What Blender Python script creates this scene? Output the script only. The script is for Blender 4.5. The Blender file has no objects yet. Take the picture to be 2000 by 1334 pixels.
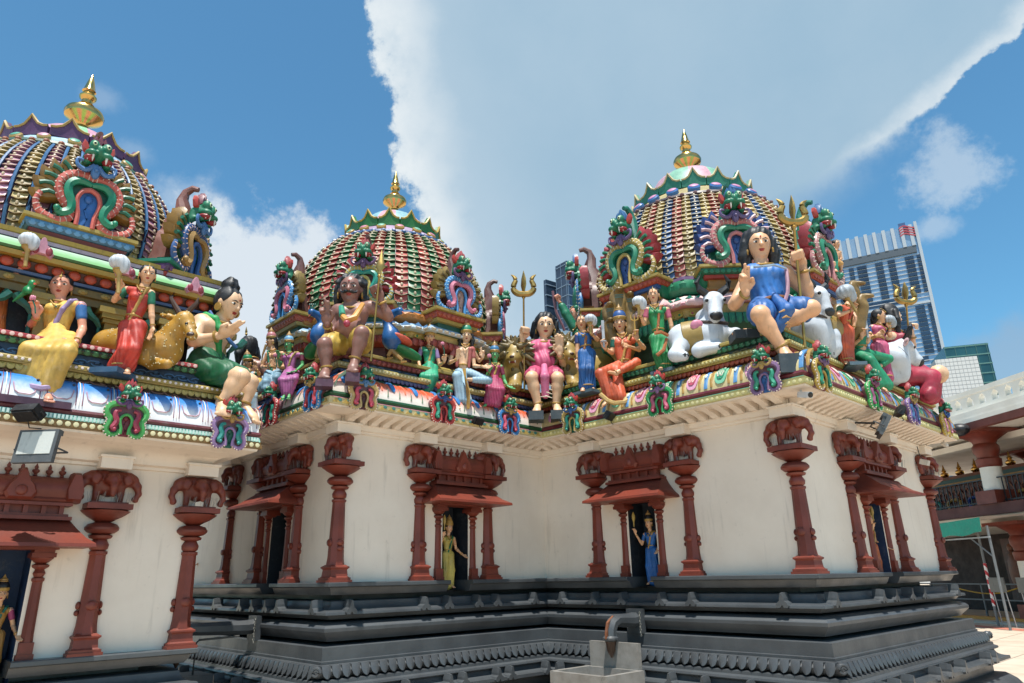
import bpy, math, random
import numpy as np
from mathutils import Vector, Matrix, Quaternion
random.seed(7); rng = np.random.default_rng(7)
R_ = math.radians; PI = math.pi
scene = bpy.context.scene
COL = scene.collection

# ---------------------------------------------------------------- camera
CAM = np.array([6.825, -3.825, 1.6])
FPX, PITCH, ROLL, YAW = 1360.3, 0.326176, -0.018171, 0.812351
fh = np.array([-math.sin(YAW), math.cos(YAW), 0.0]); rt = np.array([math.cos(YAW), math.sin(YAW), 0.0]); upv = np.array([0, 0, 1.0])
FW = fh*math.cos(PITCH)+upv*math.sin(PITCH); U0 = -fh*math.sin(PITCH)+upv*math.cos(PITCH)
RT = rt*math.cos(ROLL)+U0*math.sin(ROLL); UP = -rt*math.sin(ROLL)+U0*math.cos(ROLL)
cd = bpy.data.cameras.new('camera'); cam = bpy.data.objects.new('camera', cd); COL.objects.link(cam)
cd.sensor_width = 36; cd.lens = FPX/2000*36; cd.clip_end = 6000; cd.clip_start = 0.05
cam.matrix_world = Matrix(((RT[0], UP[0], -FW[0], CAM[0]), (RT[1], UP[1], -FW[1], CAM[1]), (RT[2], UP[2], -FW[2], CAM[2]), (0, 0, 0, 1)))
scene.camera = cam

def at(px, py, D):
    """point of the place seen at photo pixel (px,py), D metres ahead of the camera on the ground plan"""
    d = FW+RT*(px-1000)/FPX-UP*(py-667)/FPX
    return CAM+d*(D/(d@fh))
def atz(px, py, z):
    d = FW+RT*(px-1000)/FPX-UP*(py-667)/FPX
    return CAM+d*((z-CAM[2])/d[2])
def dist(p): return float((np.array(p)-CAM)@fh)

# ---------------------------------------------------------------- sun, sky, exposure
SUN_AZ, SUN_EL = R_(-44), R_(73)
sun_dir = np.array([math.cos(SUN_EL)*math.cos(SUN_AZ), math.cos(SUN_EL)*math.sin(SUN_AZ), math.sin(SUN_EL)])
sl = bpy.data.lights.new('sun', 'SUN'); sl.energy = 5.0; sl.angle = R_(0.5); sl.color = (1, .96, .89)
so = bpy.data.objects.new('sun', sl); COL.objects.link(so); so.location = (0, 0, 20)
so.rotation_euler = Vector(sun_dir).to_track_quat('Z', 'Y').to_euler()
scene.view_settings.view_transform = 'Standard'; scene.view_settings.look = 'None'
scene.view_settings.exposure = 0.46; scene.view_settings.gamma = 1; scene.view_settings.use_curve_mapping = False

world = bpy.data.worlds.new('World'); scene.world = world; world.use_nodes = True
wt = world.node_tree; wt.nodes.clear()
def N(tree, typ, **kw):
    n = tree.nodes.new(typ)
    for k, v in kw.items(): setattr(n, k, v)
    return n
class G:
    """little helper to write node maths"""
    def __init__(s, tree): s.t = tree
    def put(s, sock, v):
        if isinstance(v, (int, float)): sock.default_value = v
        elif isinstance(v, (tuple, list)): sock.default_value = v
        else: s.t.links.new(v, sock)
    def m(s, op, a, b=None, c=None, clamp=False):
        n = s.t.nodes.new('ShaderNodeMath'); n.operation = op; n.use_clamp = clamp
        s.put(n.inputs[0], a)
        if b is not None: s.put(n.inputs[1], b)
        if c is not None: s.put(n.inputs[2], c)
        return n.outputs[0]
    def ss(s, v, a, b, lo=0.0, hi=1.0):
        n = s.t.nodes.new('ShaderNodeMapRange'); n.interpolation_type = 'SMOOTHSTEP'
        s.put(n.inputs[0], v); s.put(n.inputs[1], a); s.put(n.inputs[2], b); s.put(n.inputs[3], lo); s.put(n.inputs[4], hi)
        return n.outputs[0]
    def mix(s, f, a, b, blend='MIX'):
        n = s.t.nodes.new('ShaderNodeMix'); n.data_type = 'RGBA'; n.blend_type = blend
        s.put(n.inputs[0], f); s.put(n.inputs[6], a); s.put(n.inputs[7], b)
        return n.outputs[2]
    def noise(s, vec, scale, detail=4, rough=.55, dist=0.0):
        n = s.t.nodes.new('ShaderNodeTexNoise'); n.inputs['Scale'].default_value = scale; n.inputs['Detail'].default_value = detail
        n.inputs['Roughness'].default_value = rough; n.inputs['Distortion'].default_value = dist
        if vec is not None: s.t.links.new(vec, n.inputs['Vector'])
        return n.outputs[0]
g = G(wt)
sky = N(wt, 'ShaderNodeTexSky', sky_type='NISHITA'); sky.sun_disc = False
sky.sun_elevation = SUN_EL; sky.sun_rotation = PI/2-SUN_AZ; sky.altitude = 0; sky.air_density = 1.0; sky.dust_density = .6; sky.ozone_density = 2.2
tc = N(wt, 'ShaderNodeTexCoord'); dirv = tc.outputs['Generated']
sp = N(wt, 'ShaderNodeSeparateXYZ'); wt.links.new(dirv, sp.inputs[0])
# azimuth (degrees, to the right of the heading) and elevation (degrees)
hx = g.m('ADD', g.m('MULTIPLY', sp.outputs[0], float(fh[0])), g.m('MULTIPLY', sp.outputs[1], float(fh[1])))
hy = g.m('ADD', g.m('MULTIPLY', sp.outputs[0], float(rt[0])), g.m('MULTIPLY', sp.outputs[1], float(rt[1])))
AZ = g.m('MULTIPLY', g.m('ARCTAN2', hy, hx), 57.29578)
EL = g.m('MULTIPLY', g.m('ARCSINE', sp.outputs[2]), 57.29578)
n1 = g.m('SUBTRACT', g.noise(dirv, 9, 9, .62), .5)
n2 = g.m('SUBTRACT', g.noise(dirv, 3.2, 3, .5), .5)
wob = g.m('ADD', g.m('MULTIPLY', n1, 16), g.m('MULTIPLY', n2, 7))
n3 = g.m('SUBTRACT', g.noise(dirv, 24, 8, .65), .5)
# big cloud bank, brighter along its broken edge, and a few smaller clouds
left = g.m('SUBTRACT', AZ, g.m('ADD', -9.0, g.m('MULTIPLY', g.m('SUBTRACT', EL, 30), -.42)))
left = g.m('MINIMUM', left, g.m('ADD', AZ, 14.2))
right = g.m('SUBTRACT', g.m('ADD', 31, g.m('MULTIPLY', g.m('SUBTRACT', EL, 29), 2.35)), AZ)
right = g.m('MINIMUM', right, g.m('SUBTRACT', 70, AZ))
softr = g.m('MULTIPLY', g.ss(EL, 31.5, 26), 1.0)
lw = g.m('ADD', left, g.m('MULTIPLY', n1, 9)); lw = g.m('ADD', lw, g.m('ADD', g.m('MULTIPLY', n2, 2), g.m('MULTIPLY', n3, 4)))
rw = g.m('ADD', right, g.m('MULTIPLY', n1, 12))
rm = g.ss(rw, g.m('MULTIPLY', softr, -7), g.m('ADD', .8, g.m('MULTIPLY', softr, 9)))
bank = g.m('MULTIPLY', g.ss(lw, -.1, 1.1), rm)
lit = g.m('MAXIMUM', g.m('MULTIPLY', g.ss(g.m('ADD', lw, g.m('MULTIPLY', n2, 14)), 7.0, .5), 1.0), g.m('MULTIPLY', g.m('MULTIPLY', g.ss(rw, 5, .8), .8), g.m('SUBTRACT', 1, softr)))
def blob(az, el, ra, re, amp, soft):
    dx = g.m('DIVIDE', g.m('SUBTRACT', AZ, az), ra); dy = g.m('DIVIDE', g.m('SUBTRACT', EL, el), re)
    r = g.m('SQRT', g.m('ADD', g.m('MULTIPLY', dx, dx), g.m('MULTIPLY', dy, dy)))
    return g.ss(g.m('ADD', r, g.m('ADD', g.m('MULTIPLY', n1, amp), g.m('MULTIPLY', n3, amp*.9))), 1+soft, 1-soft)
skyc = g.mix(1.0, sky.outputs[0], (.72, 1.22, 1.27, 1), 'MULTIPLY')
inner = g.ss(g.m('ADD', g.m('MULTIPLY', n2, 1.0), g.m('MULTIPLY', n1, .5)), -.25, .3)
bankc = g.mix(inner, (2.55, 3.8, 4.85, 1), (3.05, 4.2, 5.15, 1))
bankc = g.mix(g.ss(left, 18, 2, 0, .3), bankc, (5.2, 5.9, 6.4, 1))
col = g.mix(g.m('MULTIPLY', bank, .95), skyc, bankc)
col = g.mix(g.m('MULTIPLY', bank, g.m('MULTIPLY', lit, g.m('ADD', .74, g.m('MULTIPLY', g.m('ADD', n1, n3), 1.3), None, True))), col, (5.9, 6.35, 6.6, 1))
for az, el, ra, re, amp, soft, op, c in ((-21.5, 20, 8.2, 7.6, 1.1, .2, .9, (5.69, 6.15, 6.54, 1)), (36, 26.6, 2.5, 2.6, 2.6, .45, .55, (4.77, 5.54, 6.15, 1)), (34.3, 23.2, 1.6, .9, 2.2, .5, .45, (4.77, 5.54, 6.15, 1)),
                            (39, 12.5, 5.5, 3.2, .9, .35, .62, (2.54, 3.38, 4.31, 1)), (-35, 33.0, 1.4, .8, 2.0, .6, .22, (5.38, 6.00, 6.46, 1)), (-32, 30.2, 1.2, .9, 2.0, .6, .2, (5.38, 6.00, 6.46, 1)), (-27, 26.0, 3.5, 2.2, 2.4, .7, .4, (5.38, 6.00, 6.46, 1)),
                            (120, 40, 30, 14, 1.2, .3, .7, (3.85, 4.62, 5.38, 1)), (-150, 34, 36, 12, 1.3, .3, .7, (3.85, 4.62, 5.38, 1)), (-80, 24, 20, 8, 1.3, .3, .8, (4.62, 5.38, 6.15, 1))):
    col = g.mix(g.m('MULTIPLY', blob(az, el, ra, re, amp, soft), op), col, c)
bg = N(wt, 'ShaderNodeBackground'); bg.inputs[1].default_value = .1; wt.links.new(col, bg.inputs[0])
wo = N(wt, 'ShaderNodeOutputWorld'); wt.links.new(bg.outputs[0], wo.inputs[0])

# ---------------------------------------------------------------- materials
MATS = {}
def lin(c): return tuple((x/12.92 if x <= .04045 else ((x+.055)/1.055)**2.4) for x in c)
def hx_(h): return lin(tuple(int(h[i:i+2], 16)/255 for i in (0, 2, 4)))
PAL = dict(white='e6e2da', cream='e3cfb8', skin='eab489', pale='f0c49c', rose='e8a184', brown='94685c', green='1f8a4e', dkgreen='14604a', teal='2c9a86', mint='7fcfae', blue='2f7fc4', navy='1f3f7a', sky='7db4dc',
           red='c53a2c', maroon='7c2630', coral='e0674c', orange='e08a45', yellow='e3c05c', gold='b98a35', ochre='a98d4a', olive='8f7d3c', pink='e58aa5', magenta='c2456f', purple='7a5a86', lilac='b797bf', mauve='7d5660', plum='58384a',
           black='15151a', hair='17181c', grey='6b6f74', slate='3f474c', palegrey='b6bcc4', bull='d3dae2', lightblue='a8c6d6', rust='8e3a22', rust2='c0574a', lime='7fc06a', leaf='5a9a46', tan='c8a070', greenskin='5fae6c', cobra='8a6f3e', fawn='b98b35')
def lin_of(c): return hx_(PAL.get(c, c)) if isinstance(c, str) else c
def mat(c, rough=.42, var=.16, metal=0.0, bump=.25, scale=9, spec=.5, key=None, coat=0.0):
    k = key or (c, rough, var, metal, bump, scale)
    if k in MATS: return MATS[k]
    m = bpy.data.materials.new('paint_%s' % (c if isinstance(c, str) else 'mix')); m.use_nodes = True; t = m.node_tree
    b = t.nodes['Principled BSDF']; q = G(t); o = t.nodes.new('ShaderNodeTexCoord').outputs['Object']
    rgb = np.array(lin_of(c))*.8
    n = q.noise(o, scale, 6, .6); n_ = q.noise(o, scale*.22, 3, .5)
    f = q.m('ADD', q.m('MULTIPLY', q.ss(n, .3, .7), .6), q.m('MULTIPLY', q.ss(n_, .3, .7), .4))
    lo = tuple(np.clip(rgb*(1-var*1.25), 0, 1))+(1,); hi = tuple(np.clip(rgb*(1+var)+.012*var, 0, 1))+(1,)
    base = q.mix(f, lo, hi)
    if metal < .5:
        mp = t.nodes.new('ShaderNodeMapping'); mp.inputs['Scale'].default_value = (22, 22, 4); t.links.new(t.nodes.new('ShaderNodeNewGeometry').outputs['Position'], mp.inputs[0])
        grey = float(rgb.mean()); fade = tuple(np.clip(rgb*.62+.38*(grey*.6+.16), 0, 1))+(1,); dirt = tuple(rgb*.42+.008)+(1,)
        base = q.mix(q.m('MULTIPLY', q.ss(q.noise(o, scale*1.7, 8, .7), .5, .72), .55), base, fade)
        base = q.mix(q.m('MULTIPLY', q.ss(q.noise(mp.outputs[0], 1.0, 6, .68), .54, .74), .6), base, dirt)
    t.links.new(base, b.inputs['Base Color'])
    b.inputs['Metallic'].default_value = metal; b.inputs['Specular IOR Level'].default_value = spec; b.inputs['Coat Weight'].default_value = coat
    t.links.new(q.ss(n, .2, .8, rough-.08, rough+.14), b.inputs['Roughness'])
    if bump:
        bp = t.nodes.new('ShaderNodeBump'); bp.inputs['Strength'].default_value = bump; bp.inputs['Distance'].default_value = .006
        t.links.new(q.noise(o, scale*7, 5, .6), bp.inputs['Height']); t.links.new(bp.outputs[0], b.inputs['Normal'])
    MATS[k] = m; return m
def gradmat(c0, c1, z0, z1, rough=.4):
    """paint that runs from one colour to another up the moulding"""
    k = ('grad', c0, c1, z0, z1)
    if k in MATS: return MATS[k]
    m = bpy.data.materials.new('paint_blend'); m.use_nodes = True; t = m.node_tree; b = t.nodes['Principled BSDF']; q = G(t)
    pos = t.nodes.new('ShaderNodeNewGeometry').outputs['Position']; s = t.nodes.new('ShaderNodeSeparateXYZ'); t.links.new(pos, s.inputs[0])
    n = q.noise(pos, 14, 5, .6)
    f = q.ss(q.m('ADD', s.outputs[2], q.m('MULTIPLY', q.m('SUBTRACT', n, .5), (z1-z0)*.5)), z0, z1)
    c = q.mix(f, lin_of(c0)+(1,), lin_of(c1)+(1,)); c = q.mix(q.m('MULTIPLY', n, .25), c, (.32, .3, .28, 1), 'MULTIPLY')
    t.links.new(c, b.inputs['Base Color']); b.inputs['Roughness'].default_value = rough
    MATS[k] = m; return m
def stonemat(name, c, dark, rough, sc=2.0, streak=0.0, spec=.5):
    """wall or plinth finish: broad mottling, fine grain and weather streaks"""
    if name in MATS: return MATS[name]
    m = bpy.data.materials.new(name); m.use_nodes = True; t = m.node_tree; b = t.nodes['Principled BSDF']; q = G(t)
    pos = t.nodes.new('ShaderNodeNewGeometry').outputs['Position']
    mp = t.nodes.new('ShaderNodeMapping'); mp.inputs['Scale'].default_value = (7, 7, .7); t.links.new(pos, mp.inputs[0])
    a = q.noise(pos, sc, 6, .6); d = q.noise(pos, sc*14, 5, .65); e = q.noise(mp.outputs[0], 1.6, 5, .6)
    c1 = q.mix(q.ss(a, .3, .72), lin_of(c)+(1,), lin_of(dark)+(1,))
    if streak: c1 = q.mix(q.m('MULTIPLY', q.ss(e, .55, .8), streak), c1, tuple(np.array(lin_of(dark))*.55)+(1,))
    c1 = q.mix(q.m('MULTIPLY', q.ss(d, .6, .78), .35), c1, tuple(np.array(lin_of(dark))*.6)+(1,))
    t.links.new(c1, b.inputs['Base Color']); t.links.new(q.ss(a, .2, .8, rough-.1, rough+.12), b.inputs['Roughness'])
    b.inputs['Specular IOR Level'].default_value = spec
    bp = t.nodes.new('ShaderNodeBump'); bp.inputs['Strength'].default_value = .35; bp.inputs['Distance'].default_value = .006
    t.links.new(d, bp.inputs['Height']); t.links.new(bp.outputs[0], b.inputs['Normal'])
    MATS[name] = m; return m
def gold(): return mat('e6bd72', rough=.17, var=.12, metal=1.0, bump=.12, key='gilt')
def brass(): return mat('b8995a', rough=.38, var=.15, metal=.85, bump=.1, key='brass')
WALL = stonemat('cream_wall', 'e6dacb', 'd6c8b8', .72, .8, .5)
PLINTH = stonemat('grey_plinth', '4b4f52', '3a3d40', .38, 2.2, .25)
RUST = stonemat('rust_red', '7a3526', '60291d', .48, 2.5, .2)

# ---------------------------------------------------------------- mesh building
def rgbmat(m): return m if not isinstance(m, str) else mat(m)
WM = {}
def place(o, parent, mw):
    WM[o.name] = mw
    if parent is None: o.matrix_basis = mw
    else: o.parent = parent; o.matrix_parent_inverse = Matrix(); o.matrix_basis = WM[parent.name].inverted() @ mw
def tagit(o, label=None, cat=None, group=None, kind=None):
    if label: o['label'] = label
    if cat: o['category'] = cat
    if group: o['group'] = group
    if kind: o['kind'] = kind
    return o
def link(name, me, m=None, parent=None, mw=None, **kw):
    o = bpy.data.objects.new(name, me); COL.objects.link(o)
    if me is not None and m is not None:
        for x in (m if isinstance(m, (list, tuple)) else [m]): me.materials.append(rgbmat(x))
    place(o, parent, mw if mw is not None else Matrix())
    return tagit(o, **kw)
def share(name, me, m, parent, mw, **kw):
    """another object with the same mesh but its own paint"""
    ms = m if isinstance(m, (list, tuple)) else [m]
    while len(me.materials) < len(ms): me.materials.append(None)
    o = bpy.data.objects.new(name, me); COL.objects.link(o); place(o, parent, mw)
    for i, x in enumerate(ms):
        o.material_slots[i].link = 'OBJECT'; o.material_slots[i].material = rgbmat(x)
    return tagit(o, **kw)
def root(name, loc, label, cat, group=None, kind=None):
    o = bpy.data.objects.new(name, None); COL.objects.link(o); o.empty_display_size = .1
    place(o, None, Matrix.Translation(Vector([float(x) for x in loc])))
    return tagit(o, label, cat, group, kind)
def frame(o, x, y, z):
    """matrix with columns x,y,z at o"""
    return Matrix(((x[0], y[0], z[0], o[0]), (x[1], y[1], z[1], o[1]), (x[2], y[2], z[2], o[2]), (0, 0, 0, 1)))
def unit(v): v = np.array(v, float); return v/(np.linalg.norm(v)+1e-12)
class MB:
    def __init__(s): s.v = []; s.f = []; s.mi = []; s.n = 0; s.cur = 0
    def add(s, v, f):
        v = np.asarray(v, float).reshape(-1, 3); b = s.n; s.v.append(v); s.n += len(v)
        for q in f: s.f.append(tuple(int(i)+b for i in q)); s.mi.append(s.cur)
        return s
    def slot(s, i): s.cur = i; return s
    def box(s, c, h, M=None, taper=1.0):
        c = np.array(c, float); h = np.array(h, float)
        v = np.array([[x*(taper if z > 0 else 1), y*(taper if z > 0 else 1), z] for z in (-1, 1) for y in (-1, 1) for x in (-1, 1)], float)*h
        if M is not None: v = v@np.array(M).T
        return s.add(v+c, [(0, 2, 3, 1), (4, 5, 7, 6), (0, 1, 5, 4), (2, 6, 7, 3), (0, 4, 6, 2), (1, 3, 7, 5)])
    def lathe(s, prof, n=16, c=(0, 0, 0), sx=1, sy=1, a0=0.0, cap=True, M=None):
        prof = list(prof); a = a0+np.arange(n)*2*PI/n; V = []
        for r, z in prof: V.append(np.stack([r*np.cos(a)*sx, r*np.sin(a)*sy, np.full(n, z)], 1))
        V = np.concatenate(V)
        if M is not None: V = V@np.array(M).T
        f = [(i*n+j, i*n+(j+1) % n, (i+1)*n+(j+1) % n, (i+1)*n+j) for i in range(len(prof)-1) for j in range(n)]
        if cap: f += [tuple(range(n))[::-1], tuple(range((len(prof)-1)*n, len(prof)*n))]
        return s.add(V+np.array(c), f)
    def ell(s, c, r, M=None, n=8, m=6):
        ph = np.linspace(0, PI, m+1)[1:-1]
        prof = [(math.sin(p), -math.cos(p)) for p in ph]
        a = np.arange(n)*2*PI/n; V = [[0, 0, -1]]+[[q*math.cos(t), q*math.sin(t), z] for q, z in prof for t in a]+[[0, 0, 1]]
        V = np.array(V)*np.array(r if hasattr(r, '__len__') else (r, r, r))
        if M is not None: V = V@np.array(M).T
        k = len(prof); f = [(0, 1+(j+1) % n, 1+j) for j in range(n)]
        f += [(1+i*n+j, 1+i*n+(j+1) % n, 1+(i+1)*n+(j+1) % n, 1+(i+1)*n+j) for i in range(k-1) for j in range(n)]
        f += [(1+k*n, 1+(k-1)*n+j, 1+(k-1)*n+(j+1) % n) for j in range(n)]
        return s.add(V+np.array(c), f)
    def tube(s, pts, rad, n=8, closed=False, flat=None, up=None):
        pts = np.array(pts, float); k = len(pts)
        rad = np.array(rad if hasattr(rad, '__len__') else [rad]*k, float); V = []
        ref = np.array(up if up is not None else (0, 0, 1.0), float)
        for i in range(k):
            t = unit(pts[(i+1) % k]-pts[i-1]) if closed else unit(pts[min(i+1, k-1)]-pts[max(i-1, 0)])
            x = np.cross(ref, t)
            if np.linalg.norm(x) < .05: x = np.cross(np.array((.3, 1, .1)), t)
            x = unit(x); y = np.cross(t, x); a = np.arange(n)*2*PI/n+PI/n
            fl = 1.0 if flat is None else flat
            V.append(pts[i]+rad[i]*(np.outer(np.cos(a), x)+fl*np.outer(np.sin(a), y)))
        V = np.concatenate(V); kk = k if closed else k-1
        f = [(i*n+j, i*n+(j+1) % n, ((i+1) % k)*n+(j+1) % n, ((i+1) % k)*n+j) for i in range(kk) for j in range(n)]
        if not closed: f += [tuple(range(n))[::-1], tuple(range((k-1)*n, k*n))]
        return s.add(V, f)
    def prism(s, poly, y0, y1, M=None, c=(0, 0, 0), bev=0.0):
        """outline in x,z extruded along y from y0 (front) to y1"""
        p = np.array(poly, float); n = len(p)
        if bev:
            ce = p.mean(0); q = ce+(p-ce)*(1-bev)
            V = np.concatenate([np.stack([q[:, 0], np.full(n, y0), q[:, 1]], 1), np.stack([p[:, 0], np.full(n, y0+(y1-y0)*.35), p[:, 1]], 1), np.stack([p[:, 0], np.full(n, y1), p[:, 1]], 1)]); L = 3
        else:
            V = np.concatenate([np.stack([p[:, 0], np.full(n, y0), p[:, 1]], 1), np.stack([p[:, 0], np.full(n, y1), p[:, 1]], 1)]); L = 2
        if M is not None: V = V@np.array(M).T
        f = [tuple(range(n)), tuple(range((L-1)*n, L*n))[::-1]]+[(k*n+i, (k+1)*n+i, (k+1)*n+(i+1) % n, k*n+(i+1) % n) for k in range(L-1) for i in range(n)]
        return s.add(V+np.array(c), f)
    def mesh(s, name='part', smooth=True, recalc=True):
        me = bpy.data.meshes.new(name)
        V = np.concatenate(s.v) if s.v else np.zeros((0, 3))
        me.from_pydata(V.tolist(), [], s.f)
        if any(s.mi): me.polygons.foreach_set('material_index', s.mi)
        if recalc:
            import bmesh
            bm = bmesh.new(); bm.from_mesh(me); bmesh.ops.recalc_face_normals(bm, faces=bm.faces); bm.to_mesh(me); bm.free()
        if smooth:
            me.shade_smooth()
            try: me.set_sharp_from_angle(angle=R_(38))
            except Exception: pass
        me.update(); return me
    def build(s, name, m, parent=None, smooth=True, **kw): return link(name, s.mesh(name, smooth), m, parent, **kw)

def miter(path, o, closed=True):
    p = np.array(path, float); n = len(p); out = []
    for i in range(n):
        a = p[i-1] if (closed or i > 0) else None; b = p[i]; c = p[(i+1) % n] if (closed or i < n-1) else None
        ns = []
        if a is not None: d = unit(b-a); ns.append(np.array([d[1], -d[0]]))
        if c is not None: d = unit(c-b); ns.append(np.array([d[1], -d[0]]))
        if len(ns) == 1: out.append(b+ns[0]*o)
        else:
            m = ns[0]+ns[1]; out.append(b+m*(o/(1+ns[0]@ns[1])))
    return np.array(out)
def mould(mb, path, prof, closed=True, segs=None):
    """sweep a profile of (offset, z) round a plan outline with mitred corners"""
    n = len(path); k = len(prof)
    V = np.concatenate([np.column_stack([miter(path, o, closed), np.full(n, z)]) for o, z in prof])
    seg = segs if segs is not None else range(n if closed else n-1)
    f = [(i*n+j, i*n+(j+1) % n, (i+1)*n+(j+1) % n, (i+1)*n+j) for i in range(k-1) for j in seg]
    if not closed: f += [tuple(i*n for i in range(k)), tuple(i*n+n-1 for i in range(k))[::-1]]
    return mb.add(V, f)
def arc(o0, z0, o1, z1, n=7, bulge=1):
    """quarter-round from (o0,z0) to (o1,z1)"""
    r = []
    for i in range(n+1):
        t = i/n*PI/2
        if bulge > 0: r.append((o1+(o0-o1)*math.cos(t), z0+(z1-z0)*math.sin(t)))
        else: r.append((o0+(o1-o0)*math.sin(t), z1+(z0-z1)*math.cos(t)))
    return r

# ---------------------------------------------------------------- sculpted (signed distance) surfaces
class SDF:
    def __init__(s): s.p = []
    def cone(s, a, b, r0, r1=None, k=.03): s.p.append(('c', np.array(a, float), np.array(b, float), r0, r0 if r1 is None else r1, k)); return s
    def ell(s, c, r, M=None, k=.03): s.p.append(('e', np.array(c, float), np.array(r if hasattr(r, '__len__') else (r, r, r), float), None if M is None else np.array(M, float), 0, k)); return s
    def chain(s, pts, rad, k=.03):
        for i in range(len(pts)-1): s.cone(pts[i], pts[i+1], rad[i], rad[i+1], k)
        return s
    def mesh(s, vox, disp=None, name='sculpt'):
        lo = np.full(3, 1e9); hi = -lo; bb = []
        for q in s.p:
            if q[0] == 'c': r = max(q[3], q[4]); a = np.minimum(q[1], q[2])-r; b = np.maximum(q[1], q[2])+r
            else:
                r = q[2] if q[3] is None else np.sqrt(((q[3]*q[2])**2).sum(1)); a = q[1]-r; b = q[1]+r
            bb.append((a, b)); lo = np.minimum(lo, a); hi = np.maximum(hi, b)
        lo = lo-4*vox; n = np.ceil((hi-lo)/vox).astype(int)+5
        gr = np.full(n, 9.0, np.float32)
        ax = [lo[i]+np.arange(n[i])*vox for i in range(3)]
        for q, (a, b) in zip(s.p, bb):
            k = q[5]; e = k+3*vox
            i0 = np.maximum(((a-e-lo)/vox).astype(int), 0); i1 = np.minimum(((b+e-lo)/vox).astype(int)+2, n)
            X = ax[0][i0[0]:i1[0], None, None]; Y = ax[1][None, i0[1]:i1[1], None]; Z = ax[2][None, None, i0[2]:i1[2]]
            if q[0] == 'c':
                ab = q[2]-q[1]; L = ab@ab+1e-12
                px, py, pz = X-q[1][0], Y-q[1][1], Z-q[1][2]
                t = np.clip((px*ab[0]+py*ab[1]+pz*ab[2])/L, 0, 1)
                d = np.sqrt((px-t*ab[0])**2+(py-t*ab[1])**2+(pz-t*ab[2])**2)-(q[3]+(q[4]-q[3])*t)
            else:
                px, py, pz = X-q[1][0], Y-q[1][1], Z-q[1][2]; r = q[2]
                if q[3] is not None:
                    M = q[3]; px, py, pz = (px*M[0, i]+py*M[1, i]+pz*M[2, i] for i in range(3))
                ex, ey, ez = px/r[0], py/r[1], pz/r[2]
                k0 = np.sqrt(ex*ex+ey*ey+ez*ez); k1 = np.sqrt((ex/r[0])**2+(ey/r[1])**2+(ez/r[2])**2)+1e-6
                d = k0*(k0-1)/k1
            sub = gr[i0[0]:i1[0], i0[1]:i1[1], i0[2]:i1[2]]
            h = np.maximum(k-np.abs(sub-d), 0)/k if k > 0 else 0
            sub[...] = np.minimum(sub, d)-h*h*k*.25
        if disp is not None:
            m = np.abs(gr) < 8*vox; ii = np.argwhere(m)
            gr[m] += disp(lo+ii*vox).astype(np.float32)
        return nets(gr, lo, vox, name)
def nets(gr, lo, vox, name):
    neg = gr < 0; n = gr.shape
    c = np.zeros((n[0]-1, n[1]-1, n[2]-1), np.int8)
    for dx in (0, 1):
        for dy in (0, 1):
            for dz in (0, 1): c += neg[dx:n[0]-1+dx, dy:n[1]-1+dy, dz:n[2]-1+dz]
    act = (c > 0) & (c < 8); idx = np.argwhere(act)
    ids = np.full(act.shape, -1, np.int32); ids[act] = np.arange(len(idx))
    acc = np.zeros((len(idx), 3)); cnt = np.zeros(len(idx))
    corners = [(0, 0, 0), (1, 0, 0), (0, 1, 0), (1, 1, 0), (0, 0, 1), (1, 0, 1), (0, 1, 1), (1, 1, 1)]
    val = [gr[idx[:, 0]+a, idx[:, 1]+b, idx[:, 2]+d] for a, b, d in corners]
    for i, j in ((0, 1), (2, 3), (4, 5), (6, 7), (0, 2), (1, 3), (4, 6), (5, 7), (0, 4), (1, 5), (2, 6), (3, 7)):
        va, vb = val[i], val[j]; m = (va < 0) != (vb < 0); t = np.where(m, va/np.where(m, va-vb, 1), 0)
        ca = np.array(corners[i], float); cb = np.array(corners[j], float)
        acc += m[:, None]*(ca+(cb-ca)*t[:, None]); cnt += m
    V = lo+(idx+acc/np.maximum(cnt, 1)[:, None])*vox
    F = []
    for axn in range(3):
        a = [slice(None)]*3; b = [slice(None)]*3; a[axn] = slice(0, n[axn]-1); b[axn] = slice(1, n[axn])
        s0, s1 = neg[tuple(a)], neg[tuple(b)]; ch = np.argwhere(s0 != s1)
        u, w = (axn+1) % 3, (axn+2) % 3
        ch = ch[(ch[:, u] > 0) & (ch[:, w] > 0) & (ch[:, u] < n[u]-1) & (ch[:, w] < n[w]-1)]
        if not len(ch): continue
        def gid(du, dw):
            q = ch.copy(); q[:, u] -= du; q[:, w] -= dw; return ids[q[:, 0], q[:, 1], q[:, 2]]
        quad = np.stack([gid(1, 1), gid(0, 1), gid(0, 0), gid(1, 0)], 1)
        fl = ~s0[ch[:, 0], ch[:, 1], ch[:, 2]]; quad[fl] = quad[fl][:, ::-1]; F.append(quad)
    F = np.concatenate(F); F = F[(F >= 0).all(1)]
    me = bpy.data.meshes.new(name); nv, nf = len(V), len(F)
    me.vertices.add(nv); me.vertices.foreach_set('co', V.astype(np.float32).ravel())
    me.loops.add(nf*4); me.loops.foreach_set('vertex_index', F.astype(np.int32).ravel())
    me.polygons.add(nf); me.polygons.foreach_set('loop_start', np.arange(nf, dtype=np.int32)*4)
    try: me.polygons.foreach_set('loop_total', np.full(nf, 4, np.int32))
    except Exception: pass
    me.update(calc_edges=True); me.shade_smooth(); return me
# ================================================================ the temple buildings
L1, L2, L3 = 3.188, 3.646, 4.201
X0 = 6.0
PATH = [(-X0, 0), (0, 0), (0, L1), (L2, L1), (L2, L1+L3), (-X0, L1+L3)]
PATHL = [(-3.8, -6.0), (-.35, -6.0), (-.35, -1.19), (-3.8, -1.19)]
temple = root('temple_hall', (0, 3, 0), 'cream walled temple building with rust pilasters on a stepped grey plinth', 'temple')
annex = root('temple_hall', (-2, -3.5, 0), 'cream walled temple building at the left edge under a blue and white eave', 'temple')

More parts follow.
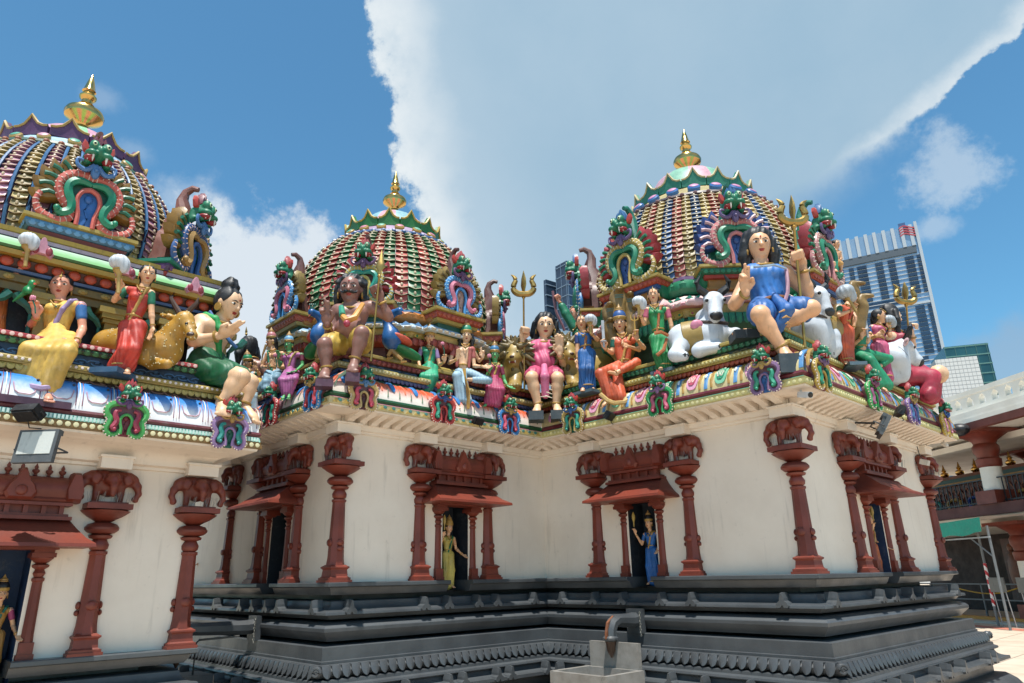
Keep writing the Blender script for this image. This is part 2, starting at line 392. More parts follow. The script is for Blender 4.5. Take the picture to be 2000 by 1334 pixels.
def ring(parent, name, path, prof, m, segs=None, closed=True, label=None):
    mb = MB(); mould(mb, path, prof, closed, segs)
    return mb.build(name, m, parent, label=label)
def edge(path, i):
    a = np.array(path[i], float); b = np.array(path[(i+1) % len(path)], float); d = unit(b-a)
    return a, b, d, np.array([d[1], -d[0]])
def face_frame(path, i, s, o, z):
    """matrix: x along the wall, -y out of it, at distance s along edge i"""
    a, b, d, n = edge(path, i); p = a+d*s+n*o
    return frame((p[0], p[1], z), (d[0], d[1], 0), (-n[0], -n[1], 0), (0, 0, 1))
def spots(path, i, o, pitch, conv0=True, conv1=True, pad=0.0):
    """evenly spaced stations along edge i when it is offset by o"""
    P = miter(path, o); n = len(path); a, b = P[i], P[(i+1) % n]; L = np.linalg.norm(b-a)-2*pad; k = max(1, int(round(L/pitch)))
    a0 = np.array(path[i], float); d = unit(np.array(path[(i+1) % n], float)-a0); s0 = (a-a0)@d+pad
    return [s0+(j+.5)*L/k for j in range(k)], L/k
def row(parent, name, path, segs, o, z, pitch, me, m, pad=0.02, stuff=False, alt=None, skip=None):
    """the same small piece repeated along the edges, each its own object (or one joined strip when tiny)"""
    mb = MB() if stuff else None; cnt = 0
    if stuff:
        base = np.empty(len(me.vertices)*3, np.float32); me.vertices.foreach_get('co', base); base = base.reshape(-1, 3).astype(float); F = [tuple(p.vertices) for p in me.polygons]
    for i in segs:
        ss, pt = spots(path, i, o, pitch, pad=pad)
        for j, s in enumerate(ss):
            if skip and skip(i, s): continue
            M = face_frame(path, i, s, o, z)
            if stuff:
                A = np.array(M); mb.add(base@A[:3, :3].T+A[:3, 3], F)
            else: share(name, me, (alt[j % len(alt)] if alt else m), parent, M)
            cnt += 1
    if stuff: mb.build(name, m, parent, kind='stuff')
def petal_mesh(w, h, d, point=0.0, n=6, name='petal'):
    """hanging lotus petal, domed; x lateral, top at z=0"""
    mb = MB(); out = [(-w/2, 0, 0)]+[(-w/2*math.cos(t), 0, -h*.45-h*(.55-.0)*math.sin(t)-(point*h if abs(t-PI/2) < .01 else 0)) for t in np.linspace(0, PI, n+1)]+[(w/2, 0, 0)]
    V = [(0, -d, -h*.45)]+out; k = len(out)
    mb.add(V, [(0, 1+i, 1+(i+1) % k) for i in range(k)]); return mb.mesh(name)
def disc_mesh(r, d, n=10, name='disc'):
    mb = MB(); M = [[1, 0, 0], [0, 0, -1], [0, 1, 0]]
    mb.lathe([(r, 0), (r*.92, d*.7), (r*.5, d), (0.001, d*.9)], n, M=[[1, 0, 0], [0, 0, -1], [0, 1, 0]]); return mb.mesh(name)

# ---- pilaster pieces (shared meshes; x along wall, -y outwards, z up from the plinth)
def make_pilaster():
    d = {}
    mb = MB().lathe([(.098, .16), (.092, .2), (.086, .24), (.068, .82), (.078, .83), (.078, .85), (.066, .855)], 8, a0=PI/8)
    for s in (-1, 1): mb.ell((s*.085, 0, .4), (.022, .04, .035)).ell((s*.09, 0, .34), (.02, .04, .025)); 
    mb.ell((0, -.085, .4), (.05, .02, .04)); d['shaft'] = mb.mesh('shaft')
    d['base'] = MB().box((0, 0, .012), (.135, .135, .012)).box((0, 0, .035), (.122, .122, .012)).lathe([(.16, .046), (.14, .06), (.13, .125), (.14, .135), (.155, .142), (.155, .155), (.13, .165), (.11, .175)], 4, a0=PI/4).mesh('base', smooth=False)
    d['neck'] = MB().lathe([(.05, .85), (.075, .875), (.08, .91), (.06, .945), (.055, .955), (.09, .965), (.1, .985), (.07, 1.0), (.11, 1.01), (.14, 1.035), (.142, 1.055), (.12, 1.085), (.075, 1.1)], 16).mesh('neck')
    d['lotus'] = MB().lathe([(.06, 1.1), (.1, 1.125), (.15, 1.15), (.2, 1.185), (.215, 1.2), (.2, 1.205), (.1, 1.21)], 8, a0=PI/8).mesh('lotus')
    d['abacus'] = MB().box((0, 0, 1.235), (.185, .185, .024)).box((0, 0, 1.267), (.15, .15, .008)).mesh('abacus', smooth=False)
    s = SDF(); s.ell((0, 0, 1.43), (.12, .1, .1), k=.04).cone((-.1, -.02, 1.5), (.1, -.02, 1.5), .065, k=.04)
    for q in (-1, 1):
        s.ell((q*.165, -.03, 1.485), (.07, .065, .065), k=.04)
        s.chain([(q*.2, -.04, 1.47), (q*.235, -.05, 1.42), (q*.245, -.05, 1.36), (q*.225, -.05, 1.31)], [.04, .032, .026, .03], k=.02)
        s.ell((q*.13, -.1, 1.48), (.045, .02, .055), k=.015).cone((q*.1, -.03, 1.42), (q*.1, -.03, 1.29), .035, .03, k=.02)
    s.ell((0, -.12, 1.48), (.065, .06, .06), k=.03).chain([(0, -.16, 1.46), (0, -.185, 1.4), (0, -.18, 1.34)], [.038, .03, .024], k=.02)
    d['elephant_bracket'] = s.mesh(.0125, lambda P: .004*np.sin(P[:, 2]*70)*np.cos(P[:, 0]*60), name='elephant_bracket')
    mb = MB(); rr = random.Random(3)
    for i in range(30):
        x = -.19+.38*rr.random(); y = -.19+.1*rr.random(); a = rr.uniform(-.35, .35); b = rr.uniform(-.3, .1)
        mb.tube([(x, y, 1.27), (x+a*.09, y+b*.09, 1.36)], .0011, 3)
    d['bird_spikes'] = mb.mesh('bird_spikes', smooth=False)
    return d
PIL = make_pilaster()
SPIKE = mat('9a9a98', rough=.35, metal=.8, bump=0)
def pilaster(parent, M, spikes=True):
    p = share('pilaster', PIL['shaft'], RUST, parent, M)
    for k in ('base', 'neck', 'lotus', 'abacus', 'elephant_bracket'): share(k, PIL[k], RUST, p, M)
    if spikes: share('bird_spikes', PIL['bird_spikes'], SPIKE, p, M)
    return p

# ---- niche pieces
def make_niche():
    d = {}
    mb = MB()
    mb.box((0, 0, .02), (.062, .062, .02)).box((0, 0, .08), (.052, .052, .05)).lathe([(.05, .13), (.046, .2), (.04, .6), (.05, .61), (.05, .63), (.035, .64), (.05, .67), (.035, .7), (.065, .72), (.068, .735), (.04, .75), (.06, .76), (.09, .79), (.09, .8)], 8, a0=PI/8).box((0, 0, .815), (.09, .09, .018)).box((0, 0, .845), (.075, .085, .014))
    d['niche_post'] = mb.mesh('niche_post')
    d['lintel'] = MB().box((0, -.05, .872), (.36, .11, .014)).mesh('lintel', smooth=False)
    mb = MB(); prof = [(.43, .872), (.425, .9), (.31, .95), (.2, 1.03), (.1, 1.1)]; wid = [.57, .565, .51, .45, .41]
    V = []; 
    for (o, z), w in zip(prof, wid): V += [(-w, 0.02, z), (-w, -o, z), (w, -o, z), (w, 0.02, z)]
    f = [(4*i+j, 4*i+j+1, 4*i+4+j+1, 4*i+4+j) for i in range(4) for j in range(3)]+[(0, 3, 2, 1), (16, 17, 18, 19)]
    mb.add(V, f); d['canopy'] = mb.mesh('canopy')
    mb = MB().box((0, -.03, 1.115), (.41, .12, .015)).box((0, -.02, 1.14), (.385, .1, .012))
    d['entablature'] = mb.mesh('entablature', smooth=False)
    mb = MB()
    for x in np.linspace(-.33, .33, 6): mb.box((x, -.08, 1.185), (.018, .03, .035))
    mb.box((0, -.05, 1.185), (.34, .03, .035)).box((0, -.03, 1.232), (.4, .12, .013))
    d['baluster_band'] = mb.mesh('baluster_band', smooth=False)
    mb = MB(); pr = [(.13, 1.245), (.145, 1.27), (.13, 1.29), (.15, 1.34), (.15, 1.38), (.12, 1.43), (.07, 1.465), (-.05, 1.475), (-.05, 1.245)]
    V = [(x, -o, z) for x in (-.4, .4) for o, z in pr]; k = len(pr)
    mb.add(V, [(i, (i+1) % k, k+(i+1) % k, k+i) for i in range(k)]+[tuple(range(k))[::-1], tuple(range(k, 2*k))]); d['barrel_roof'] = mb.mesh('barrel_roof')
    kud = [(-.09, 0), (-.12, .05), (-.1, .11), (-.06, .16), (-.04, .2), (-.015, .26), (.015, .26), (.04, .2), (.06, .16), (.1, .11), (.12, .05), (.09, 0)]
    d['gable'] = MB().prism(kud, -.185, -.12, c=(0, 0, 1.26), bev=.15).ell((0, -.19, 1.33), (.045, .02, .045)).mesh('gable')
    e = [(-.06, 0), (-.075, .1), (-.05, .2), (-.03, .26), (.03, .26), (.05, .2), (.075, .1), (.06, 0)]
    d['end_gable'] = MB().prism(e, -.18, .0, c=(0, 0, 1.25), bev=.2).mesh('end_gable')
    d['finial'] = MB().lathe([(.018, 0), (.012, .015), (.028, .035), (.028, .05), (.012, .06), (.016, .075), (.002, .105)], 8, c=(0, -.03, 1.472)).mesh('finial')
    return d
NI = make_niche()
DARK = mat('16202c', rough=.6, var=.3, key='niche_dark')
def niche(parent, M, recess):
    """niche surround; the canopy is the part that carries the rest"""
    c = share('niche_canopy', NI['canopy'], RUST, parent, M)
    for x in (-.27, .27): share('niche_post', NI['niche_post'], RUST, c, M @ Matrix.Translation((x, .0, 0)))
    for k in ('lintel', 'entablature', 'baluster_band', 'barrel_roof', 'gable'): share(k, NI[k], RUST, c, M)
    for x in (-.4, .4): share('end_gable', NI['end_gable'], RUST, c, M @ Matrix.Translation((x, 0, 0)))
    for x in np.linspace(-.3, .3, 7): share('finial', NI['finial'], RUST, c, M @ Matrix.Translation((x, 0, 0)))
    return c

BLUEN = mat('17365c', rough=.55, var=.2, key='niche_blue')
def wall_with_niches(parent, path, o, z0, z1, niches, nz0, nz1, hw=.2, dep=.3, blue=()):
    P = miter(path, o); n = len(path)
    mb = MB(); rc = []
    for i in range(n):
        a, b = P[i], P[(i+1) % n]; d = unit(b-a); nn = np.array([d[1], -d[0]]); L = np.linalg.norm(b-a)
        off = (np.array(path[i], float)-a)@d
        cuts = sorted(s+off for s in niches.get(i, []))
        def q(s0, s1, za, zb):
            A, B = a+d*s0, a+d*s1; mb.add([(A[0], A[1], za), (B[0], B[1], za), (B[0], B[1], zb), (A[0], A[1], zb)], [(0, 1, 2, 3)])
        pos = 0.0
        for c in cuts:
            q(pos, c-hw, z0, z1); q(c-hw, c+hw, nz1, z1); pos = c+hw
            A, B = a+d*(c-hw), a+d*(c+hw); Ai, Bi = A-nn*dep, B-nn*dep
            r = MB(); r.add([(A[0], A[1], nz0), (B[0], B[1], nz0), (Bi[0], Bi[1], nz0), (Ai[0], Ai[1], nz0), (A[0], A[1], nz1), (B[0], B[1], nz1), (Bi[0], Bi[1], nz1), (Ai[0], Ai[1], nz1)],
                            [(0, 1, 2, 3), (7, 6, 5, 4), (3, 2, 6, 7), (0, 3, 7, 4), (1, 5, 6, 2)])
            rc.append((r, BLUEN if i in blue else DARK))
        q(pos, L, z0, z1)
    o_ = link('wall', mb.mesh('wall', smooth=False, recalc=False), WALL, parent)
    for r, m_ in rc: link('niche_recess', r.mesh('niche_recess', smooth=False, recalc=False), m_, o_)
    return o_

NICHES = {0: [X0-1.5], 1: [1.72], 2: [1.55], 3: [5.22-L1]}
NZ = 1.58
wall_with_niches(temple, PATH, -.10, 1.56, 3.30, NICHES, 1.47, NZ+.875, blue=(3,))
def slab_runs(path, niches, gap=.17):
    """the top course of the plinth, broken at each niche"""
    runs = []; cur = []; n = len(path)
    seq = []
    for i in range(n):
        a, b, d, nn = edge(path, i); seq.append(('v', tuple(a)))
        for s in sorted(niches.get(i, [])): seq.append(('g', tuple(a+d*(s-gap)), tuple(a+d*(s+gap))))
    k = next(j for j, x in enumerate(seq) if x[0] == 'g'); seq = seq[k:]+seq[:k]; cur = [seq[0][2]]
    for x in seq[1:]+[seq[0]]:
        if x[0] == 'v': cur.append(x[1])
        else: cur.append(x[1]); runs.append(cur); cur = [x[2]]
    return runs
def plinth(parent, path, niches, zt, low=True, vis=None):
    dz = zt-1.58; Z = lambda pr: [(o, z+dz) for o, z in pr]
    for r in slab_runs(path, niches): ring(parent, 'plinth_slab', r, Z([(-.36, 1.58), (.034, 1.58), (.042, 1.572), (.043, 1.54), (.03, 1.532), (-.005, 1.527), (-.02, 1.49), (-.045, 1.455), (-.36, 1.45)]), PLINTH, closed=False)
    ring(parent, 'plinth_core', path, Z([(-.34, 1.47), (-.34, .05)]), PLINTH)
    ring(parent, 'plinth_cyma', path, Z([(-.36, 1.40), (-.08, 1.4), (-.065, 1.39)]+[(-.065+.125*(1-math.cos(t)), 1.385-.09*math.sin(t)) for t in np.linspace(.25, PI/2, 6)]+[(.066, 1.287), (.067, 1.264), (-.0, 1.255), (-.03, 1.22), (-.36, 1.21)]), PLINTH)
    ring(parent, 'plinth_torus', path, Z([(-.36, 1.2), (-.05, 1.197), (.0, 1.19), (.05, 1.168), (.075, 1.14), (.074, 1.108), (.04, 1.07), (-.005, 1.03), (-.01, 1.015), (-.36, 1.01)]), PLINTH)
    ring(parent, 'plinth_block', path, Z([(-.36, .985), (.078, .975), (.09, .968), (.094, .848), (.108, .842), (.108, .82), (-.36, .815)]), PLINTH)
    ring(parent, 'plinth_leaf_roll', path, Z([(-.36, .818), (.108, .818), (.135, .808), (.175, .788), (.197, .762), (.19, .735), (.165, .705), (.1, .69), (-.36, .69)]), PLINTH)
    ring(parent, 'plinth_fillet', path, Z([(-.3, .693), (.2, .69), (.225, .684), (.228, .655), (.243, .648), (.262, .64), (.27, .62), (.255, .607), (-.3, .6)]), PLINTH)
    ring(parent, 'plinth_lower_cyma', path, Z([(-.3, .602), (.22, .598)]+[(.225+.12*(1-math.cos(t)), .592-.07*math.sin(t)) for t in np.linspace(.2, PI/2, 6)]+[(.355, .52), (.357, .485), (.3, .475), (.24, .45), (-.3, .44)]), PLINTH)
    ring(parent, 'plinth_foot', path, Z([(.18, .46), (.18, .33), (.28, .325), (.33, .29), (.38, .25), (.4, .22), (.44, .16), (.46, .1), (.5, .09), (.5, -.6)]), PLINTH)
plinth(temple, PATH, NICHES, 1.58)
# carved pieces standing proud of the plinth
lf = MB(); lo_ = [(-.048, .02)]+[(.048*math.cos(t)*(1 if True else 1), -.045*math.sin(t)-.01) for t in np.linspace(PI, 2*PI, 1)]
out = [(-.046, .055), (-.046, .0), (-.036, -.03), (-.018, -.05), (0, -.056), (.018, -.05), (.036, -.03), (.046, 0), (.046, .055)]
V = [(x, -.012-.028*(1-((z-.055)/.111)**2*0-abs(x)/.07)+.0-.03*((.055-z)/.11), z) for x, z in out]+[(x, .06, z) for x, z in out]
lf.add(V+[(0, -.062, -.0)], [(18, i, (i+1) % 9) for i in range(9)]+[(i, (i+1) % 9, 9+(i+1) % 9, 9+i) for i in range(9)])
LEAF = lf.mesh('leaf')
row(temple, 'plinth_leaf', PATH, [0, 1, 2, 3], .165, .757, .108, LEAF, PLINTH)
ga = [(-.05, 0), (-.058, .02), (-.045, .045), (-.022, .06), (-.02, .08), (-.008, .125), (.008, .125), (.02, .08), (.022, .06), (.045, .045), (.058, .02), (.05, 0), (.02, .0), (0, .025), (-.02, 0)]
GAB = MB().prism([(x*1.25, z_*1.2) for x, z_ in ga], -.02, .1, bev=.1).ell((0, -.012, .045), (.012, .008, .012)).mesh('gablet', smooth=False)
for i, ss in {0: (3.2, 4.0, 4.35, 4.7, 5.0, 5.8), 1: (.22, 1.17, 1.5, 1.95, 2.25, 2.9), 2: (.32, .86, 1.3, 1.85, 2.25, 3.3), 3: (.2, 1.38, 1.75, 2.25, 2.66, 3.95)}.items():
    for s in ss: share('plinth_gablet', GAB, PLINTH, temple, face_frame(PATH, i, s, .07, 1.262))
for i, ss in {0: (3.1, 3.6, 4.2, 4.7, 5.3, 5.8), 1: (.2, .75, 1.3, 1.5, 2.0, 2.2, 2.8), 2: (.5, .95, 1.35, 1.7, 2.1, 2.5, 3.0), 3: (.3, .6, .95, 1.75, 2.1, 2.6, 3.6, 3.85)}.items():
    for s in ss: share('plinth_gablet', GAB, PLINTH, temple, face_frame(PATH, i, s, .365, .48))
CURL = MB().tube([(.045*math.cos(a)*(1-a/14), -.07, .045*math.sin(a)*(1-a/14)) for a in np.linspace(0, 9, 22)], .012, 6).ell((0, -.03, 0), (.05, .05, .055)).mesh('corner_scroll')
for c, q in ((PATH[1], -45), (PATH[3], -45), (PATH[4], 45)):
    o = .165; sx = 1; p = (c[0]+o, c[1]+(-o if q < 0 else o)); share('corner_scroll', CURL, PLINTH, temple, Matrix.Translation((p[0], p[1], .765)) @ Matrix.Rotation(R_(q+90), 4, 'Z'))

# pilasters and niches
for i, ss in {0: (X0-2.95, X0-1.98, X0-.99), 1: (1.17, 2.24), 2: (.86, 2.24), 3: (4.56-L1, 5.87-L1)}.items():
    for s in ss: pilaster(temple, face_frame(PATH, i, s, -.10, NZ))
pilaster(temple, Matrix.Translation((-.1, .1, NZ)) @ Matrix.Rotation(R_(0), 4, 'Z'))
pilaster(temple, Matrix.Translation((L2-.1, L1+.1, NZ)))
pilaster(temple, Matrix.Translation((L2-.1, L1+L3-.1, NZ)) @ Matrix.Rotation(R_(90), 4, 'Z'))
for i, s in ((0, X0-1.5), (1, 1.72), (2, 1.55), (3, 5.22-L1)): niche(temple, face_frame(PATH, i, s, -.10, NZ), None)

# cornice under the eave: fascia, blocks over the pilasters and curved corbels
ring(temple, 'cornice_fascia', PATH, [(-.12, 3.17), (-.075, 3.18), (-.07, 3.2), (-.045, 3.212), (-.04, 3.25), (-.03, 3.262), (-.03, 3.275), (-.05, 3.28), (-.05, 3.345), (.25, 3.35), (.31, 3.352), (.312, 3.372), (.1, 3.378)], WALL)
pr = [(-.04, .0), (.015, -.002), (.03, .008), (.06, .022), (.12, .034), (.19, .048), (.26, .072), (.285, .078), (.285, .088), (-.04, .088)]
mb = MB(); V = [(x, -o, z) for x in (-.04, .04) for o, z in pr]; k = len(pr)
mb.add(V, [(i, (i+1) % k, k+(i+1) % k, k+i) for i in range(k)]+[tuple(range(k))[::-1], tuple(range(k, 2*k))]); CORB = mb.mesh('corbel', smooth=False)
row(temple, 'corbel', PATH, [0, 1, 2, 3], .0, 3.272, .155, CORB, WALL, pad=.03)
BLK = MB().box((0, 0, .05), (.13, .145, .05)).box((0, 0, .108), (.145, .16, .01)).mesh('cornice_block', smooth=False)
for i, ss in {0: (X0-2.95, X0-1.98, X0-.99), 1: (1.17, 2.24), 2: (.86, 2.24), 3: (4.56-L1, 5.87-L1)}.items():
    for s in ss: share('cornice_block', BLK, WALL, temple, face_frame(PATH, i, s, -.08, 3.148))
for p in ((-.1, .1), (L2-.1, L1+.1), (L2-.1, L1+L3-.1)): share('cornice_block', BLK, WALL, temple, Matrix.Translation((p[0], p[1], 3.148)))

# ---- painted eave and ledges; half with green, half with maroon trim
def eave(parent, path, segs, zs, c, half='m'):
    """zs: band bottom, band top, trim bottom, trim top, roll top, ledge bottom, ledge top, upper petal bottom, upper ledge top"""
    b0, b1, t0, t1, rt_, l0, l1, u0, u1 = zs
    ring(parent, 'eave_band', path, [(.2, b0), (.332, b0+.002), (.336, b0+.012), (.325, b1-.012), (.33, b1), (.2, b1+.004)], c['band'], segs)
    ring(parent, 'eave_fillet', path, [(.2, b1+.004), (.318, b1+.004), (.31, t0), (.2, t0)], c['fillet'], segs)
    ring(parent, 'eave_trim', path, [(.2, t0), (.305, t0+.004), (.322, (t0+t1)/2), (.31, t1-.004), (.2, t1)], c['trim'], segs)
    R = arc(.3, t1-.01, .12, rt_, 9)
    ring(parent, 'eave_roll', path, [(.2, t1-.01)]+R+[(.0, rt_)], c['roll'], segs)
    ring(parent, 'scroll_frieze', path, [(.08, rt_-.02), (.08, l0+.01)], c['frieze'], segs)
    ring(parent, 'ledge_petal_roll', path, [(.05, l0-.05), (.1, l0-.045), (.135, l0-.025), (.14, l0-.005), (.1, l0+.004), (.05, l0+.004)], c['roll2'], segs)
    ring(parent, 'ledge', path, [(.0, l0+.004), (.15, l0+.004), (.158, l0+.016), (.175, l0+.018), (.177, l1-.012), (.168, l1), (-.1, l1)], c['ledge'], segs)
    ring(parent, 'upper_frieze', path, [(.03, l1-.01), (.03, u0+.01)], c['frieze2'], segs)
    h = u1-u0
    ring(parent, 'upper_petal_roll', path, [(-.05, u0), (.05, u0+.003), (.075, u0+h*.3), (.065, u0+h*.58), (-.05, u0+h*.6)], c['roll3'], segs)
    ring(parent, 'upper_ledge', path, [(-.05, u0+h*.6), (.075, u0+h*.6), (.085, u0+h*.66), (.085, u1-.008), (.075, u1), (-.4, u1)], c['ledge2'], segs)
    p2 = petal_mesh(.06, l0-.0-(l0-.05)+.004, .022); row(parent, 'ledge_petals', path, segs, .135, l0, .062, p2, c['pet2'], stuff=True)
    p3 = petal_mesh(.07, h*.6, .026); row(parent, 'upper_petals', path, segs, .062, u0+h*.58, .072, p3, c['pet3'], stuff=True)
    dn = disc_mesh(.022, .007); row(parent, 'ledge_beads', path, segs, .176, (l0+l1)/2+.008, .05, disc_mesh(.014, .006, 8), c['bead'], stuff=True)
ZR = (3.372, 3.445, 3.458, 3.518, 3.752, 3.835, 3.905, 3.985, 4.095)
eave(temple, PATH, [5, 0, 1], ZR, dict(band='d8cb9a', fillet='pink', trim='14502f', roll=gradmat('eee6dc', 'd4552f', 3.55, 3.7), frieze='0f4f48', roll2='2b3a63', ledge='b5a668', frieze2='19283a', roll3='6d2a2c', ledge2='a08a48', pet2='41507f', pet3='86363a', bead='e0d6a8'))
eave(temple, PATH, [2, 3, 4], ZR, dict(band='d6cc86', fillet='5fb39a', trim='6d2330', roll=mat('d9c894', var=.1), frieze='4a2a22', roll2='7c2f22', ledge='b09c52', frieze2='2a3d33', roll3='17503f', ledge2='b09c52', pet2='a8492f', pet3='2c8266', bead='e6dc9c'))
mb = MB(); q = miter(PATH, .08); mb.add([(x, y, 4.09) for x, y in q], [tuple(range(6))]); mb.build('roof_deck', mat('6a625a'), temple, smooth=False)

def roll_pt(s, t, off, zb, zt):
    """point on the eave roll: s along, t 0..1 up the curve (local x, -y out, z)"""
    a = t*PI/2; o = .12+.18*math.cos(a)+off*math.cos(a); z = zb+(zt-zb)*math.sin(a)+off*math.sin(a); return (s, -o, z)
def roll_patch(outline, zb, zt, off=.008, name='motif'):
    """raised painted motif following the roll; outline in (s, t)"""
    pts = np.array(outline); c = pts.mean(0); n = len(pts); mb = MB()
    V = [roll_pt(c[0], c[1], off*1.25, zb, zt)]+[roll_pt(c[0]+(p[0]-c[0])*.6, c[1]+(p[1]-c[1])*.6, off*1.2, zb, zt) for p in pts]+[roll_pt(p[0], p[1], off, zb, zt) for p in pts]+[roll_pt(p[0], p[1], -.004, zb, zt) for p in pts]
    f = [(0, 1+i, 1+(i+1) % n) for i in range(n)]+[(1+k*n+i, 1+(k+1)*n+i, 1+(k+1)*n+(i+1) % n, 1+k*n+(i+1) % n) for k in range(2) for i in range(n)]
    mb.add(V, f); return mb.mesh(name)
ZB, ZT = 3.508, 3.752
def oval(w, t0, t1, n=14, sq=.7):
    return [(w/2*np.sign(math.cos(a))*abs(math.cos(a))**sq, (t0+t1)/2+(t1-t0)/2*np.sign(math.sin(a))*abs(math.sin(a))**sq) for a in np.arange(n)*2*PI/n]
DROP = roll_patch([(-.03, .98), (-.032, .6), (-.03, .42), (-.018, .34), (0, .31), (.018, .34), (.03, .42), (.032, .6), (.03, .98)], ZB, ZT, .014, 'teardrop')
STRIPE = roll_patch([(-.008, .98), (-.005, .4), (-.012, .2), (-.02, .12), (.0, .12), (.004, .3), (.008, .98)], ZB, ZT, .006, 'stripe')
RIB = roll_patch([(-.02, .99), (-.014, .5), (-.01, .3), (.01, .3), (.014, .5), (.02, .99)], ZB, ZT, .005, 'rib')
for i in (0, 1):
    ss, pt = spots(PATH, i, .3, .33)
    for s in ss:
        share('teardrop_motif', DROP, 'blue', temple, face_frame(PATH, i, s, 0, 0))
        for d in (.085, .245): share('stripe_motif', STRIPE, '7a8f78', temple, face_frame(PATH, i, s+d, 0, 0))
        for d in (.165,): share('rib_motif', RIB, 'e0805f', temple, face_frame(PATH, i, s+d, 0, 0))
CART = roll_patch(oval(.15, .14, .92), ZB, ZT, .012, 'cartouche'); CART2 = roll_patch(oval(.1, .28, .85), ZB, ZT, .022, 'cartouche_heart'); SWIRL = MB()
for sx in (-1, 1):
    pts = [roll_pt(sx*(.022+.02*math.cos(a)*(1-a/11)), .45+.16*math.sin(a)*(1-a/11), .026, ZB, ZT) for a in np.linspace(0, 7.5, 16)]; SWIRL.tube(pts, .0045, 5)
for k in range(5):
    a = PI*(.2+.15*k); SWIRL.tube([roll_pt(.012*math.cos(a), .56+.02*math.sin(a), .025, ZB, ZT), roll_pt(.046*math.cos(a), .62+.22*math.sin(a), .022, ZB, ZT)], .0045, 5)
SWIRL = SWIRL.mesh('swirl')
STRAP = roll_patch([(-.022, .97), (-.026, .5), (-.022, .08), (.022, .08), (.026, .5), (.022, .97)], ZB, ZT, .01, 'strap'); GEM = roll_patch(oval(.03, .42, .62, 8, 1), ZB, ZT, .02, 'gem')
BRK = roll_patch([(-.016, .95), (-.024, .6), (-.012, .5), (-.024, .35), (-.016, .1), (.01, .1), (.016, .5), (.01, .95)], ZB, ZT, .009, 'bracket')
for i in (2, 3):
    ss, pt = spots(PATH, i, .3, .36)
    for j, s in enumerate(ss):
        c1, c2 = (('7cc3a0', '2f9a72') if j % 2 else ('e0a0bd', 'c74f6a'))
        F = face_frame(PATH, i, s, 0, 0); p = share('cartouche', CART, c1, temple, F); share('cartouche_heart', CART2, c2, p, F); share('swirl', SWIRL, 'ead8c8', p, F)
        F = face_frame(PATH, i, s+.18, 0, 0); p = share('strap_motif', STRAP, '5a93c8', temple, F); share('gem', GEM, 'cfe0ea', p, F)
        for d in (.105, .255): share('bracket_motif', BRK, 'b08a44', temple, face_frame(PATH, i, s+d, 0, 0))
BT = disc_mesh(.02, .006, 8)
row(temple, 'band_beads', PATH, [2, 3], .333, 3.405, .062, BT, 'e8e0a4', stuff=True)
tri = MB(); tri.prism([(-.05, -.022), (.05, -.022), (0, .026)], -.006, .004); row(temple, 'band_chevrons', PATH, [0, 1], .333, 3.408, .115, tri.mesh('chevron', smooth=False), 'c5a75a', stuff=True)
hm = MB(); hm.lathe([(.028, 0), (.024, .006), (.001, .008)], 8, M=[[1, 0, 0], [0, 0, -1], [0, .7, 0]]); row(temple, 'band_fans', PATH, [0, 1], .335, 3.42, .115, hm.mesh('fan'), '4f8f88', pad=.07, stuff=True)

# ---- left building
NL = {1: [6.0-2.77]}
ZL = 1.03
wall_with_niches(annex, PATHL, -.10, 1.01, 2.86, NL, .8, ZL+.875, blue=(1,))
plinth(annex, PATHL, NL, ZL)
for s in (6.0-3.5, 6.0-2.08): pilaster(annex, face_frame(PATHL, 1, s, -.10, ZL))
pilaster(annex, Matrix.Translation((-.45, -1.29, ZL)) @ Matrix.Rotation(R_(90), 4, 'Z'))
niche(annex, face_frame(PATHL, 1, 6.0-2.77, -.10, ZL), None)
ring(annex, 'cornice_fascia', PATHL, [(-.12, 2.62), (-.075, 2.63), (-.07, 2.655), (-.03, 2.67), (-.03, 2.69)]+[(-.03+.25*(1-math.cos(t)), 2.69+.13*math.sin(t)) for t in np.linspace(.15, PI/2, 7)]+[(.25, 2.84), (.3, 2.846), (.305, 2.868), (.1, 2.875)], WALL)
for s in (6.0-3.5, 6.0-2.08): share('cornice_block', BLK, WALL, annex, face_frame(PATHL, 1, s, -.08, 2.6))
share('cornice_block', BLK, WALL, annex, Matrix.Translation((-.45, -1.29, 2.6)))
ZA = (2.868, 2.935, 2.985, 3.04, 3.318, 3.405, 3.468, 3.6, 3.7)
eave(annex, PATHL, [0, 1, 2], ZA, dict(band='8a6a38', fillet='9fd8c8', trim='5e1f2a', roll=gradmat('f0f0f2', '2f80cc', 3.1, 3.27), frieze='3a201c', roll2='8a7a40', ledge='a8904a', frieze2='1d3350', roll3='2c4030', ledge2='b0434a', pet2='b7a860', pet3='3e7a4c', bead='efe0da'))
row(annex, 'band_disc', PATHL, [1], .335, 2.903, .062, disc_mesh(.023, .008), 'ece3b4')
row(annex, 'fillet_teeth', PATHL, [1], .32, 2.962, .03, MB().box((0, 0, 0), (.009, .006, .018)).mesh('tooth', smooth=False), 'd5efe6', stuff=True)
row(annex, 'ledge_disc', PATHL, [1], .087, 3.675, .062, disc_mesh(.02, .007), 'f0c9c0')
zb, zt = 3.03, 3.318
U_ = [(-.085, .97), (-.085, .4), (-.07, .25), (-.04, .2), (.04, .2), (.07, .25), (.085, .4), (.085, .97)]
mb = MB(); mb.tube([roll_pt(s, t, .006, zb, zt) for s, t in U_], .005, 5); ULINE = mb.mesh('panel_outline')
mb = MB(); mb.tube([roll_pt(0, t, .005, zb, zt) for t in np.linspace(.1, .98, 7)], .004, 5); VLINE = mb.mesh('panel_line')
mb = MB(); mb.ell(roll_pt(.085, .6, .006, zb, zt), .012); DOT = mb.mesh('panel_stud')
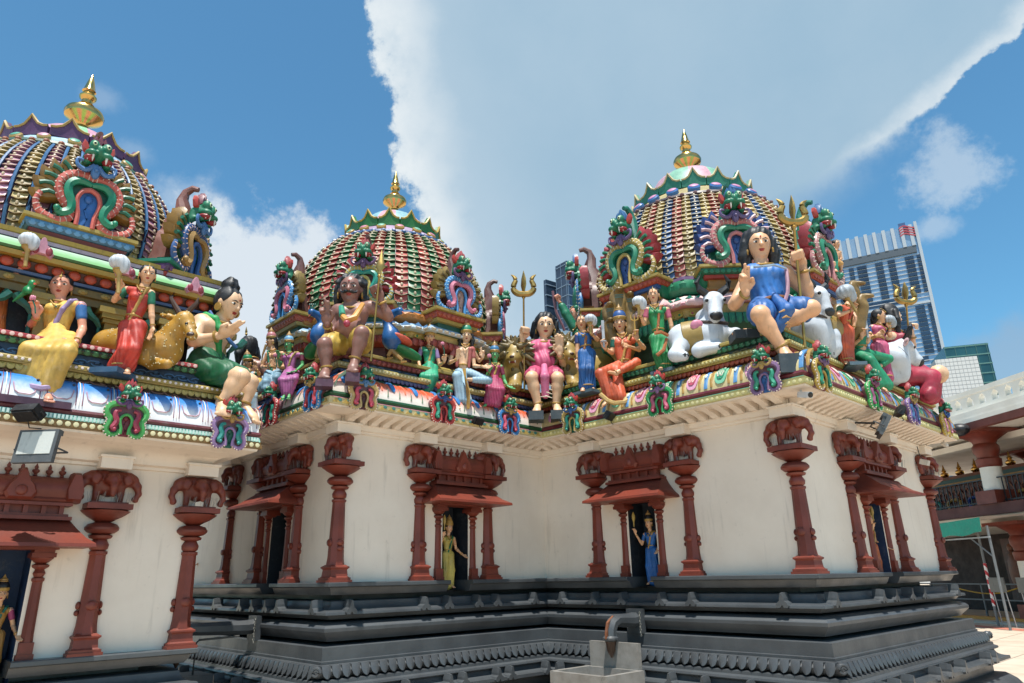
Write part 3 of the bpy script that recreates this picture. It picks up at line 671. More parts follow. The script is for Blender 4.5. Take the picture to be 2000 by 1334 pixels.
ss, pt = spots(PATHL, 1, .3, .27)
for j, s in enumerate(ss):
    F = face_frame(PATHL, 1, s, 0, 0); p = share('panel_outline', ULINE, 'c49aa8', annex, F); share('panel_stud', DOT, '2b3550', p, F)
    for d, c in ((.11, '7a2f4a'), (.135, 'f0ece0'), (.16, '7a2f4a')): share('panel_line', VLINE, c, annex, face_frame(PATHL, 1, s+d, 0, 0))
mb = MB(); q = miter(PATHL, .08); mb.add([(x, y, 3.695) for x, y in q], [(0, 1, 2, 3)]); mb.build('roof_deck', mat('6a625a'), annex, smooth=False)
# painted scrollwork in the friezes (raised vines)
def vine(parent, path, segs, o, z, h, m, pitch=.16):
    mb = MB()
    for i in segs:
        ss, pt = spots(path, i, o, pitch)
        for j, s in enumerate(ss):
            A = np.array(face_frame(path, i, s, o, z)); sg = 1 if j % 2 else -1
            for pts in ([(pt*(.5-.42*math.cos(a)*(1-a/10))-pt*.5, 0, sg*h*.36*math.sin(a)*(1-a/10)) for a in np.linspace(0, 6.5, 11)], [(-pt*.5, 0, -sg*h*.3), (0, 0, -sg*h*.38), (pt*.5, 0, sg*h*.3)]):
                P = np.array(pts)@A[:3, :3].T+A[:3, 3]; mb.tube(P, [.008]*len(pts), 4)
    mb.build('frieze_scrolls', m, parent, kind='stuff')
vine(annex, PATHL, [1], .085, 3.36, .075, '8f6a5e'); vine(annex, PATHL, [1], .035, 3.54, .07, '3f6a9a', .13)
vine(temple, PATH, [2, 3], .085, 3.79, .06, '9a5a40'); vine(temple, PATH, [0, 1], .085, 3.79, .06, '2f8a72')
vine(temple, PATH, [2, 3], .035, 3.945, .06, '7a6a3a', .12); vine(temple, PATH, [0, 1], .035, 3.945, .06, '3f5a80', .12)
# ================================================================ horseshoe ornaments with a monster head
def mirror(pts): return list(pts)+[(-x, z) for x, z in reversed(pts)]
def xz(pts, y): return [(x, y, z) for x, z in pts]
def smooth_pts(p, k=4):
    p = np.array(p, float); out = []
    for i in range(len(p)-1):
        a = p[max(i-1, 0)]; b = p[i]; c = p[i+1]; d = p[min(i+2, len(p)-1)]
        for t in np.arange(k)/k: out.append(.5*((2*b)+(c-a)*t+(2*a-5*b+4*c-d)*t*t+(3*b-a-3*c+d)*t**3))
    out.append(p[-1]); return np.array(out)
def make_arch(big):
    d = {}
    if not big:
        om = [(-.075, .1), (-.1, .035), (-.17, .0), (-.25, .02), (-.285, .1), (-.26, .19), (-.25, .26), (-.3, .34), (-.31, .43), (-.25, .51), (-.14, .55), (0, .555)]
        inn = [(-.17, .09), (-.2, .12), (-.17, .17), (-.15, .24), (-.18, .32), (-.17, .4), (-.1, .43)]
        hz, hs, th = .72, 1.0, .055
    else:
        om = [(-.47, .24), (-.5, .15), (-.46, .06), (-.36, .01), (-.24, .0), (-.16, .06), (-.18, .16), (-.26, .24), (-.31, .33), (-.3, .43), (-.22, .51), (-.1, .54), (0, .54)]
        inn = [(-.3, .1), (-.24, .075), (-.17, .12), (-.17, .2), (-.22, .3), (-.22, .39), (-.15, .45), (-.06, .455), (0, .44)]
        hz, hs, th = .76, .95, .05
    full = smooth_pts(mirror(om)); n = len(full)
    rad = [th*(.55+.45*min(1, i/(n*.2), (n-1-i)/(n*.2))) for i in range(n)]
    d['outer_scroll'] = MB().tube(xz(full, -.07), rad, 7, up=(0, 1, 0)).mesh('outer_scroll')
    mb = MB(); step = 2 if big else 2
    for i in range(2, n-2, step):
        t = unit(full[i+1]-full[i-1]); nn = np.array([t[1], -t[0]])
        if big: mb.tube([(full[i][0]-nn[0]*rad[i]*.95, -.085, full[i][1]-nn[1]*rad[i]*.95), (full[i][0], -.07-rad[i]*1.02, full[i][1]), (full[i][0]+nn[0]*rad[i]*.95, -.085, full[i][1]+nn[1]*rad[i]*.95)], .0075, 4)
        else: mb.ell((full[i][0]-nn[0]*rad[i]*.9, -.1, full[i][1]-nn[1]*rad[i]*.9), .016, n=6, m=4)
    d['edge_beads'] = mb.mesh('edge_beads')
    for sd in (-1, 1):
        ip = smooth_pts([(x*-sd, z) for x, z in inn]) ; k = len(ip)
        mb = MB().tube(xz(ip, -.105), [.05*(.5+.5*math.sin(PI*min(1, .15+.85*i/k))) for i in range(k)], 6, up=(0, 1, 0)).ell((ip[0][0], -.13, ip[0][1]), .034)
        d['inner_scroll' if sd < 0 else 'inner_scroll_'] = mb.mesh('inner_scroll')
    ab = smooth_pts(mirror([(-.085, -.01), (-.085, .1), (-.11, .2), (-.115, .28), (-.075, .36), (0, .39)] if big else [(-.06, .02), (-.065, .12), (-.09, .2), (-.09, .28), (-.05, .34), (0, .36)])); d['arch_band'] = MB().tube(xz(ab, -.1), .026, 6, up=(0, 1, 0)).mesh('arch_band')
    bk = smooth_pts(mirror(om[3 if not big else 2:]), 2)
    d['back_plate'] = MB().prism(bk, -.05, .12).mesh('back_plate', smooth=False)
    d['panel'] = MB().prism([(-.07, -.01), (-.08, .12), (-.1, .22), (-.1, .3), (-.06, .38), (0, .41), (.06, .38), (.1, .3), (.1, .22), (.08, .12), (.07, -.01)], -.062, -.03).ell((0, -.07, .3), (.045, .02, .045)).tube(xz([(0, .02), (.02, .1), (-.02, .18), (.01, .25)], -.065), .012, 5).mesh('panel')
    s = SDF(); q = hs
    s.ell((0, -.1, hz+.02), (.12*q, .13*q, .105*q), k=.03)
    for sd in (-1, 1):
        s.ell((sd*.07*q, -.19*q, hz+.085*q), (.058*q, .06*q, .065*q), k=.012)
        s.ell((sd*.085*q, -.2*q, hz-.02*q), (.075*q, .08*q, .045*q), k=.025)
        s.ell((sd*.11*q, -.12*q, hz-.1*q), (.05*q, .08*q, .03*q), k=.02)
        s.cone((sd*.1*q, -.05, hz), (sd*.12*q, -.03, hz-.12*q), .05*q, .04*q, k=.03)
    s.ell((0, -.22*q, hz+.03*q), (.04*q, .05*q, .06*q), k=.02)
    d['monster_head'] = s.mesh(.0135 if big else .018, name='monster_head')
    for nm, sd in (('mouth', -1), ('mouth_', 1)):
        d[nm] = MB().ell((sd*.1*q, -.19*q, hz-.07*q), (.062*q, .075*q, .035*q)).mesh('mouth')
        d[nm.replace('mouth', 'fang')] = MB().lathe([(.016*q, 0), (.014*q, -.03*q), (.002, -.075*q)], 6, c=(sd*.075*q, -.25*q, hz-.05*q)).lathe([(.014*q, 0), (.012*q, -.03*q), (.002, -.06*q)], 6, c=(sd*.125*q, -.22*q, hz-.05*q)).mesh('fang')
        d[nm.replace('mouth', 'eye')] = MB().ell((sd*.075*q, -.235*q, hz+.09*q), (.03*q, .022*q, .03*q)).mesh('eye')
        d[nm.replace('mouth', 'pupil')] = MB().ell((sd*.078*q, -.252*q, hz+.088*q), (.014*q, .01*q, .014*q), n=6, m=4).mesh('pupil')
        ear = [(0, 0), (.05, .02), (.08, .09), (.06, .15), (.02, .12), (-.01, .06)]
        d[nm.replace('mouth', 'ear')] = MB().prism([(sd*(.11*q+x*q), hz+.03*q+z*q) for x, z in ear], -.11, -.05, bev=.3).mesh('ear')
        cu = smooth_pts([(sd*.02, hz-.13*q), (sd*.1, hz-.2*q), (sd*.19, hz-.17*q), (sd*.2, hz-.1*q), (sd*.14, hz-.1*q)])
        d[nm.replace('mouth', 'whisker_curl')] = MB().tube(xz(cu, -.15), [.032*q*(1-.6*i/len(cu)) for i in range(len(cu))], 6, up=(0, 1, 0)).mesh('whisker_curl')
    d['tongue_plate'] = MB().ell((0, -.15, hz-.19*q), (.055*q, .04, .09*q)).ell((0, -.19, hz-.19*q), .022*q).mesh('tongue_plate')
    cr = MB()
    for sd, x, h_ in ((1, .05, .15), (-1, -.05, .15), (1, 0, .19)): cr.prism([(x*q-.045*q, hz+.1*q), (x*q-.05*q, hz+.14*q+.02), (x*q, hz+.1*q+h_*q), (x*q+.05*q, hz+.14*q+.02), (x*q+.045*q, hz+.1*q)], -.13, -.05, bev=.3)
    d['crest'] = cr.mesh('crest')
    if big:
        k = 0
        for sd in (-1, 1):
            for a, rr in ((-8, .36), (10, .38), (28, .4), (46, .41), (64, .42)):
                c = np.array([sd*.12, .3]); u = np.array([sd*math.cos(R_(a)), math.sin(R_(a))]); v = np.array([-u[1], u[0]])*sd
                P = [c+u*r_+v*w for r_, w in ((.16, -.05), (.28, -.07), (.36, -.065), (.42, -.02), (.46, .04), (.37, .055), (.27, .05), (.16, .04))]
                d['flame_%d' % k] = MB().slot(0).prism(P, -.06, .06, bev=.25).slot(1).tube([(p[0], -.07, p[1]) for p in (c+u*.22, c+u*.28+v*.015, c+u*.34-v*.005, c+u*.38-v*.035)], [.018, .022, .02, .024], 6, up=(0, 1, 0)).mesh('flame'); k += 1
        th_ = np.linspace(-.15, PI+.15, 15); V = []
        for y in (.1, .62):
            V += [(.33*math.cos(a), y, .26+.3*math.sin(a)) for a in th_]+[(-.36, y, -.02), (.36, y, -.02)]
        kk = 17; d['barrel_vault'] = MB().add(V, [(i, (i+1) % kk, kk+(i+1) % kk, kk+i) for i in range(kk)]+[tuple(range(kk))]).tube([(0, .2, .45), (0, .18, .62), (0, .12, .78), (0, .16, .95), (0, .13, 1.05), (0, .05, 1.1), (0, -.02, 1.08)], [.22, .17, .11, .07, .05, .04, .03], 9).mesh('barrel_vault')
    return d
ARCH = {b: make_arch(b) for b in (False, True)}
SUB = ('inner_scroll', 'mouth', 'fang', 'eye', 'pupil', 'ear', 'whisker_curl')
def arch(parent, M, big, c, name, label=None):
    d = ARCH[big]; p = share(name, d['back_plate'], c.get('back', 'mauve'), parent, M, label=label)
    colr = dict(arch_band=c['outer'], outer_scroll=c['outer'], edge_beads=c.get('bead', 'e6d4c4'), inner_scroll=c['inner'], panel=c.get('panel', 'maroon'), monster_head=c.get('head', '1c7a58'), mouth='a02a30', fang='efe8da', eye='c9dcb0', pupil='black', ear=c.get('ear', 'c2453c'),
                whisker_curl=c['curl'], tongue_plate=c['curl'], crest=c.get('crest', 'b54a50'), barrel_vault=c.get('vault', '7a5048'))
    for k, me in d.items():
        if k == 'back_plate': continue
        nm = k.rstrip('_')
        if nm.startswith('flame'): share('flame', me, [c['flame'], c.get('flame2', '1f7a5a')], p, M); continue
        share(nm, me, colr[nm], p, M, **({'kind': 'stuff'} if nm == 'edge_beads' else {}))
    return p
def small_arch(path, i, s, z, h, parent, c, o=.335):
    M = face_frame(path, i, s, o, z) @ Matrix.Diagonal((h, h, h, 1)); return arch(parent, M, False, c, 'horseshoe_ornament')
def along(path, i, px, py, o, z=None):
    """station along edge i of the photo pixel, on the plane o out from it"""
    a, b, d, n = edge(path, i); dd = FW+RT*(px-1000)/FPX-UP*(py-667)/FPX
    t = ((a+n*o-CAM[:2])@n)/(dd[:2]@n); q = CAM+dd*t; return (q[:2]-a)@d
for px, py, i, cc in ((250, 790, 1, dict(outer='4fae5a', inner='a83a52', curl='6d4a78')), (450, 820, 1, dict(outer='9a7aa8', inner='2a8f86', curl='a88448', panel='dkgreen'))):
    small_arch(PATHL, i, along(PATHL, i, px, py, .36), 2.845, .52, annex, cc)
AC = [(530, 800, 0, dict(outer='c24a4e', inner='2a8f7a', curl='3a4a80')), (613, 765, 0, dict(outer='3f86c4', inner='b8424e', curl='b89a58')), (709, 765, 1, dict(outer='c8ae72', inner='d0526a', curl='5a86b0', panel='5a3030')), (864, 795, 1, dict(outer='c0403c', inner='2a9478', curl='3a5a9a')),
      (993, 820, 1, dict(outer='3a86c8', inner='d2566e', curl='b89a58')), (1120, 815, 2, dict(outer='b8a05a', inner='2f9a86', curl='3f6aa8', panel='dkgreen')), (1290, 780, 2, dict(outer='2f9a56', inner='c8607a', curl='8a6a9a')), (1495, 740, 2, dict(outer='8a6a92', inner='2f9a7a', curl='b89a58', panel='3a6aa8')),
      (1603, 730, 3, dict(outer='c8a850', inner='1f8a6a', curl='7a5a80')), (1703, 765, 3, dict(outer='3fae5a', inner='a05a80', curl='8a4a6a')), (1780, 800, 3, dict(outer='8a6aa8', inner='3f6a9a', curl='b89a58')), (1845, 825, 3, dict(outer='d8b84a', inner='c88a9a', curl='2f5aa0'))]
for px, py, i, cc in AC:
    sm = small_arch(PATH, i, along(PATH, i, px, py, .36), 3.35, .52, temple, cc)
    if i == 3: 
        F = face_frame(PATH, i, along(PATH, i, px, py, .36), .33, 3.5); link('ornament_neck', MB().lathe([(.1, 0), (.085, .12), (.06, .3)], 10, M=[[1, 0, 0], [0, 0, 1], [0, -1, 0]]).mesh('ornament_neck'), 'mauve', temple, mw=F)

# ================================================================ domes
def spline_prof(pr, n):
    p = smooth_pts(pr, 12); d = np.r_[0, np.cumsum(np.linalg.norm(np.diff(p, axis=0), axis=1))]
    s = np.linspace(0, d[-1], n); return np.stack([np.interp(s, d, p[:, 0]), np.interp(s, d, p[:, 1])], 1), d[-1]
def shade(c, k):
    f = (.84, .95, 1.05, 1.16)[k]; g_ = (0, 6, -4, 8)[k]
    v = [int(c[i:i+2], 16) for i in (0, 2, 4)]; return '%02x%02x%02x' % tuple(max(0, min(255, int(x*f)+g_)) for x in v)
def octo(c, ap, n=8, a0=22.5): return [(c[0]+ap/math.cos(PI/n)*math.cos(R_(a0+i*360/n)), c[1]+ap/math.cos(PI/n)*math.sin(R_(a0+i*360/n))) for i in range(n)]
def rect(c, a, r0, r1, hw):
    u = np.array([math.cos(a), math.sin(a)]); v = np.array([-u[1], u[0]]); c = np.array(c)
    return [tuple(c+u*r0-v*hw), tuple(c+u*r1-v*hw), tuple(c+u*r1+v*hw), tuple(c+u*r0+v*hw)]
def dome(label, c, prof, ncol, nrow, cols, crown, fin, kud, drum, rib=None, tile_w=1.0, arches=(), group=None, bay=None, lip='d6c8a4', dot='c9b89a'):
    c = np.array(c, float); T = root('shrine_dome', (c[0], c[1], prof[0][1]), label, 'dome')
    base = Matrix.Translation((c[0], c[1], 0))
    pts, L = spline_prof(prof, nrow+1); pitch = L/nrow
    sh, _ = spline_prof(prof, 18); MBs = MB().lathe([(r-.02, z) for r, z in sh], 48, cap=False); shell = MBs.build('dome_shell', 'plum', T, label='ribbed shell under the painted scale tiles'); shell.matrix_basis = WM[T.name].inverted() @ base; WM[shell.name] = base
    camd = CAM[:2]-c; ca = math.atan2(camd[1], camd[0]); tiles = []
    for j in range(nrow):
        (r0, z0), (r1, z1) = pts[j], pts[j+1]; sl = unit([r1-r0, z1-z0]); nrm = np.array([sl[1], -sl[0]])
        w = 2*r0*math.tan(PI/ncol)*tile_w; wt_ = 2*r1*math.tan(PI/ncol)*tile_w; h = pitch*1.1
        w *= .95; V = [(-wt_/2, .008, h), (wt_/2, .008, h), (w/2, -.022, pitch*.22), (w*.3, -.04, .03*pitch), (0, -.046, -.14*pitch), (-w*.3, -.04, .03*pitch), (-w/2, -.022, pitch*.22), (0, -.034, h*.5), (0, .0, h)]
        mb = MB().slot(0).add(V, [(7, 8, 1), (7, 1, 2), (7, 2, 3), (7, 3, 4), (7, 4, 5), (7, 5, 6), (7, 6, 0), (7, 0, 8)]).add([V[2], V[3], V[4], V[5], V[6]]+[(x, .03, z+.02) for x, y, z in V[2:7]], [(i, i+1, 6+i, 5+i) for i in range(4)]).slot(2).add([(x, y-.002, z) for x, y, z in V[2:7]]+[(x*.9, y-.004, z+pitch*.085) for x, y, z in V[2:7]], [(i, i+1, 6+i, 5+i) for i in range(4)])
        mb.slot(1).ell((0, -.042, h*.36), (w*.12, .012, w*.15), n=6, m=4); me = mb.mesh('scale_tile', recalc=True)
        for i in range(ncol):
            a = 2*PI*(i+(.0))/ncol; da = abs((a-ca+PI) % (2*PI)-PI)
            if da > R_(112): continue
            u = np.array([math.cos(a), math.sin(a)]); p = (c[0]+u[0]*r0, c[1]+u[1]*r0, z0)
            X = (-u[1], u[0], 0); Z = (sl[0]*u[0], sl[0]*u[1], sl[1]); Y = (-nrm[0]*u[0], -nrm[0]*u[1], -nrm[1])
            M = frame(p, X, Y, Z); nv = -np.array(Y); vd = CAM-np.array(p); sz = w*h*max(0, (nv@vd))/np.linalg.norm(vd)**3
            q = FW@(np.array(p)-CAM); u_ = 1000+FPX*(RT@(np.array(p)-CAM))/q
            if u_ < -40: sz = 0
            jt = Matrix.Rotation(rng.uniform(-.035, .035), 4, 'Y') @ Matrix.Rotation(rng.uniform(-.03, .05), 4, 'X')
            tiles.append((sz, me, M @ jt, shade(cols[i % len(cols)], int(rng.integers(0, 4))), j))
    tiles.sort(key=lambda t: -t[0])
    for sz, me, M, cc, j in tiles[:298]: share('scale_tile', me, [cc, dot, lip], shell, M)
    rest = MB(); names = sorted(set(t[3] for t in tiles)); cache = {}
    for sz, me, M, cc, j in tiles[298:]:
        if sz <= 0: continue
        if me.name not in cache:
            b = np.empty(len(me.vertices)*3, np.float32); me.vertices.foreach_get('co', b); cache[me.name] = (b.reshape(-1, 3).astype(float), [tuple(p.vertices) for p in me.polygons], [p.material_index for p in me.polygons])
        b, F, mi = cache[me.name]; A = np.array(M); W = b@A[:3, :3].T+A[:3, 3]; nb = rest.n; rest.v.append(W); rest.n += len(W)
        for q, k in zip(F, mi): rest.f.append(tuple(x+nb for x in q)); rest.mi.append(names.index(cc) if k == 0 else len(names)+k-1)
    link('scale_tile_field', rest.mesh('scale_tile_field', recalc=False), names+[dot, lip], shell, kind='stuff')
    if rib:
        for i in range(ncol):
            a = 2*PI*(i+.5)/ncol
            if abs((a-ca+PI) % (2*PI)-PI) > R_(105): continue
            link('dome_rib', MB().tube([(c[0]+(r+.02)*math.cos(a), c[1]+(r+.02)*math.sin(a), z) for r, z in pts[::2]], .017, 6).mesh('dome_rib'), rib, shell)
    # crown
    r0, z0 = prof[-1]; K = crown; h = K['h']
    rope = MB().lathe([(r0-.06, z0-.03), (r0+.02, z0-.03), (r0+.05, z0), (r0+.03, z0+.04), (r0-.08, z0+.05)], 48, cap=False); P = link('crown', rope.mesh('crown'), K['rope'], T, mw=base, label='ring and petal crown on top of the dome')
    bd = MB(); nb = 44
    for i in range(nb): a = 2*PI*i/nb; bd.ell((c[0]+(r0+.05)*math.cos(a), c[1]+(r0+.05)*math.sin(a), z0+.005), (.035, .035, .03), n=6, m=4)
    bd.build('crown_beads', K['bead'], P, kind='stuff')
    link('crown_band', MB().lathe([(r0-.02, z0+.04), (r0-.04, z0+.05), (K['rc']+.02, z0+K['dz']), (K['rc']-.1, z0+K['dz']+.02)], 40, cap=False).mesh('crown_band'), K['band'], P, mw=base)
    nm = K.get('n', 20); DM = MB().slot(0).lathe([(.068, -.02), (.072, .03), (.06, .045)], 14).slot(1).lathe([(.054, .02), (.052, .05), (.03, .058), (.001, .06)], 14).mesh('medallion')
    for i in range(nm):
        a = 2*PI*(i+.5)/nm
        if abs((a-ca+PI) % (2*PI)-PI) > R_(110): continue
        u = np.array([math.cos(a), math.sin(a), 0]); rr = (r0+K['rc'])/2+.01; tl = unit([K['rc']-r0, K['dz']]); Z = unit(u*tl[1]-np.array([0, 0, tl[0]])); X = np.array([-u[1], u[0], 0]); Y = np.cross(Z, X); s_ = K.get('ms', 1)*r0/.95
        M = frame((c[0]+rr*u[0], c[1]+rr*u[1], z0+K['dz']*.55), X*s_, Y*s_, Z*s_); share('medallion', DM, [K['m0'], K['m1'][i % len(K['m1'])]], P, M)
    npet = K.get('np', 14); pw = 2*PI*K['rc']*1.0/npet; ch = K['ch']
    out = [(-.5, 0), (-.5, .42), (-.36, .44), (-.2, .56), (-.07, .82), (0, 1), (.07, .82), (.2, .56), (.36, .44), (.5, .42), (.5, 0)]
    PM = MB().slot(0).prism([(x*pw, z*ch) for x, z in out], -.03, .03).slot(1).tube([(x*pw, -.03, z*ch) for x, z in out[1:-1]], .017, 5, up=(0, 1, 0)).slot(0).mesh('crown_petal')
    for i in range(npet):
        a = 2*PI*(i+.5)/npet; u = np.array([math.cos(a), math.sin(a), 0]); X = np.array([-u[1], u[0], 0]); Z = unit(np.array([0, 0, 1])+u*.12); Y = np.cross(Z, X)
        share('crown_petal', PM, [K['pet'], K['rim']], P, frame((c[0]+u[0]*K['rc'], c[1]+u[1]*K['rc'], z0+K['dz']), X, Y, Z))
    zc = fin[0]; cap, _ = spline_prof([(K['rc']-.06, z0+K['dz']), (K['rc']*.85, z0+K['dz']+.17), (K['rc']*.6, zc-.17), (K['rc']*.3, zc-.04), (.1, zc+.02)], 10)
    cm = MB()
    for k in range(2): pass
    n_ = 24; cm.lathe([tuple(q) for q in cap], n_, cap=False); cm.mi = [1 if (i % n_) % 4 < 2 else 0 for i in range(len(cm.f))]
    link('crown_cap', cm.mesh('crown_cap'), K['cap'], P, mw=base)
    hF = fin[1]-fin[0]; w = fin[2]
    fp = [(.5, 0), (.52, .03), (.42, .05), (.3, .1), (.34, .13), (.55, .17), (.95, .24), (1.0, .29), (.92, .34), (.5, .39), (.3, .42), (.42, .45), (.3, .48), (.28, .53), (.42, .57), (.44, .6), (.3, .64), (.28, .67), (.36, .69), (.3, .72), (.2, .84), (.06, .97), (.01, 1)]
    link('finial', MB().lathe([(r*w, fin[0]+z*hF) for r, z in fp], 28).mesh('finial'), gold(), T, mw=base, label='polished brass pot finial')
    # kudu arches on pedestals
    kz0, kh, kr0, kw = kud
    for a, cc in arches:
        kr = cc.get('kr', kr0); kz = cc.get('kz', kz0)
        A = R_(a); u = (math.cos(A), math.sin(A)); v = (-u[1], u[0])
        M = frame((c[0]+u[0]*kr, c[1]+u[1]*kr, kz), (v[0]*kh*.8, v[1]*kh*.8, 0), (-u[0]*kh*.9, -u[1]*kh*.9, 0), (0, 0, kh*.96))
        arch(T, M, True, cc, 'horseshoe_arch', 'painted horseshoe arch with a green monster head')
        rc = rect(c, A, kr-.75, kr+.07, kw/2); rs = [0, 1, 2]
        pc = cc['ped']
        ring(T, 'pedestal_cornice', rc, [(-.3, kz), (.03, kz), (.03, kz-.035), (.01, kz-.045), (-.02, kz-.05)], pc[0])
        ring(T, 'pedestal_roll', rc, [(-.1, kz-.045), (.005, kz-.05), (.01, kz-.08), (-.03, kz-.12), (-.1, kz-.125)], pc[1])
        pm = petal_mesh(.07, .065, .016); row(T, 'pedestal_petals', rc, rs, .0, kz-.052, .075, pm, pc[4], stuff=True)
        ring(T, 'pedestal_band', rc, [(-.1, kz-.12), (-.04, kz-.125), (-.055, kz-.165), (-.1, kz-.17)], pc[2])
        ring(T, 'pedestal_body', rc, [(-.1, kz-.165), (-.1, kz-.28), (-.06, kz-.29), (-.06, kz-.32), (-.12, kz-.33)], pc[3])
        if bay:
            rb = rect(c, A, kr-.75, bay[0], kw*.43); F = []
            for nm_, n8, ap, prf, m_ in drum[1:-1]: ring(T, nm_.replace('drum', 'bay'), rb, [(o_*.8-.0, z_) for o_, z_ in prf], m_)
            row(T, 'bay_scallop', rb, rs, .14, bay[1]+bay[2]*.66, .1, petal_mesh(.088, bay[2]*.05, .02), bay[3][0]); row(T, 'bay_petal', rb, rs, .05, bay[1]+bay[2]*.52, .09, petal_mesh(.08, bay[2]*.12, .03), bay[3][1])
    # drum mouldings
    for nm_, n8, ap, prf, m_ in drum: ring(T, nm_, octo(c, ap) if n8 == 8 else [(c[0]+ap*x, c[1]+ap*y) for x, y in ((-1, -1), (1, -1), (1, 1), (-1, 1))], prf, m_)
    return T, shell
KM = dict(outer='4a92cf', inner='d07a92', bead='bfe0f0', curl='6d4a72', flame='9a8246', flame2='5a4a20', vault='6a4540', panel='c9a498', back='6a4540', ped=('a8924a', 'a2432c', 'a8924a', '2a5a48', 'b5553a'), crest='b5585a')
KM2 = dict(KM, outer='c9b465', inner='2f9a88', flame='b53a44', panel='6a8a9a')
M_C = (-1.6, 1.62)
def drum_set(c, ap, z0, z1, C):
    h = z1-z0; Z = lambda t: z0+h*t
    return [('drum_wall', 8, ap-.2, [(0, z0), (0, z1)], C[0]),
            ('drum_base', 8, ap, [(-.2, z0+.01), (.12, z0+.01), (.12, Z(.06)), (.06, Z(.1)), (.0, Z(.11)), (-.2, Z(.12))], C[1]),
            ('drum_panel_band', 8, ap, [(-.2, Z(.12)), (-.08, Z(.12)), (-.08, Z(.36)), (-.2, Z(.36))], C[2]),
            ('drum_roll', 8, ap, [(-.2, Z(.36)), (-.03, Z(.365)), (.06, Z(.42)), (.07, Z(.47)), (.02, Z(.52)), (-.2, Z(.525))], C[3]),
            ('drum_jewel_band', 8, ap, [(-.2, Z(.525)), (.02, Z(.53)), (.05, Z(.6)), (.08, Z(.61)), (-.2, Z(.615))], C[4]),
            ('drum_lambrequin', 8, ap, [(-.2, Z(.62)), (.17, Z(.615)), (.18, Z(.64)), (.1, Z(.71)), (.03, Z(.76)), (-.2, Z(.77))], C[5]),
            ('drum_torus', 8, ap, [(-.2, Z(.8)), (-.02, Z(.8)), (.05, Z(.85)), (.06, Z(.9)), (.0, Z(.95)), (-.2, Z(.955))], C[6]),
            ('drum_fillet', 8, ap, [(-.2, Z(.955)), (.01, Z(.955)), (.01, Z(.99)), (-.3, z1)], C[7])]
dome('red and green scale tiled dome behind the moustached statue', M_C, [(1.42, 4.93), (1.46, 5.25), (1.39, 5.6), (1.25, 5.95), (1.1, 6.15), (.95, 6.3)], 52, 15, ['a8524a', '35704a'],
     dict(rc=.68, dz=.25, ch=.27, h=.46, rope='1f4a80', bead='2f62a0', band='b39ab8', m0='b89442', m1=['c87f92', '6fae92'], pet='2c7a3c', rim='c2a650', cap=['8fbcc4', 'd79aa8'], n=20, np=14), (7.12, 7.9, .19),
     (4.93, .92, 1.62, .78), drum_set(M_C, 1.38, 4.09, 4.93, ['23403a', 'b09a50', '5a3028', '7c2f28', 'c8b070', gradmat('c9d8e4', '7fa8cc', 4.6, 4.73), 'b87a3a', '5a92c4']),
     arches=[(-45, KM2), (0, KM), (-90, KM), (45, KM)], bay=(1.52, 4.09, .84, ('c9b9a0', '9a4038')))
KR = dict(outer='c98a8a', inner='2f8a6a', bead='efe2d0', curl='6a5a88', flame='a84048', flame2='1f7a5a', vault='1f7a66', panel='3a5a9a', back='2a8a74', ped=('b09a50', 'b04a32', '2f5a9a', 'a8742f', 'c0583c'), crest='3a6a9a')
KR2 = dict(KR, outer='b9a25a', flame='a83c40', ped=('b09a50', 'b04a32', '2f5a9a', 'a8742f', 'c0583c')); KR3 = dict(KR, outer='cf7f80', flame='34508f', flame2='c2a0a8', ped=('b09a50', '1f6a4a', 'a83c34', 'a8742f', '2f8a62'))
R_C = (1.55, 5.29)
dome('multicoloured scale tiled dome behind the blue clad trident statue', R_C, [(1.62, 5.38), (1.66, 5.7), (1.59, 6.06), (1.48, 6.36), (1.37, 6.6), (1.25, 6.8)], 68, 17, ['b8a266', '4a70a2', 'b8a266', 'a85c54', 'b8a266', '4a70a2', 'a85c54'],
     dict(rc=.9, dz=.33, ch=.3, h=.5, rope='3a2a30', bead='7a5a5c', band='b9a878', m0='3a74b8', m1=['c987ae'], pet='2c7f68', rim='c9b98a', cap=['7fb39a', 'c99aa8'], n=22, np=16), (7.88, 8.78, .23),
     (5.36, 1.15, 1.86, .98), drum_set(R_C, 1.6, 4.09, 5.36, ['20504a', 'b09a50', '2f4a3a', '14584a', 'c8b070', gradmat('d9949c', 'e6c9c4', 4.88, 5.02), '1f7a58', '8a6a92']),
     arches=[(-45, KR3), (-90, KR2), (0, KR), (-135, dict(KR, vault='6a4844', outer='4a86c0', back='6a4844'))], bay=(1.75, 4.09, 1.27, ('d9b9b0', '2a8a68')))
KL = dict(outer='d2675a', inner='1f8a68', bead='f0cfc2', curl='4f7fb8', flame='94702f', flame2='0f6a52', vault='8a5a50', panel='3a74c0', back='2f6a5a', ped=('b09a50', '4f86b0', '6d2430', '8a7a3c', '6fa4cc'), crest='7a3a4a')
L_C = (-2.05, -2.65)
SQ = 1.46
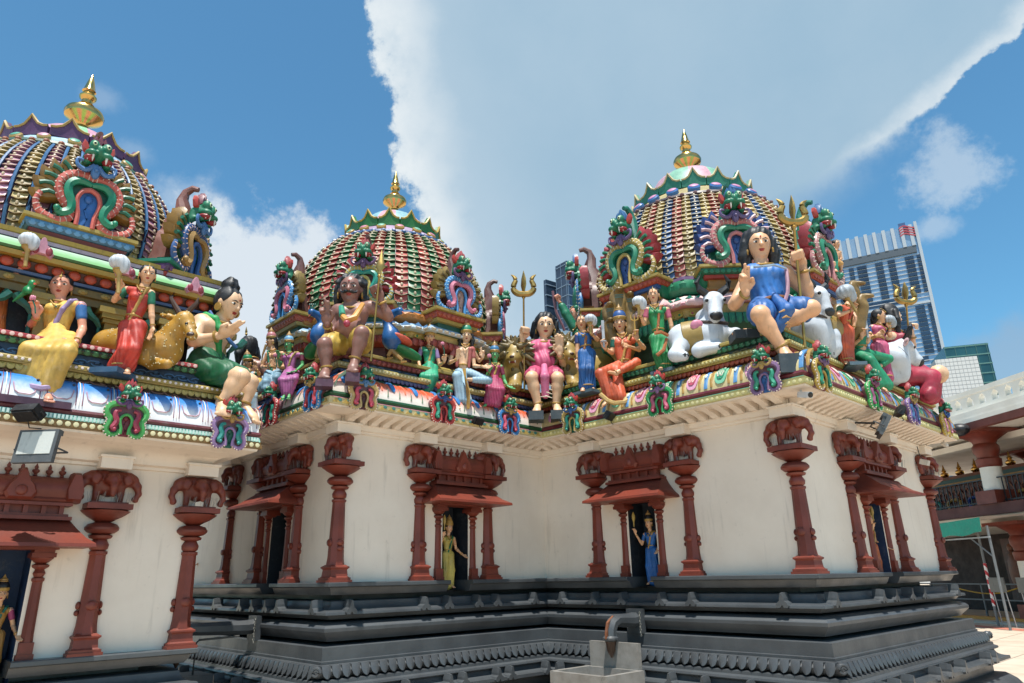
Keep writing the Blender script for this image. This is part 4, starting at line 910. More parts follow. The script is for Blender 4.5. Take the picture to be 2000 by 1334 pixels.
LT, LSH = dome('pink and gold scale tiled dome with blue ribs at the left edge', L_C, [(1.24, 4.83), (1.29, 5.15), (1.27, 5.45), (1.17, 5.74), (1.05, 5.94), (.91, 6.1)], 44, 18, ['a9788e', 'a39262'],
     dict(rc=.71, dz=.22, ch=.24, h=.42, rope='3a5a4a', bead='9a5a3a', band='9fc0d8', m0='b89a58', m1=['cf9ab0', '4fa088'], pet='5f3a66', rim='b89a58', cap=['8fd0a0', 'd39ab2'], n=18, np=12), (6.86, 7.73, .22),
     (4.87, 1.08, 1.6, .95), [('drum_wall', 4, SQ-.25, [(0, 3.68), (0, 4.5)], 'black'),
      ('drum_frieze', 4, SQ, [(-.3, 4.2), (-.06, 4.2), (-.06, 4.27), (-.03, 4.28), (-.03, 4.35), (-.3, 4.36)], '7a6634'), ('drum_blue_fillet', 4, SQ, [(-.3, 4.36), (.0, 4.36), (.01, 4.385), (-.3, 4.39)], '2f5a90'), ('drum_petal_band', 4, SQ, [(-.3, 4.39), (-.04, 4.39), (.02, 4.48), (-.3, 4.49)], '4a1f1c'),
      ('drum_gold_ledge', 4, SQ, [(-.3, 4.49), (.09, 4.49), (.1, 4.535), (.06, 4.545), (-.3, 4.55)], 'b0923f'), ('drum_green_trim', 4, SQ, [(-.3, 4.55), (.08, 4.55), (.09, 4.575), (-.3, 4.58)], '3a6a2f'), ('drum_lambrequin', 4, SQ, [(-.3, 4.58), (.07, 4.58)]+[(.07-.14*t, 4.58+.13*math.sin(t*PI/2)) for t in (.3, .6, 1)]+[(-.3, 4.72)], gradmat('6fa86a', 'b9d4be', 4.6, 4.7)),
      ('drum_lilac_fillet', 4, SQ, [(-.3, 4.72), (-.06, 4.72), (-.05, 4.755), (-.3, 4.76)], 'b0a0b8'), ('drum_top_ledge', 4, SQ, [(-.3, 4.76), (-.03, 4.76), (-.02, 4.8), (-.4, 4.81), (-1.2, 4.84)], 'b0923f')],
     rib='3f6f9f', lip='c9b08a', tile_w=.76, arches=[(0, dict(KL, kr=1.34, kz=5.0)), (45, dict(KL, kr=1.56, kz=4.88, outer='3a5f9a', inner='b08a50', ped=('1f7a66', '5a3a66', 'b03a34', '6a2a30', '7a4a80')))])
SQP = [(L_C[0]+SQ*x, L_C[1]+SQ*y) for x, y in ((-1, -1), (1, -1), (1, 1), (-1, 1))]
row(LT, 'lotus_petal', SQP, [1], -.0, 4.395, .135, MB().ell((0, -.02, .045), (.055, .03, .05)).mesh('lotus_petal'), 'b5482c')
row(LT, 'frieze_rosette', SQP, [1], -.035, 4.315, .2, MB().ell((0, -.01, 0), (.045, .018, .03)).ell((0, -.025, 0), (.018, .015, .016)).mesh('rosette'), 'a08a4a')
# bracketed columns of the left tower
mb = MB().box((0, 0, .03), (.085, .085, .03)).box((0, 0, .2), (.055, .055, .15)).box((0, 0, .37), (.08, .08, .02)).box((0, 0, .42), (.1, .1, .025)).box((0, 0, .475), (.13, .11, .03)); CLM = mb.mesh('tower_column', smooth=False)
CBR = MB().tube([(0, 0, .05), (0, 0, .3), (.04, -.02, .36), (.11, -.04, .4), (.15, -.04, .46)], [.022, .022, .03, .04, .045], 6).mesh('column_bracket')
for s in (.75, 1.28, 1.85, 2.4, 2.95):
    F = face_frame(SQP, 1, s, -.08, 3.7); p = share('tower_column', CLM, 'a08a42', LT, F)
    for sg in (-1, 1): share('column_bracket', CBR, '1f6a5c', p, F @ Matrix.Translation((sg*.09, -.02, 0)) @ Matrix.Diagonal((sg, 1, 1, 1)))
# little horseshoes hung on the lambrequin
PK = MB().slot(0).prism(mirror([(-.03, 0), (-.08, -.03), (-.1, .02), (-.07, .08), (-.035, .1), (-.03, .13), (-.015, .17), (0, .18)]), -.03, .03, bev=.12).slot(1).ell((-.055, -.03, .035), (.03, .015, .045)).ell((.055, -.03, .035), (.03, .015, .045)).mesh('pink_horseshoe')
for s in (1.15, 1.87, 2.55): share('pink_horseshoe', PK, ['cf93a5', '93303f'], LT, face_frame(SQP, 1, s, .1, 4.54))
# lambrequin scallops and jewels on the two other drums
for nm, c, ap, z0, z1, cA, cB, cJ, T in (('m', M_C, 1.38, 4.09, 4.93, '6f9cc8', 'c9b9a0', ['2f8a62', 'b06a9a'], None), ('r', R_C, 1.6, 4.09, 5.36, '2f8f72', 'd9b9b0', ['c05a70', '2f9a72'], None)):
    T = bpy.data.objects['shrine_dome' if nm == 'm' else 'shrine_dome.001']; h = z1-z0; oc = octo(c, ap)
    sg = [5, 6, 7, 4, 0] if True else None
    row(T, 'lambrequin_scallop', oc, [4, 5, 6, 7], .178, z0+h*.66, .115, petal_mesh(.1, h*.05, .02), cB, skip=None)
    row(T, 'jewel_plaque', oc, [4, 5, 6, 7], .045, z0+h*.565, .13, MB().slot(0).box((0, 0, 0), (.04, .012, h*.025)).slot(1).ell((0, -.014, 0), (.017, .012, .017)).mesh('jewel_plaque'), None, alt=[['c9b45a', cJ[0]], ['c9b45a', cJ[1]]])
    row(T, 'roll_petal', oc, [4, 5, 6, 7], .062, z0+h*.52, .1, petal_mesh(.09, h*.12, .03), '2a8a68' if nm == 'r' else '9a4038')
    row(T, 'torus_petal', oc, [4, 5, 6, 7], .05, z0+h*.94, .13, petal_mesh(.12, h*.1, .025), '2f9068' if nm == 'r' else 'c9803a')
    row(T, 'panel_block', oc, [4, 5, 6, 7], -.08, z0+h*.24, .2, MB().box((0, 0, 0), (.075, .015, h*.07)).box((0, -.015, 0), (.045, .01, h*.035)).mesh('panel_block', smooth=False), 'a08a48')
    row(T, 'drum_point', oc, [4, 5, 6, 7], .1, z0+h*.71, .13, MB().prism([(-.06, 0), (0, .045), (.06, 0)], -.012, .01).mesh('drum_point', smooth=False), cA)
# ================================================================ painted statues
class Z:
    """reads joints off the photograph and puts them at a given distance"""
    def __init__(s, x0, y0, sc, D): s.x0, s.y0, s.sc, s.D = x0, y0, sc, D
    def __call__(s, x, y, dd=0.0): return at(s.x0+x/s.sc, s.y0+y/s.sc, s.D+dd)
    def len(s, x, y, px): return float(np.linalg.norm(s(x, y-px/2)-s(x, y+px/2)))
def basis(f):
    f = unit(f); x = unit(np.cross(f, upv)); z = np.cross(x, f); return np.stack([x, f, z], 1)   # columns x, forward, up
def vdir(r, t, u): return unit(rt*r-fh*t+upv*u)      # right, towards the viewer, up
def ringtube(mb, c, axis, R, r, n=16, m=6, sy=1.0, sdir=None):
    a = unit(axis); x = unit(np.cross(a, sdir if sdir is not None else (np.array([.3, .9, .2]) if abs(a[0]) > .8 else np.array([1, 0, 0])))); y = np.cross(a, x)
    return mb.tube([c+R*(math.cos(t)*x+sy*math.sin(t)*y) for t in np.arange(n)*2*PI/n], r, m, closed=True, up=a)
def hand(s, w, d, nrm, L, pose, side):
    d = unit(d); nrm = unit(nrm-d*(nrm@d)); lat = np.cross(d, nrm)*side
    M = np.stack([lat, nrm, d], 1)
    s.ell(w+d*.24*L, (.2*L, .1*L, .27*L), M, k=.05*L)
    for i, (o, l) in enumerate(((-.15, .4), (-.05, .5), (.055, .46), (.15, .36))):
        b = w+d*.45*L+lat*o*L; r = .062*L
        if pose == 'fist': pts = [b, b+d*.16*L+nrm*.08*L, b+d*.1*L+nrm*.27*L, b-d*.1*L+nrm*.25*L]
        elif pose == 'hold': pts = [b, b+d*.2*L+nrm*.1*L, b+d*.22*L+nrm*.26*L]
        elif pose == 'bless' and i in (2, 3): pts = [b, b+d*.16*L+nrm*.1*L, b+d*.06*L+nrm*.26*L]
        else: sp = o*.35; pts = [b, b+(d+lat*sp)*l*.55*L+nrm*.02*L, b+(d+lat*sp)*l*L+nrm*.07*L]
        s.chain(pts, [r, r*.95, r*.9, r*.85][:len(pts)], k=.02*L)
    t0 = w+d*.16*L-lat*.14*L
    s.chain([t0, t0-lat*.13*L+d*.14*L+nrm*.05*L, t0+(-lat*.1+d*.3+nrm*.1)*L], [.085*L, .07*L, .06*L], k=.03*L)
def eyes_and_mouth(p, H, B, h, lips='b5453f', brow='black', moustache=False, skinmark=None, white='efe9df', part=None):
    X, Y, Zv = B[:, 0], B[:, 1], B[:, 2]; P = lambda x, y, z: H+h*(x*X+y*Y+z*Zv)
    for sx in (-1, 1):
        MB().ell(P(sx*.15, .322, .03), (.08*h, .05*h, .042*h), B).build('eye', white, p)
        MB().ell(P(sx*.15, .35, .03), (.042*h, .035*h, .045*h), B, n=8, m=5).build('pupil', 'black', p)
        MB().tube([P(sx*.05, .39, .1), P(sx*.14, .372, .14), P(sx*.235, .315, .11)], [.012*h, .019*h, .008*h], 5).build('eyebrow', brow, p)
    mb = MB(); mb.ell(P(0, .335, -.235), (.1*h, .05*h, .026*h), B).ell(P(0, .33, -.275), (.075*h, .05*h, .028*h), B); mb.build('lips', lips, p)
    MB().ell(P(0, .39, .19), (.028*h, .02*h, .03*h), B).build('forehead_mark', 'a82a24', p)
    if moustache:
        mb = MB()
        for sx in (-1, 1): mb.tube([P(0, .4, -.16), P(sx*.09, .4, -.165), P(sx*.17, .36, -.2), P(sx*.25, .31, -.17), P(sx*.27, .29, -.1)], [.035*h, .055*h, .045*h, .03*h, .012*h], 7)
        mb.build('moustache', 'hair', p)
def cloth_folds(B, c, amp, lam, z_top, z_bot, org, mode='x'):
    X, Y = B[:, 0], B[:, 1]
    def f(P):
        q = P-org; u = q@X; v = q@Y; w = np.clip((z_top-P[:, 2])/(z_top-z_bot+1e-6), 0, 1)
        ph = (np.arctan2(u, v)*c if mode == 'a' else u*2*PI/lam)+1.3*np.sin(P[:, 2]*9)
        return -amp*(.25+.75*w)*(np.abs(np.sin(ph))*2-1)
    return f
def crown_hat(p, H, B, h, c1, tall=1.0):
    Zv = B[:, 2]; base = H+Zv*.3*h-B[:, 1]*.03*h; M = B
    MB().lathe([(.4*h, -.1*h), (.43*h, -.04*h), (.44*h, .1*h), (.41*h, .14*h)], 16, c=base, M=M).build('crown_band', 'b8924a', p)
    MB().lathe([(.4*h, .08*h), (.42*h, .2*h), (.36*h, .4*h*tall), (.27*h, .52*h*tall)], 16, c=base, M=M).build('crown', c1, p)
    MB().lathe([(.27*h, .5*h*tall), (.3*h, .56*h*tall), (.24*h, .62*h*tall), (.25*h, .68*h*tall), (.12*h, .78*h*tall), (.1*h, .84*h*tall), (.01*h, 1.02*h*tall)], 12, c=base, M=M).build('crown_tip', 'b08a50', p)
def whisk(p, a, b, r, c='ccd3da'):
    a, b = np.array(a), np.array(b); d = unit(b-a); L = np.linalg.norm(b-a); B = np.stack([unit(np.cross(d, (0.2, .9, .1))), np.cross(d, unit(np.cross(d, (0.2, .9, .1)))), d], 1)
    MB().lathe([(.016, -.25*L), (.018, .5*L), (.03, .62*L), (.05, .72*L), (.045, .76*L), (.055, .8*L)], 10, c=a, M=B).build('whisk_handle', 'b89a58', p)
    s = SDF().ell(b+d*r*.35, (r*1.0, r*1.0, r*.85), B, k=.02).ell(b+d*r*.25-upv*r*.5+rt*r*.6, (r*.55, r*.55, r*.75), k=.04)
    link('fly_whisk', s.mesh(r*.11, lambda P: .05*r*np.sin(np.arctan2((P-b)@B[:, 0], (P-b)@B[:, 1])*11)), c, p)
def lotus(p, a, b, r):
    a, b = np.array(a), np.array(b); MB().tube([a, (a+b)/2+rt*.01, b], r*.3, 6).build('lotus_stem', 'dkgreen', p)
    mb = MB()
    for k in range(6): t = k*PI/3; mb.ell(b+np.array([math.cos(t), math.sin(t), .9])*r*.7, (r*.5, r*.5, r*1.1))
    mb.ell(b+upv*r*.8, (r*.6, r*.6, r*1.2)); mb.build('lotus_bloom', 'd98aa0', p)
GRP = 'painted statues along the roof ledges'
def human(name, label, z, J, hh, face=(0, 1, 0), skin='skin', hair='cap', haircol='hair', wear=(), sex='f', hands=None, hat=None, jewel=True, voxk=.042, moustache=False, lean=None, belly=0, cat='statue', extra_skin=None, group=GRP, bulk=1.0, hairk=1.0):
    P = {}
    for tok in J.split(';'):
        a = tok.split(); P[a[0]] = z(float(a[1]), float(a[2]), float(a[3]) if len(a) > 3 else 0.0)
    hx0 = [t for t in J.split(';') if t.split()[0] == 'hd'][0].split(); h = z.len(float(hx0[1]), float(hx0[2]), hh)
    H = P['hd']; fd = vdir(*face); B = basis(fd); X, Y, Zv = B[:, 0], B[:, 1], B[:, 2]
    bd = vdir(*(lean or (face[0]*.6, face[1], 0))); BB = basis(bd); bX, bY = BB[:, 0], BB[:, 1]
    lowest = min(P.values(), key=lambda q: q[2]); r_ = root(name, (P['wa'][0], P['wa'][1], lowest[2]-.05), label, cat, group)
    vox = h*voxk; s = SDF(); h0 = h
    O = lambda x, y, q: H+h0*(x*X+y*Y+q*Zv)
    s.ell(O(0, -.04, .08), (.37*h, .42*h, .42*h), B, k=.04*h).ell(O(0, .07, -.2), (.275*h, .27*h, .3*h), B, k=.12*h)
    s.cone(O(0, .35, .06), O(0, .415, -.1), .035*h, .07*h, k=.05*h).ell(O(0, .24, -.42), (.1*h, .1*h, .07*h), B, k=.08*h)
    for sx in (-1, 1): s.ell(O(sx*.375, -.03, -.02), (.05*h, .09*h, .13*h), B, k=.03*h)
    s.cone(O(0, -.05, -.25), P['nk']-upv*.12*h, .19*h, .23*h, k=.08*h)
    chest = P['nk']*.62+P['wa']*.38; h = h0*bulk
    def torso(q, g, k=.1):
        ls, rs = P['ls'], P['rs']
        q.cone(ls*.88+rs*.12, rs*.88+ls*.12, .19*h+g, k=k*h).cone(chest+(ls-rs)*.18, P['wa']+(ls-rs)*.07, .3*h+g, .27*h+g, k=k*h).cone(chest-(ls-rs)*.18, P['wa']-(ls-rs)*.07, .3*h+g, .27*h+g, k=k*h)
        if sex == 'f':
            for sx in (-.21, .21): q.ell(chest+bY*.2*h+bX*sx*h-upv*.02*h, (.21*h+g, .2*h+g, .2*h+g), BB, k=.06*h)
        else:
            for sx in (-.22, .22): q.ell(chest+bY*.14*h+bX*sx*h+upv*.04*h, (.26*h+g, .17*h+g, .2*h+g), BB, k=.08*h)
        if belly: q.ell(P['wa']+bY*belly*h*.4, (.42*h+g, .38*h+g, .36*h+g), BB, k=.12*h)
        q.cone(P['lh'], P['rh'], .3*h+g, k=k*h).cone(P['wa'], (P['lh']+P['rh'])/2, .29*h+g, .34*h+g, k=k*h)
    torso(s, 0)
    for a in 'lr':
        if a+'e' in P:
            S_, E_, W_ = P[a+'s'], P[a+'e'], P[a+'w']
            s.ell(S_, .2*h, k=.08*h).cone(S_, E_, .175*h, .14*h, k=.06*h).cone(E_, W_, .145*h, .095*h, k=.03*h).ell(E_+(W_-E_)*.25, .15*h, k=.05*h)
        if a+'2e' in P:
            s.cone(P[a+'s'], P[a+'2e'], .17*h, .13*h, k=.05*h).cone(P[a+'2e'], P[a+'2w'], .135*h, .09*h, k=.03*h)
        if a+'k' in P:
            Hp, K_, A_ = P[a+'h'], P[a+'k'], P[a+'a']
            s.cone(Hp, K_, .31*h, .215*h, k=.06*h).cone(K_, A_, .205*h, .125*h, k=.03*h).ell(K_+(A_-K_)*.33-bY*.05*h, .205*h, k=.08*h)
        if a+'t' in P:
            A_, T_ = P[a+'a'], P[a+'t']; td = unit(T_-A_); tl = unit(np.cross(td, upv)); nz = np.cross(tl, td)
            s.ell(A_-td*.06*h-upv*.03*h, .13*h, k=.05*h).cone(A_, A_*.25+T_*.75, .12*h, .1*h, k=.05*h).ell(A_*.3+T_*.7, (.15*h, .2*h, .08*h), np.stack([tl, td, nz], 1), k=.05*h)
            for i in range(5): s.ell(T_+tl*(i-2)*.066*h+td*(.05-.02*abs(i-1.5))*h-nz*.02*h, (.045*h if i else .055*h)*1.0, k=.012*h)
    for a, (d, nrm, pose) in (hands or {}).items():
        w = P[a+'w'] if len(a) == 1 else P[a[0]+'2w']
        hand(s, w, vdir(*d), vdir(*nrm), .8*h0*(1+.5*(bulk-1)), pose, -1 if a[0] == 'l' else 1)
    h = h0
    body = link('body', s.mesh(vox, name='body'), mat(skin, rough=.4, var=.14), r_)
    eyes_and_mouth(body, H, B, h, moustache=moustache)
    # hair
    hs = SDF()
    if hair:
        hs.ell(O(0, -.12-.62*(hairk-1), .17+.2*(hairk-1)), (.43*h*hairk, .42*h*hairk, .4*h*hairk), B, k=.06*h).ell(O(0, -.2, -.05), (.4*h, .3*h, .38*h), B, k=.08*h)
        if hair == 'long': hs.cone(O(0, -.28, -.1), O(0, -.38, -.95), .32*h, .2*h, k=.08*h)
        if hair == 'locks':
            for sx in (-1, 1): hs.chain([O(sx*.38, -.1, .12), O(sx*.46, -.14, -.3), O(sx*.42, -.12, -.8)], [.16*h*hairk, .17*h*hairk, .11*h*hairk], k=.06*h)
            hs.ell(O(0, -.14-.3*(hairk-1), .38), (.36*h*hairk, .36*h*hairk, .28*h*hairk), B, k=.1*h)
        if hair == 'bun': hs.ell(O(0, -.25, .62), (.3*h, .28*h, .22*h), B, k=.04*h).ell(O(0, -.25, .8), (.17*h, .17*h, .12*h), B, k=.04*h).cone(O(-.1, -.3, -.05), O(0, -.4, -.4), .3*h, .2*h, k=.06*h)
        if hair == 'curly':
            for i in range(60):
                t = rng.random()*2*PI; u = rng.random(); rr = math.sqrt(1-u*u); q = np.array([rr*math.cos(t)*.45, -.13+rr*math.sin(t)*.42, .14+u*.38])
                if q[1] < .12 or q[2] > .33: hs.ell(O(*q), .095*h, k=.02*h)
            for sx in (-1, 1): hs.chain([O(sx*.4, -.15, .05), O(sx*.45, -.2, -.3), O(sx*.42, -.2, -.62)], [.15*h, .14*h, .09*h], k=.06*h)
        hp = link('hair', hs.mesh(vox*1.1, lambda q: (.02*h)*np.sin(((q-H)@X)/h*30+((q-H)@Zv)/h*9), name='hair'), mat(haircol, rough=.5, var=.3), r_)
        if hair in ('cap', 'long') and jewel:
            MB().tube([O(0, .05, .6), O(0, .25, .5), O(0, .36, .33)], .02*h, 5).ell(O(0, .4, .3), (.05*h, .03*h, .06*h), B).build('hair_ornament', 'c9a24e', r_)
    if hat: crown_hat(r_, H, B, h, hat)
    # clothes
    h = h0*bulk; org = P['wa']; zt = P['wa'][2]; zb = lowest[2]
    for w in wear:
        kind, colr = w[0], w[1]; q = SDF(); dsp = None; nm = dict(skirt_long='skirt', skirt_seated='skirt', robe_crossed='robe').get(kind, kind); lam = w[2] if len(w) > 2 else .22
        m_ = mat(colr, rough=.5, var=.3, scale=6)
        if kind == 'blouse':
            torso(q, .03*h); dsp = None
            q.p = [t for t in q.p][:-2]
            sk = [t[1] for t in wear if t[0] in ('skirt_long', 'skirt_seated', 'robe_crossed')]
            link('bodice', q.mesh(vox*1.05, cloth_folds(BB, 1, .014*h, .16*h*2, zt+1.4*h, zt-.2*h, org), name='bodice'), mat(sk[0] if sk else colr, rough=.5, var=.3, scale=6), r_); q = SDF(); nm = 'sleeves'
            for a in 'lr':
                if a+'e' in P: q.cone(P[a+'s'], P[a+'s']*.5+P[a+'e']*.5, .205*h, .19*h, k=.05*h)
                if a+'2e' in P: q.cone(P[a+'s'], P[a+'s']*.5+P[a+'2e']*.5, .2*h, .18*h, k=.05*h)
        elif kind == 'drape':   # cloth over one shoulder only
            torso(q, .035*h, k=.12); q.p = q.p[1:]; q.cone(P['ls']*.8+P['nk']*.2, chest, .2*h, .3*h, k=.1*h); dsp = cloth_folds(BB, 1, .028*h, .17*h*2, zt+1*h, zt-.5*h, org)
        elif kind == 'tunic':
            torso(q, .035*h, k=.12); dsp = cloth_folds(BB, 1, .022*h, .16*h*2, zt+1*h, zt-.5*h, org)
        elif kind == 'gown':
            torso(q, .035*h, k=.12); q.ell(P['wa']+bY*.12*h, (.45*h, .4*h, .5*h), BB, k=.15*h); dsp = cloth_folds(BB, 1, .03*h, .2*h*2, zt+1.2*h, zt-.5*h, org)
        elif kind == 'skirt_long':
            m0 = (P['la']+P['ra'])/2; hp = (P['lh']+P['rh'])/2
            q.cone(P['lh'], P['lk'], .36*h, .31*h, k=.1*h).cone(P['rh'], P['rk'], .36*h, .31*h, k=.1*h).cone(P['lk'], P['la']+upv*.06*h, .31*h, .3*h, k=.1*h).cone(P['rk'], P['ra']+upv*.06*h, .31*h, .3*h, k=.1*h); q.cone(P['wa'], hp, .3*h, .4*h, k=.1*h).cone(P['lh'], P['lh']*.4+m0*.6, .36*h, .32*h, k=.15*h).cone(P['rh'], P['rh']*.4+m0*.6, .36*h, .32*h, k=.15*h).cone(hp*.4+m0*.6, m0+upv*.02*h, .36*h, .42*h, k=.15*h)
            dsp = cloth_folds(BB, 9, .042*h, .25*h, zt, zb, m0, 'a')
        elif kind == 'skirt_seated':
            m0 = (P['la']+P['ra'])/2
            for a in 'lr': q.cone(P[a+'h'], P[a+'k'], .36*h, .29*h, k=.1*h).cone(P[a+'k'], P[a+'a']+upv*.1*h, .29*h, .3*h, k=.08*h)
            for t in (.25, .5, .75):
                k_ = P['lk']*(1-t)+P['rk']*t; a_ = P['la']*(1-t)+P['ra']*t; q.cone(k_-upv*.05*h, a_+upv*.12*h, .2*h, .26*h, k=.12*h).cone(k_, P['wa'], .22*h, .3*h, k=.1*h)
            q.cone(P['lh'], P['rh'], .36*h, k=.1*h)
            dsp = cloth_folds(BB, 1, .035*h, lam*h*2, P['lk'][2]+.3*h, zb, org)
        elif kind == 'robe_crossed':   # one leg folded over, cloth falling straight below
            q.cone(P['lh'], P['lk'], .37*h, .3*h, k=.1*h).cone(P['rh'], P['rk'], .36*h, .28*h, k=.1*h).cone(P['rk'], P['ra']*.7+P['rk']*.3, .27*h, .22*h, k=.06*h).cone(P['lk'], P['la']+upv*.12*h, .29*h, .3*h, k=.08*h)
            mm = P['rh']*.5+P['lk']*.5; dn = P['la']+(P['rh']-P['lh'])*.8+upv*.08*h; q.cone(mm, dn, .3*h, .34*h, k=.12*h).cone(P['lk'], dn, .25*h, .3*h, k=.12*h); q.cone(P['lh'], P['rh'], .36*h, k=.1*h)
            dsp = cloth_folds(BB, 1, .035*h, lam*h*2, P['lk'][2]+.1*h, zb, org)
        elif kind == 'shorts':
            q.cone(P['wa']*.4+P['lh']*.6, P['wa']*.4+P['rh']*.6, .35*h, k=.1*h)
            for a in 'lr': q.cone(P[a+'h'], P[a+'h']*.3+P[a+'k']*.7, .37*h, .31*h, k=.08*h)
            dsp = cloth_folds(BB, 1, .022*h, .16*h*2, zt, zt-.8*h, org)
        elif kind == 'sash':
            a0, a1 = (P['ls'], P['rh']) if (len(w) > 2 and w[2] == 'l') else (P['rs'], P['lh'])
            sg = -1 if (len(w) > 2 and w[2] == 'l') else 1
            pts = [a0*.7+P['nk']*.3+upv*.16*h-bY*.05*h, a0*.55+P['nk']*.45+bY*.24*h+upv*.0*h, chest+bY*.36*h+(a0-P['nk'])*.25, P['wa']+bY*.33*h+upv*.18*h, a1*.5+P['wa']*.5+bY*.3*h, a1+bY*.1*h-bX*sg*.2*h]
            q.chain(pts, [.1*h, .085*h, .085*h, .085*h, .08*h, .07*h], k=.06*h); dsp = cloth_folds(BB, 1, .012*h, .1*h*2, zt+2*h, zt, org)
        elif kind == 'shawl':
            for a in 'lr': q.chain([P[a+'s']+upv*.02*h, P[a+'s']*.75+chest*.25+bY*.24*h, P['wa']*.55+P[a+'h']*.45+bY*.26*h+(P[a+'s']-chest)*.45], [.21*h, .15*h, .1*h], k=.06*h).cone(P[a+'s'], P[a+'s']*.55+P[a+'e']*.45, .215*h, .2*h, k=.05*h)
            dsp = cloth_folds(BB, 1, .015*h, .1*h*2, zt+2*h, zt, org)
        elif kind == 'apron':
            c0 = P['wa']+bY*.34*h; q.chain([c0, (P['lk']+P['rk'])/2+bY*.1*h, (P['lk']*.6+P['rk']*.4)*.35+((P['la']+P['ra'])/2)*.65+bY*.05*h], [.1*h, .15*h, .12*h], k=.05*h); dsp = cloth_folds(BB, 1, .02*h, .08*h*2, zt, zb, org)
        link(nm, q.mesh(vox*1.05, dsp, name=nm), m_, r_)
        if kind == 'skirt_long':
            mb = MB(); ringtube(mb, (P['la']+P['ra'])/2+upv*.08*h, upv, .45*h, .045*h, 20, 6); mb.build('hem', 'c9a05a', r_)
    if jewel:
        gm_ = mat('b8924a', rough=.35, metal=.3)
        mb = MB(); ringtube(mb, P['nk']-upv*.05*h+bY*.03*h, unit(upv+bY*.35), .27*h, .035*h, 18, 6); mb.build('necklace', gm_, r_)
        if jewel != 'plain':
            mb = MB().tube([P['nk']+bX*sx*h+bY*y*h+upv*q*h for sx, y, q in ((-.3, .06, .02), (-.26, .28, -.16), (-.12, .4, -.36), (0, .44, -.42), (.12, .4, -.36), (.26, .28, -.16), (.3, .06, .02))], .032*h, 6).ell(P['nk']+bY*.46*h-upv*.46*h, (.08*h, .05*h, .1*h), BB); mb.build('chest_ornament', gm_, r_)
            MB().ell(P['nk']+bY*.5*h-upv*.46*h, (.035*h, .03*h, .045*h)).build('jewel', '1f7a66', r_)
        for a in 'lr':
            if a+'e' in P: mb = MB(); ringtube(mb, P[a+'w']+(P[a+'e']-P[a+'w'])*.12, P[a+'e']-P[a+'w'], .115*h, .035*h, 12, 6); mb.build('bangle', gm_, r_)
            if a+'t' in P: mb = MB(); ringtube(mb, P[a+'a']+upv*.06*h, P[a+'k']-P[a+'a'] if a+'k' in P else upv, .15*h, .032*h, 12, 6); mb.build('anklet', gm_, r_)
        for sx in (-1, 1): MB().lathe([(.02*h, -.025*h), (.1*h, -.02*h), (.11*h, 0), (.1*h, .02*h), (.02*h, .025*h)], 12, c=O(sx*.4, -.02, -.2), M=np.stack([B[:, 1], B[:, 2], B[:, 0]], 1)).build('earring', gm_, r_)
        if any(w[0] in ('skirt_long', 'skirt_seated', 'robe_crossed') for w in wear):
            mb = MB(); ringtube(mb, P['wa'], unit(P['nk']-P['wa']), .36*h, .055*h, 20, 6); mb.ell(P['wa']+bY*.38*h, (.1*h, .05*h, .09*h), BB); mb.build('belt', gm_, r_)
    return r_, P, h, B
def hem(r_, pts, m, r=.02): MB().tube(pts, r, 6).build('hem', m, r_)
def pole(name, label, a, b, r, tip, cat, mm=None, th=1.0):
    """staff from a to b with a trident or spear head"""
    a, b = np.array(a), np.array(b); d = unit(b-a); T = root(name, a, label, cat); mm = mm or brass()
    x = unit(rt-d*(rt@d)); M = np.stack([x, np.cross(d, x), d], 1)
    MB().lathe([(r, 0), (r, np.linalg.norm(b-a)), (r*2.2, np.linalg.norm(b-a)+r*1.5), (r*1.2, np.linalg.norm(b-a)+r*3)], 10, c=a, M=M).build('shaft', mm, T)
    c = b+d*r*3
    if tip == 'trident':
        P = lambda u, w: c+x*u*th+d*w*th
        mb = MB(); mb.tube([P(0, 0), P(0, .06), P(0, .13), P(0, .2), P(0, .3)], [.022*th, .026*th, .05*th, .042*th, .002], 8, flat=.5); mb.build('middle_prong', mm, T)
        for sx in (-1, 1): MB().tube(smooth_pts([P(0, .025), P(sx*.06, .03), P(sx*.105, .07), P(sx*.105, .13), P(sx*.085, .18), P(sx*.1, .22), P(sx*.135, .25)], 3), list(np.interp(np.linspace(0, 1, 19), [0, .2, .5, .8, 1], [.032*th, .034*th, .03*th, .022*th, .003])), 8).build('side_prong', mm, T)
    else: MB().lathe([(r, 0), (r*2, .02), (r*1.3, .05), (.055*th, .1*th), (.05*th, .14*th), (.002, .34*th)], 10, c=c, M=np.stack([x, np.cross(d, x)*.45, d], 1)).build('spear_head', mm, T)
    return T
# ---------------------------------------------------------------- left building figures
z = Z(0, 450, 2.965, 6.14)
r, P, h, B = human('seated_woman_statue', 'seated woman statue in a yellow sari holding a pink lotus', z, 'hd 350 325;nk 350 402;ls 250 440;rs 468 440;le 175 555 -.05;lw 212 500 -.2;re 478 570;rw 440 648 -.22;wa 330 570;lh 285 630 -.05;rh 395 640 -.05;lk 165 690 -.38;rk 392 700 -.38;la 95 915 -.34;ra 275 945 -.34;lt 28 950 -.5;rt 285 985 -.48', 135, (.45, .85, -.1), 'rose', lean=(.4, .9, 0),
      wear=[('blouse', '2f6aa8'), ('skirt_seated', 'e2b95a', .26), ('sash', '9a86b0')], hands={'l': ((-.1, .3, 1), (.2, 1, .2), 'hold'), 'r': ((-1, .2, .05), (0, .2, 1), 'open')})
lotus(r, z(205, 480, -.3), z(188, 400, -.3), .022)
hem(r, [z(82, 872, -.40), z(130, 885, -.44), z(190, 905, -.46), z(240, 915, -.44), z(296, 908, -.38)], 'b09ac0', .026)
MB().box(z(155, 1005, -.42), (.14, .3, .03)).build('foot_plinth', 'plum', r)
p = root('parrot_statue', z(150, 345, -.3), 'green painted parrot perched above the pink lotus', 'bird statue')
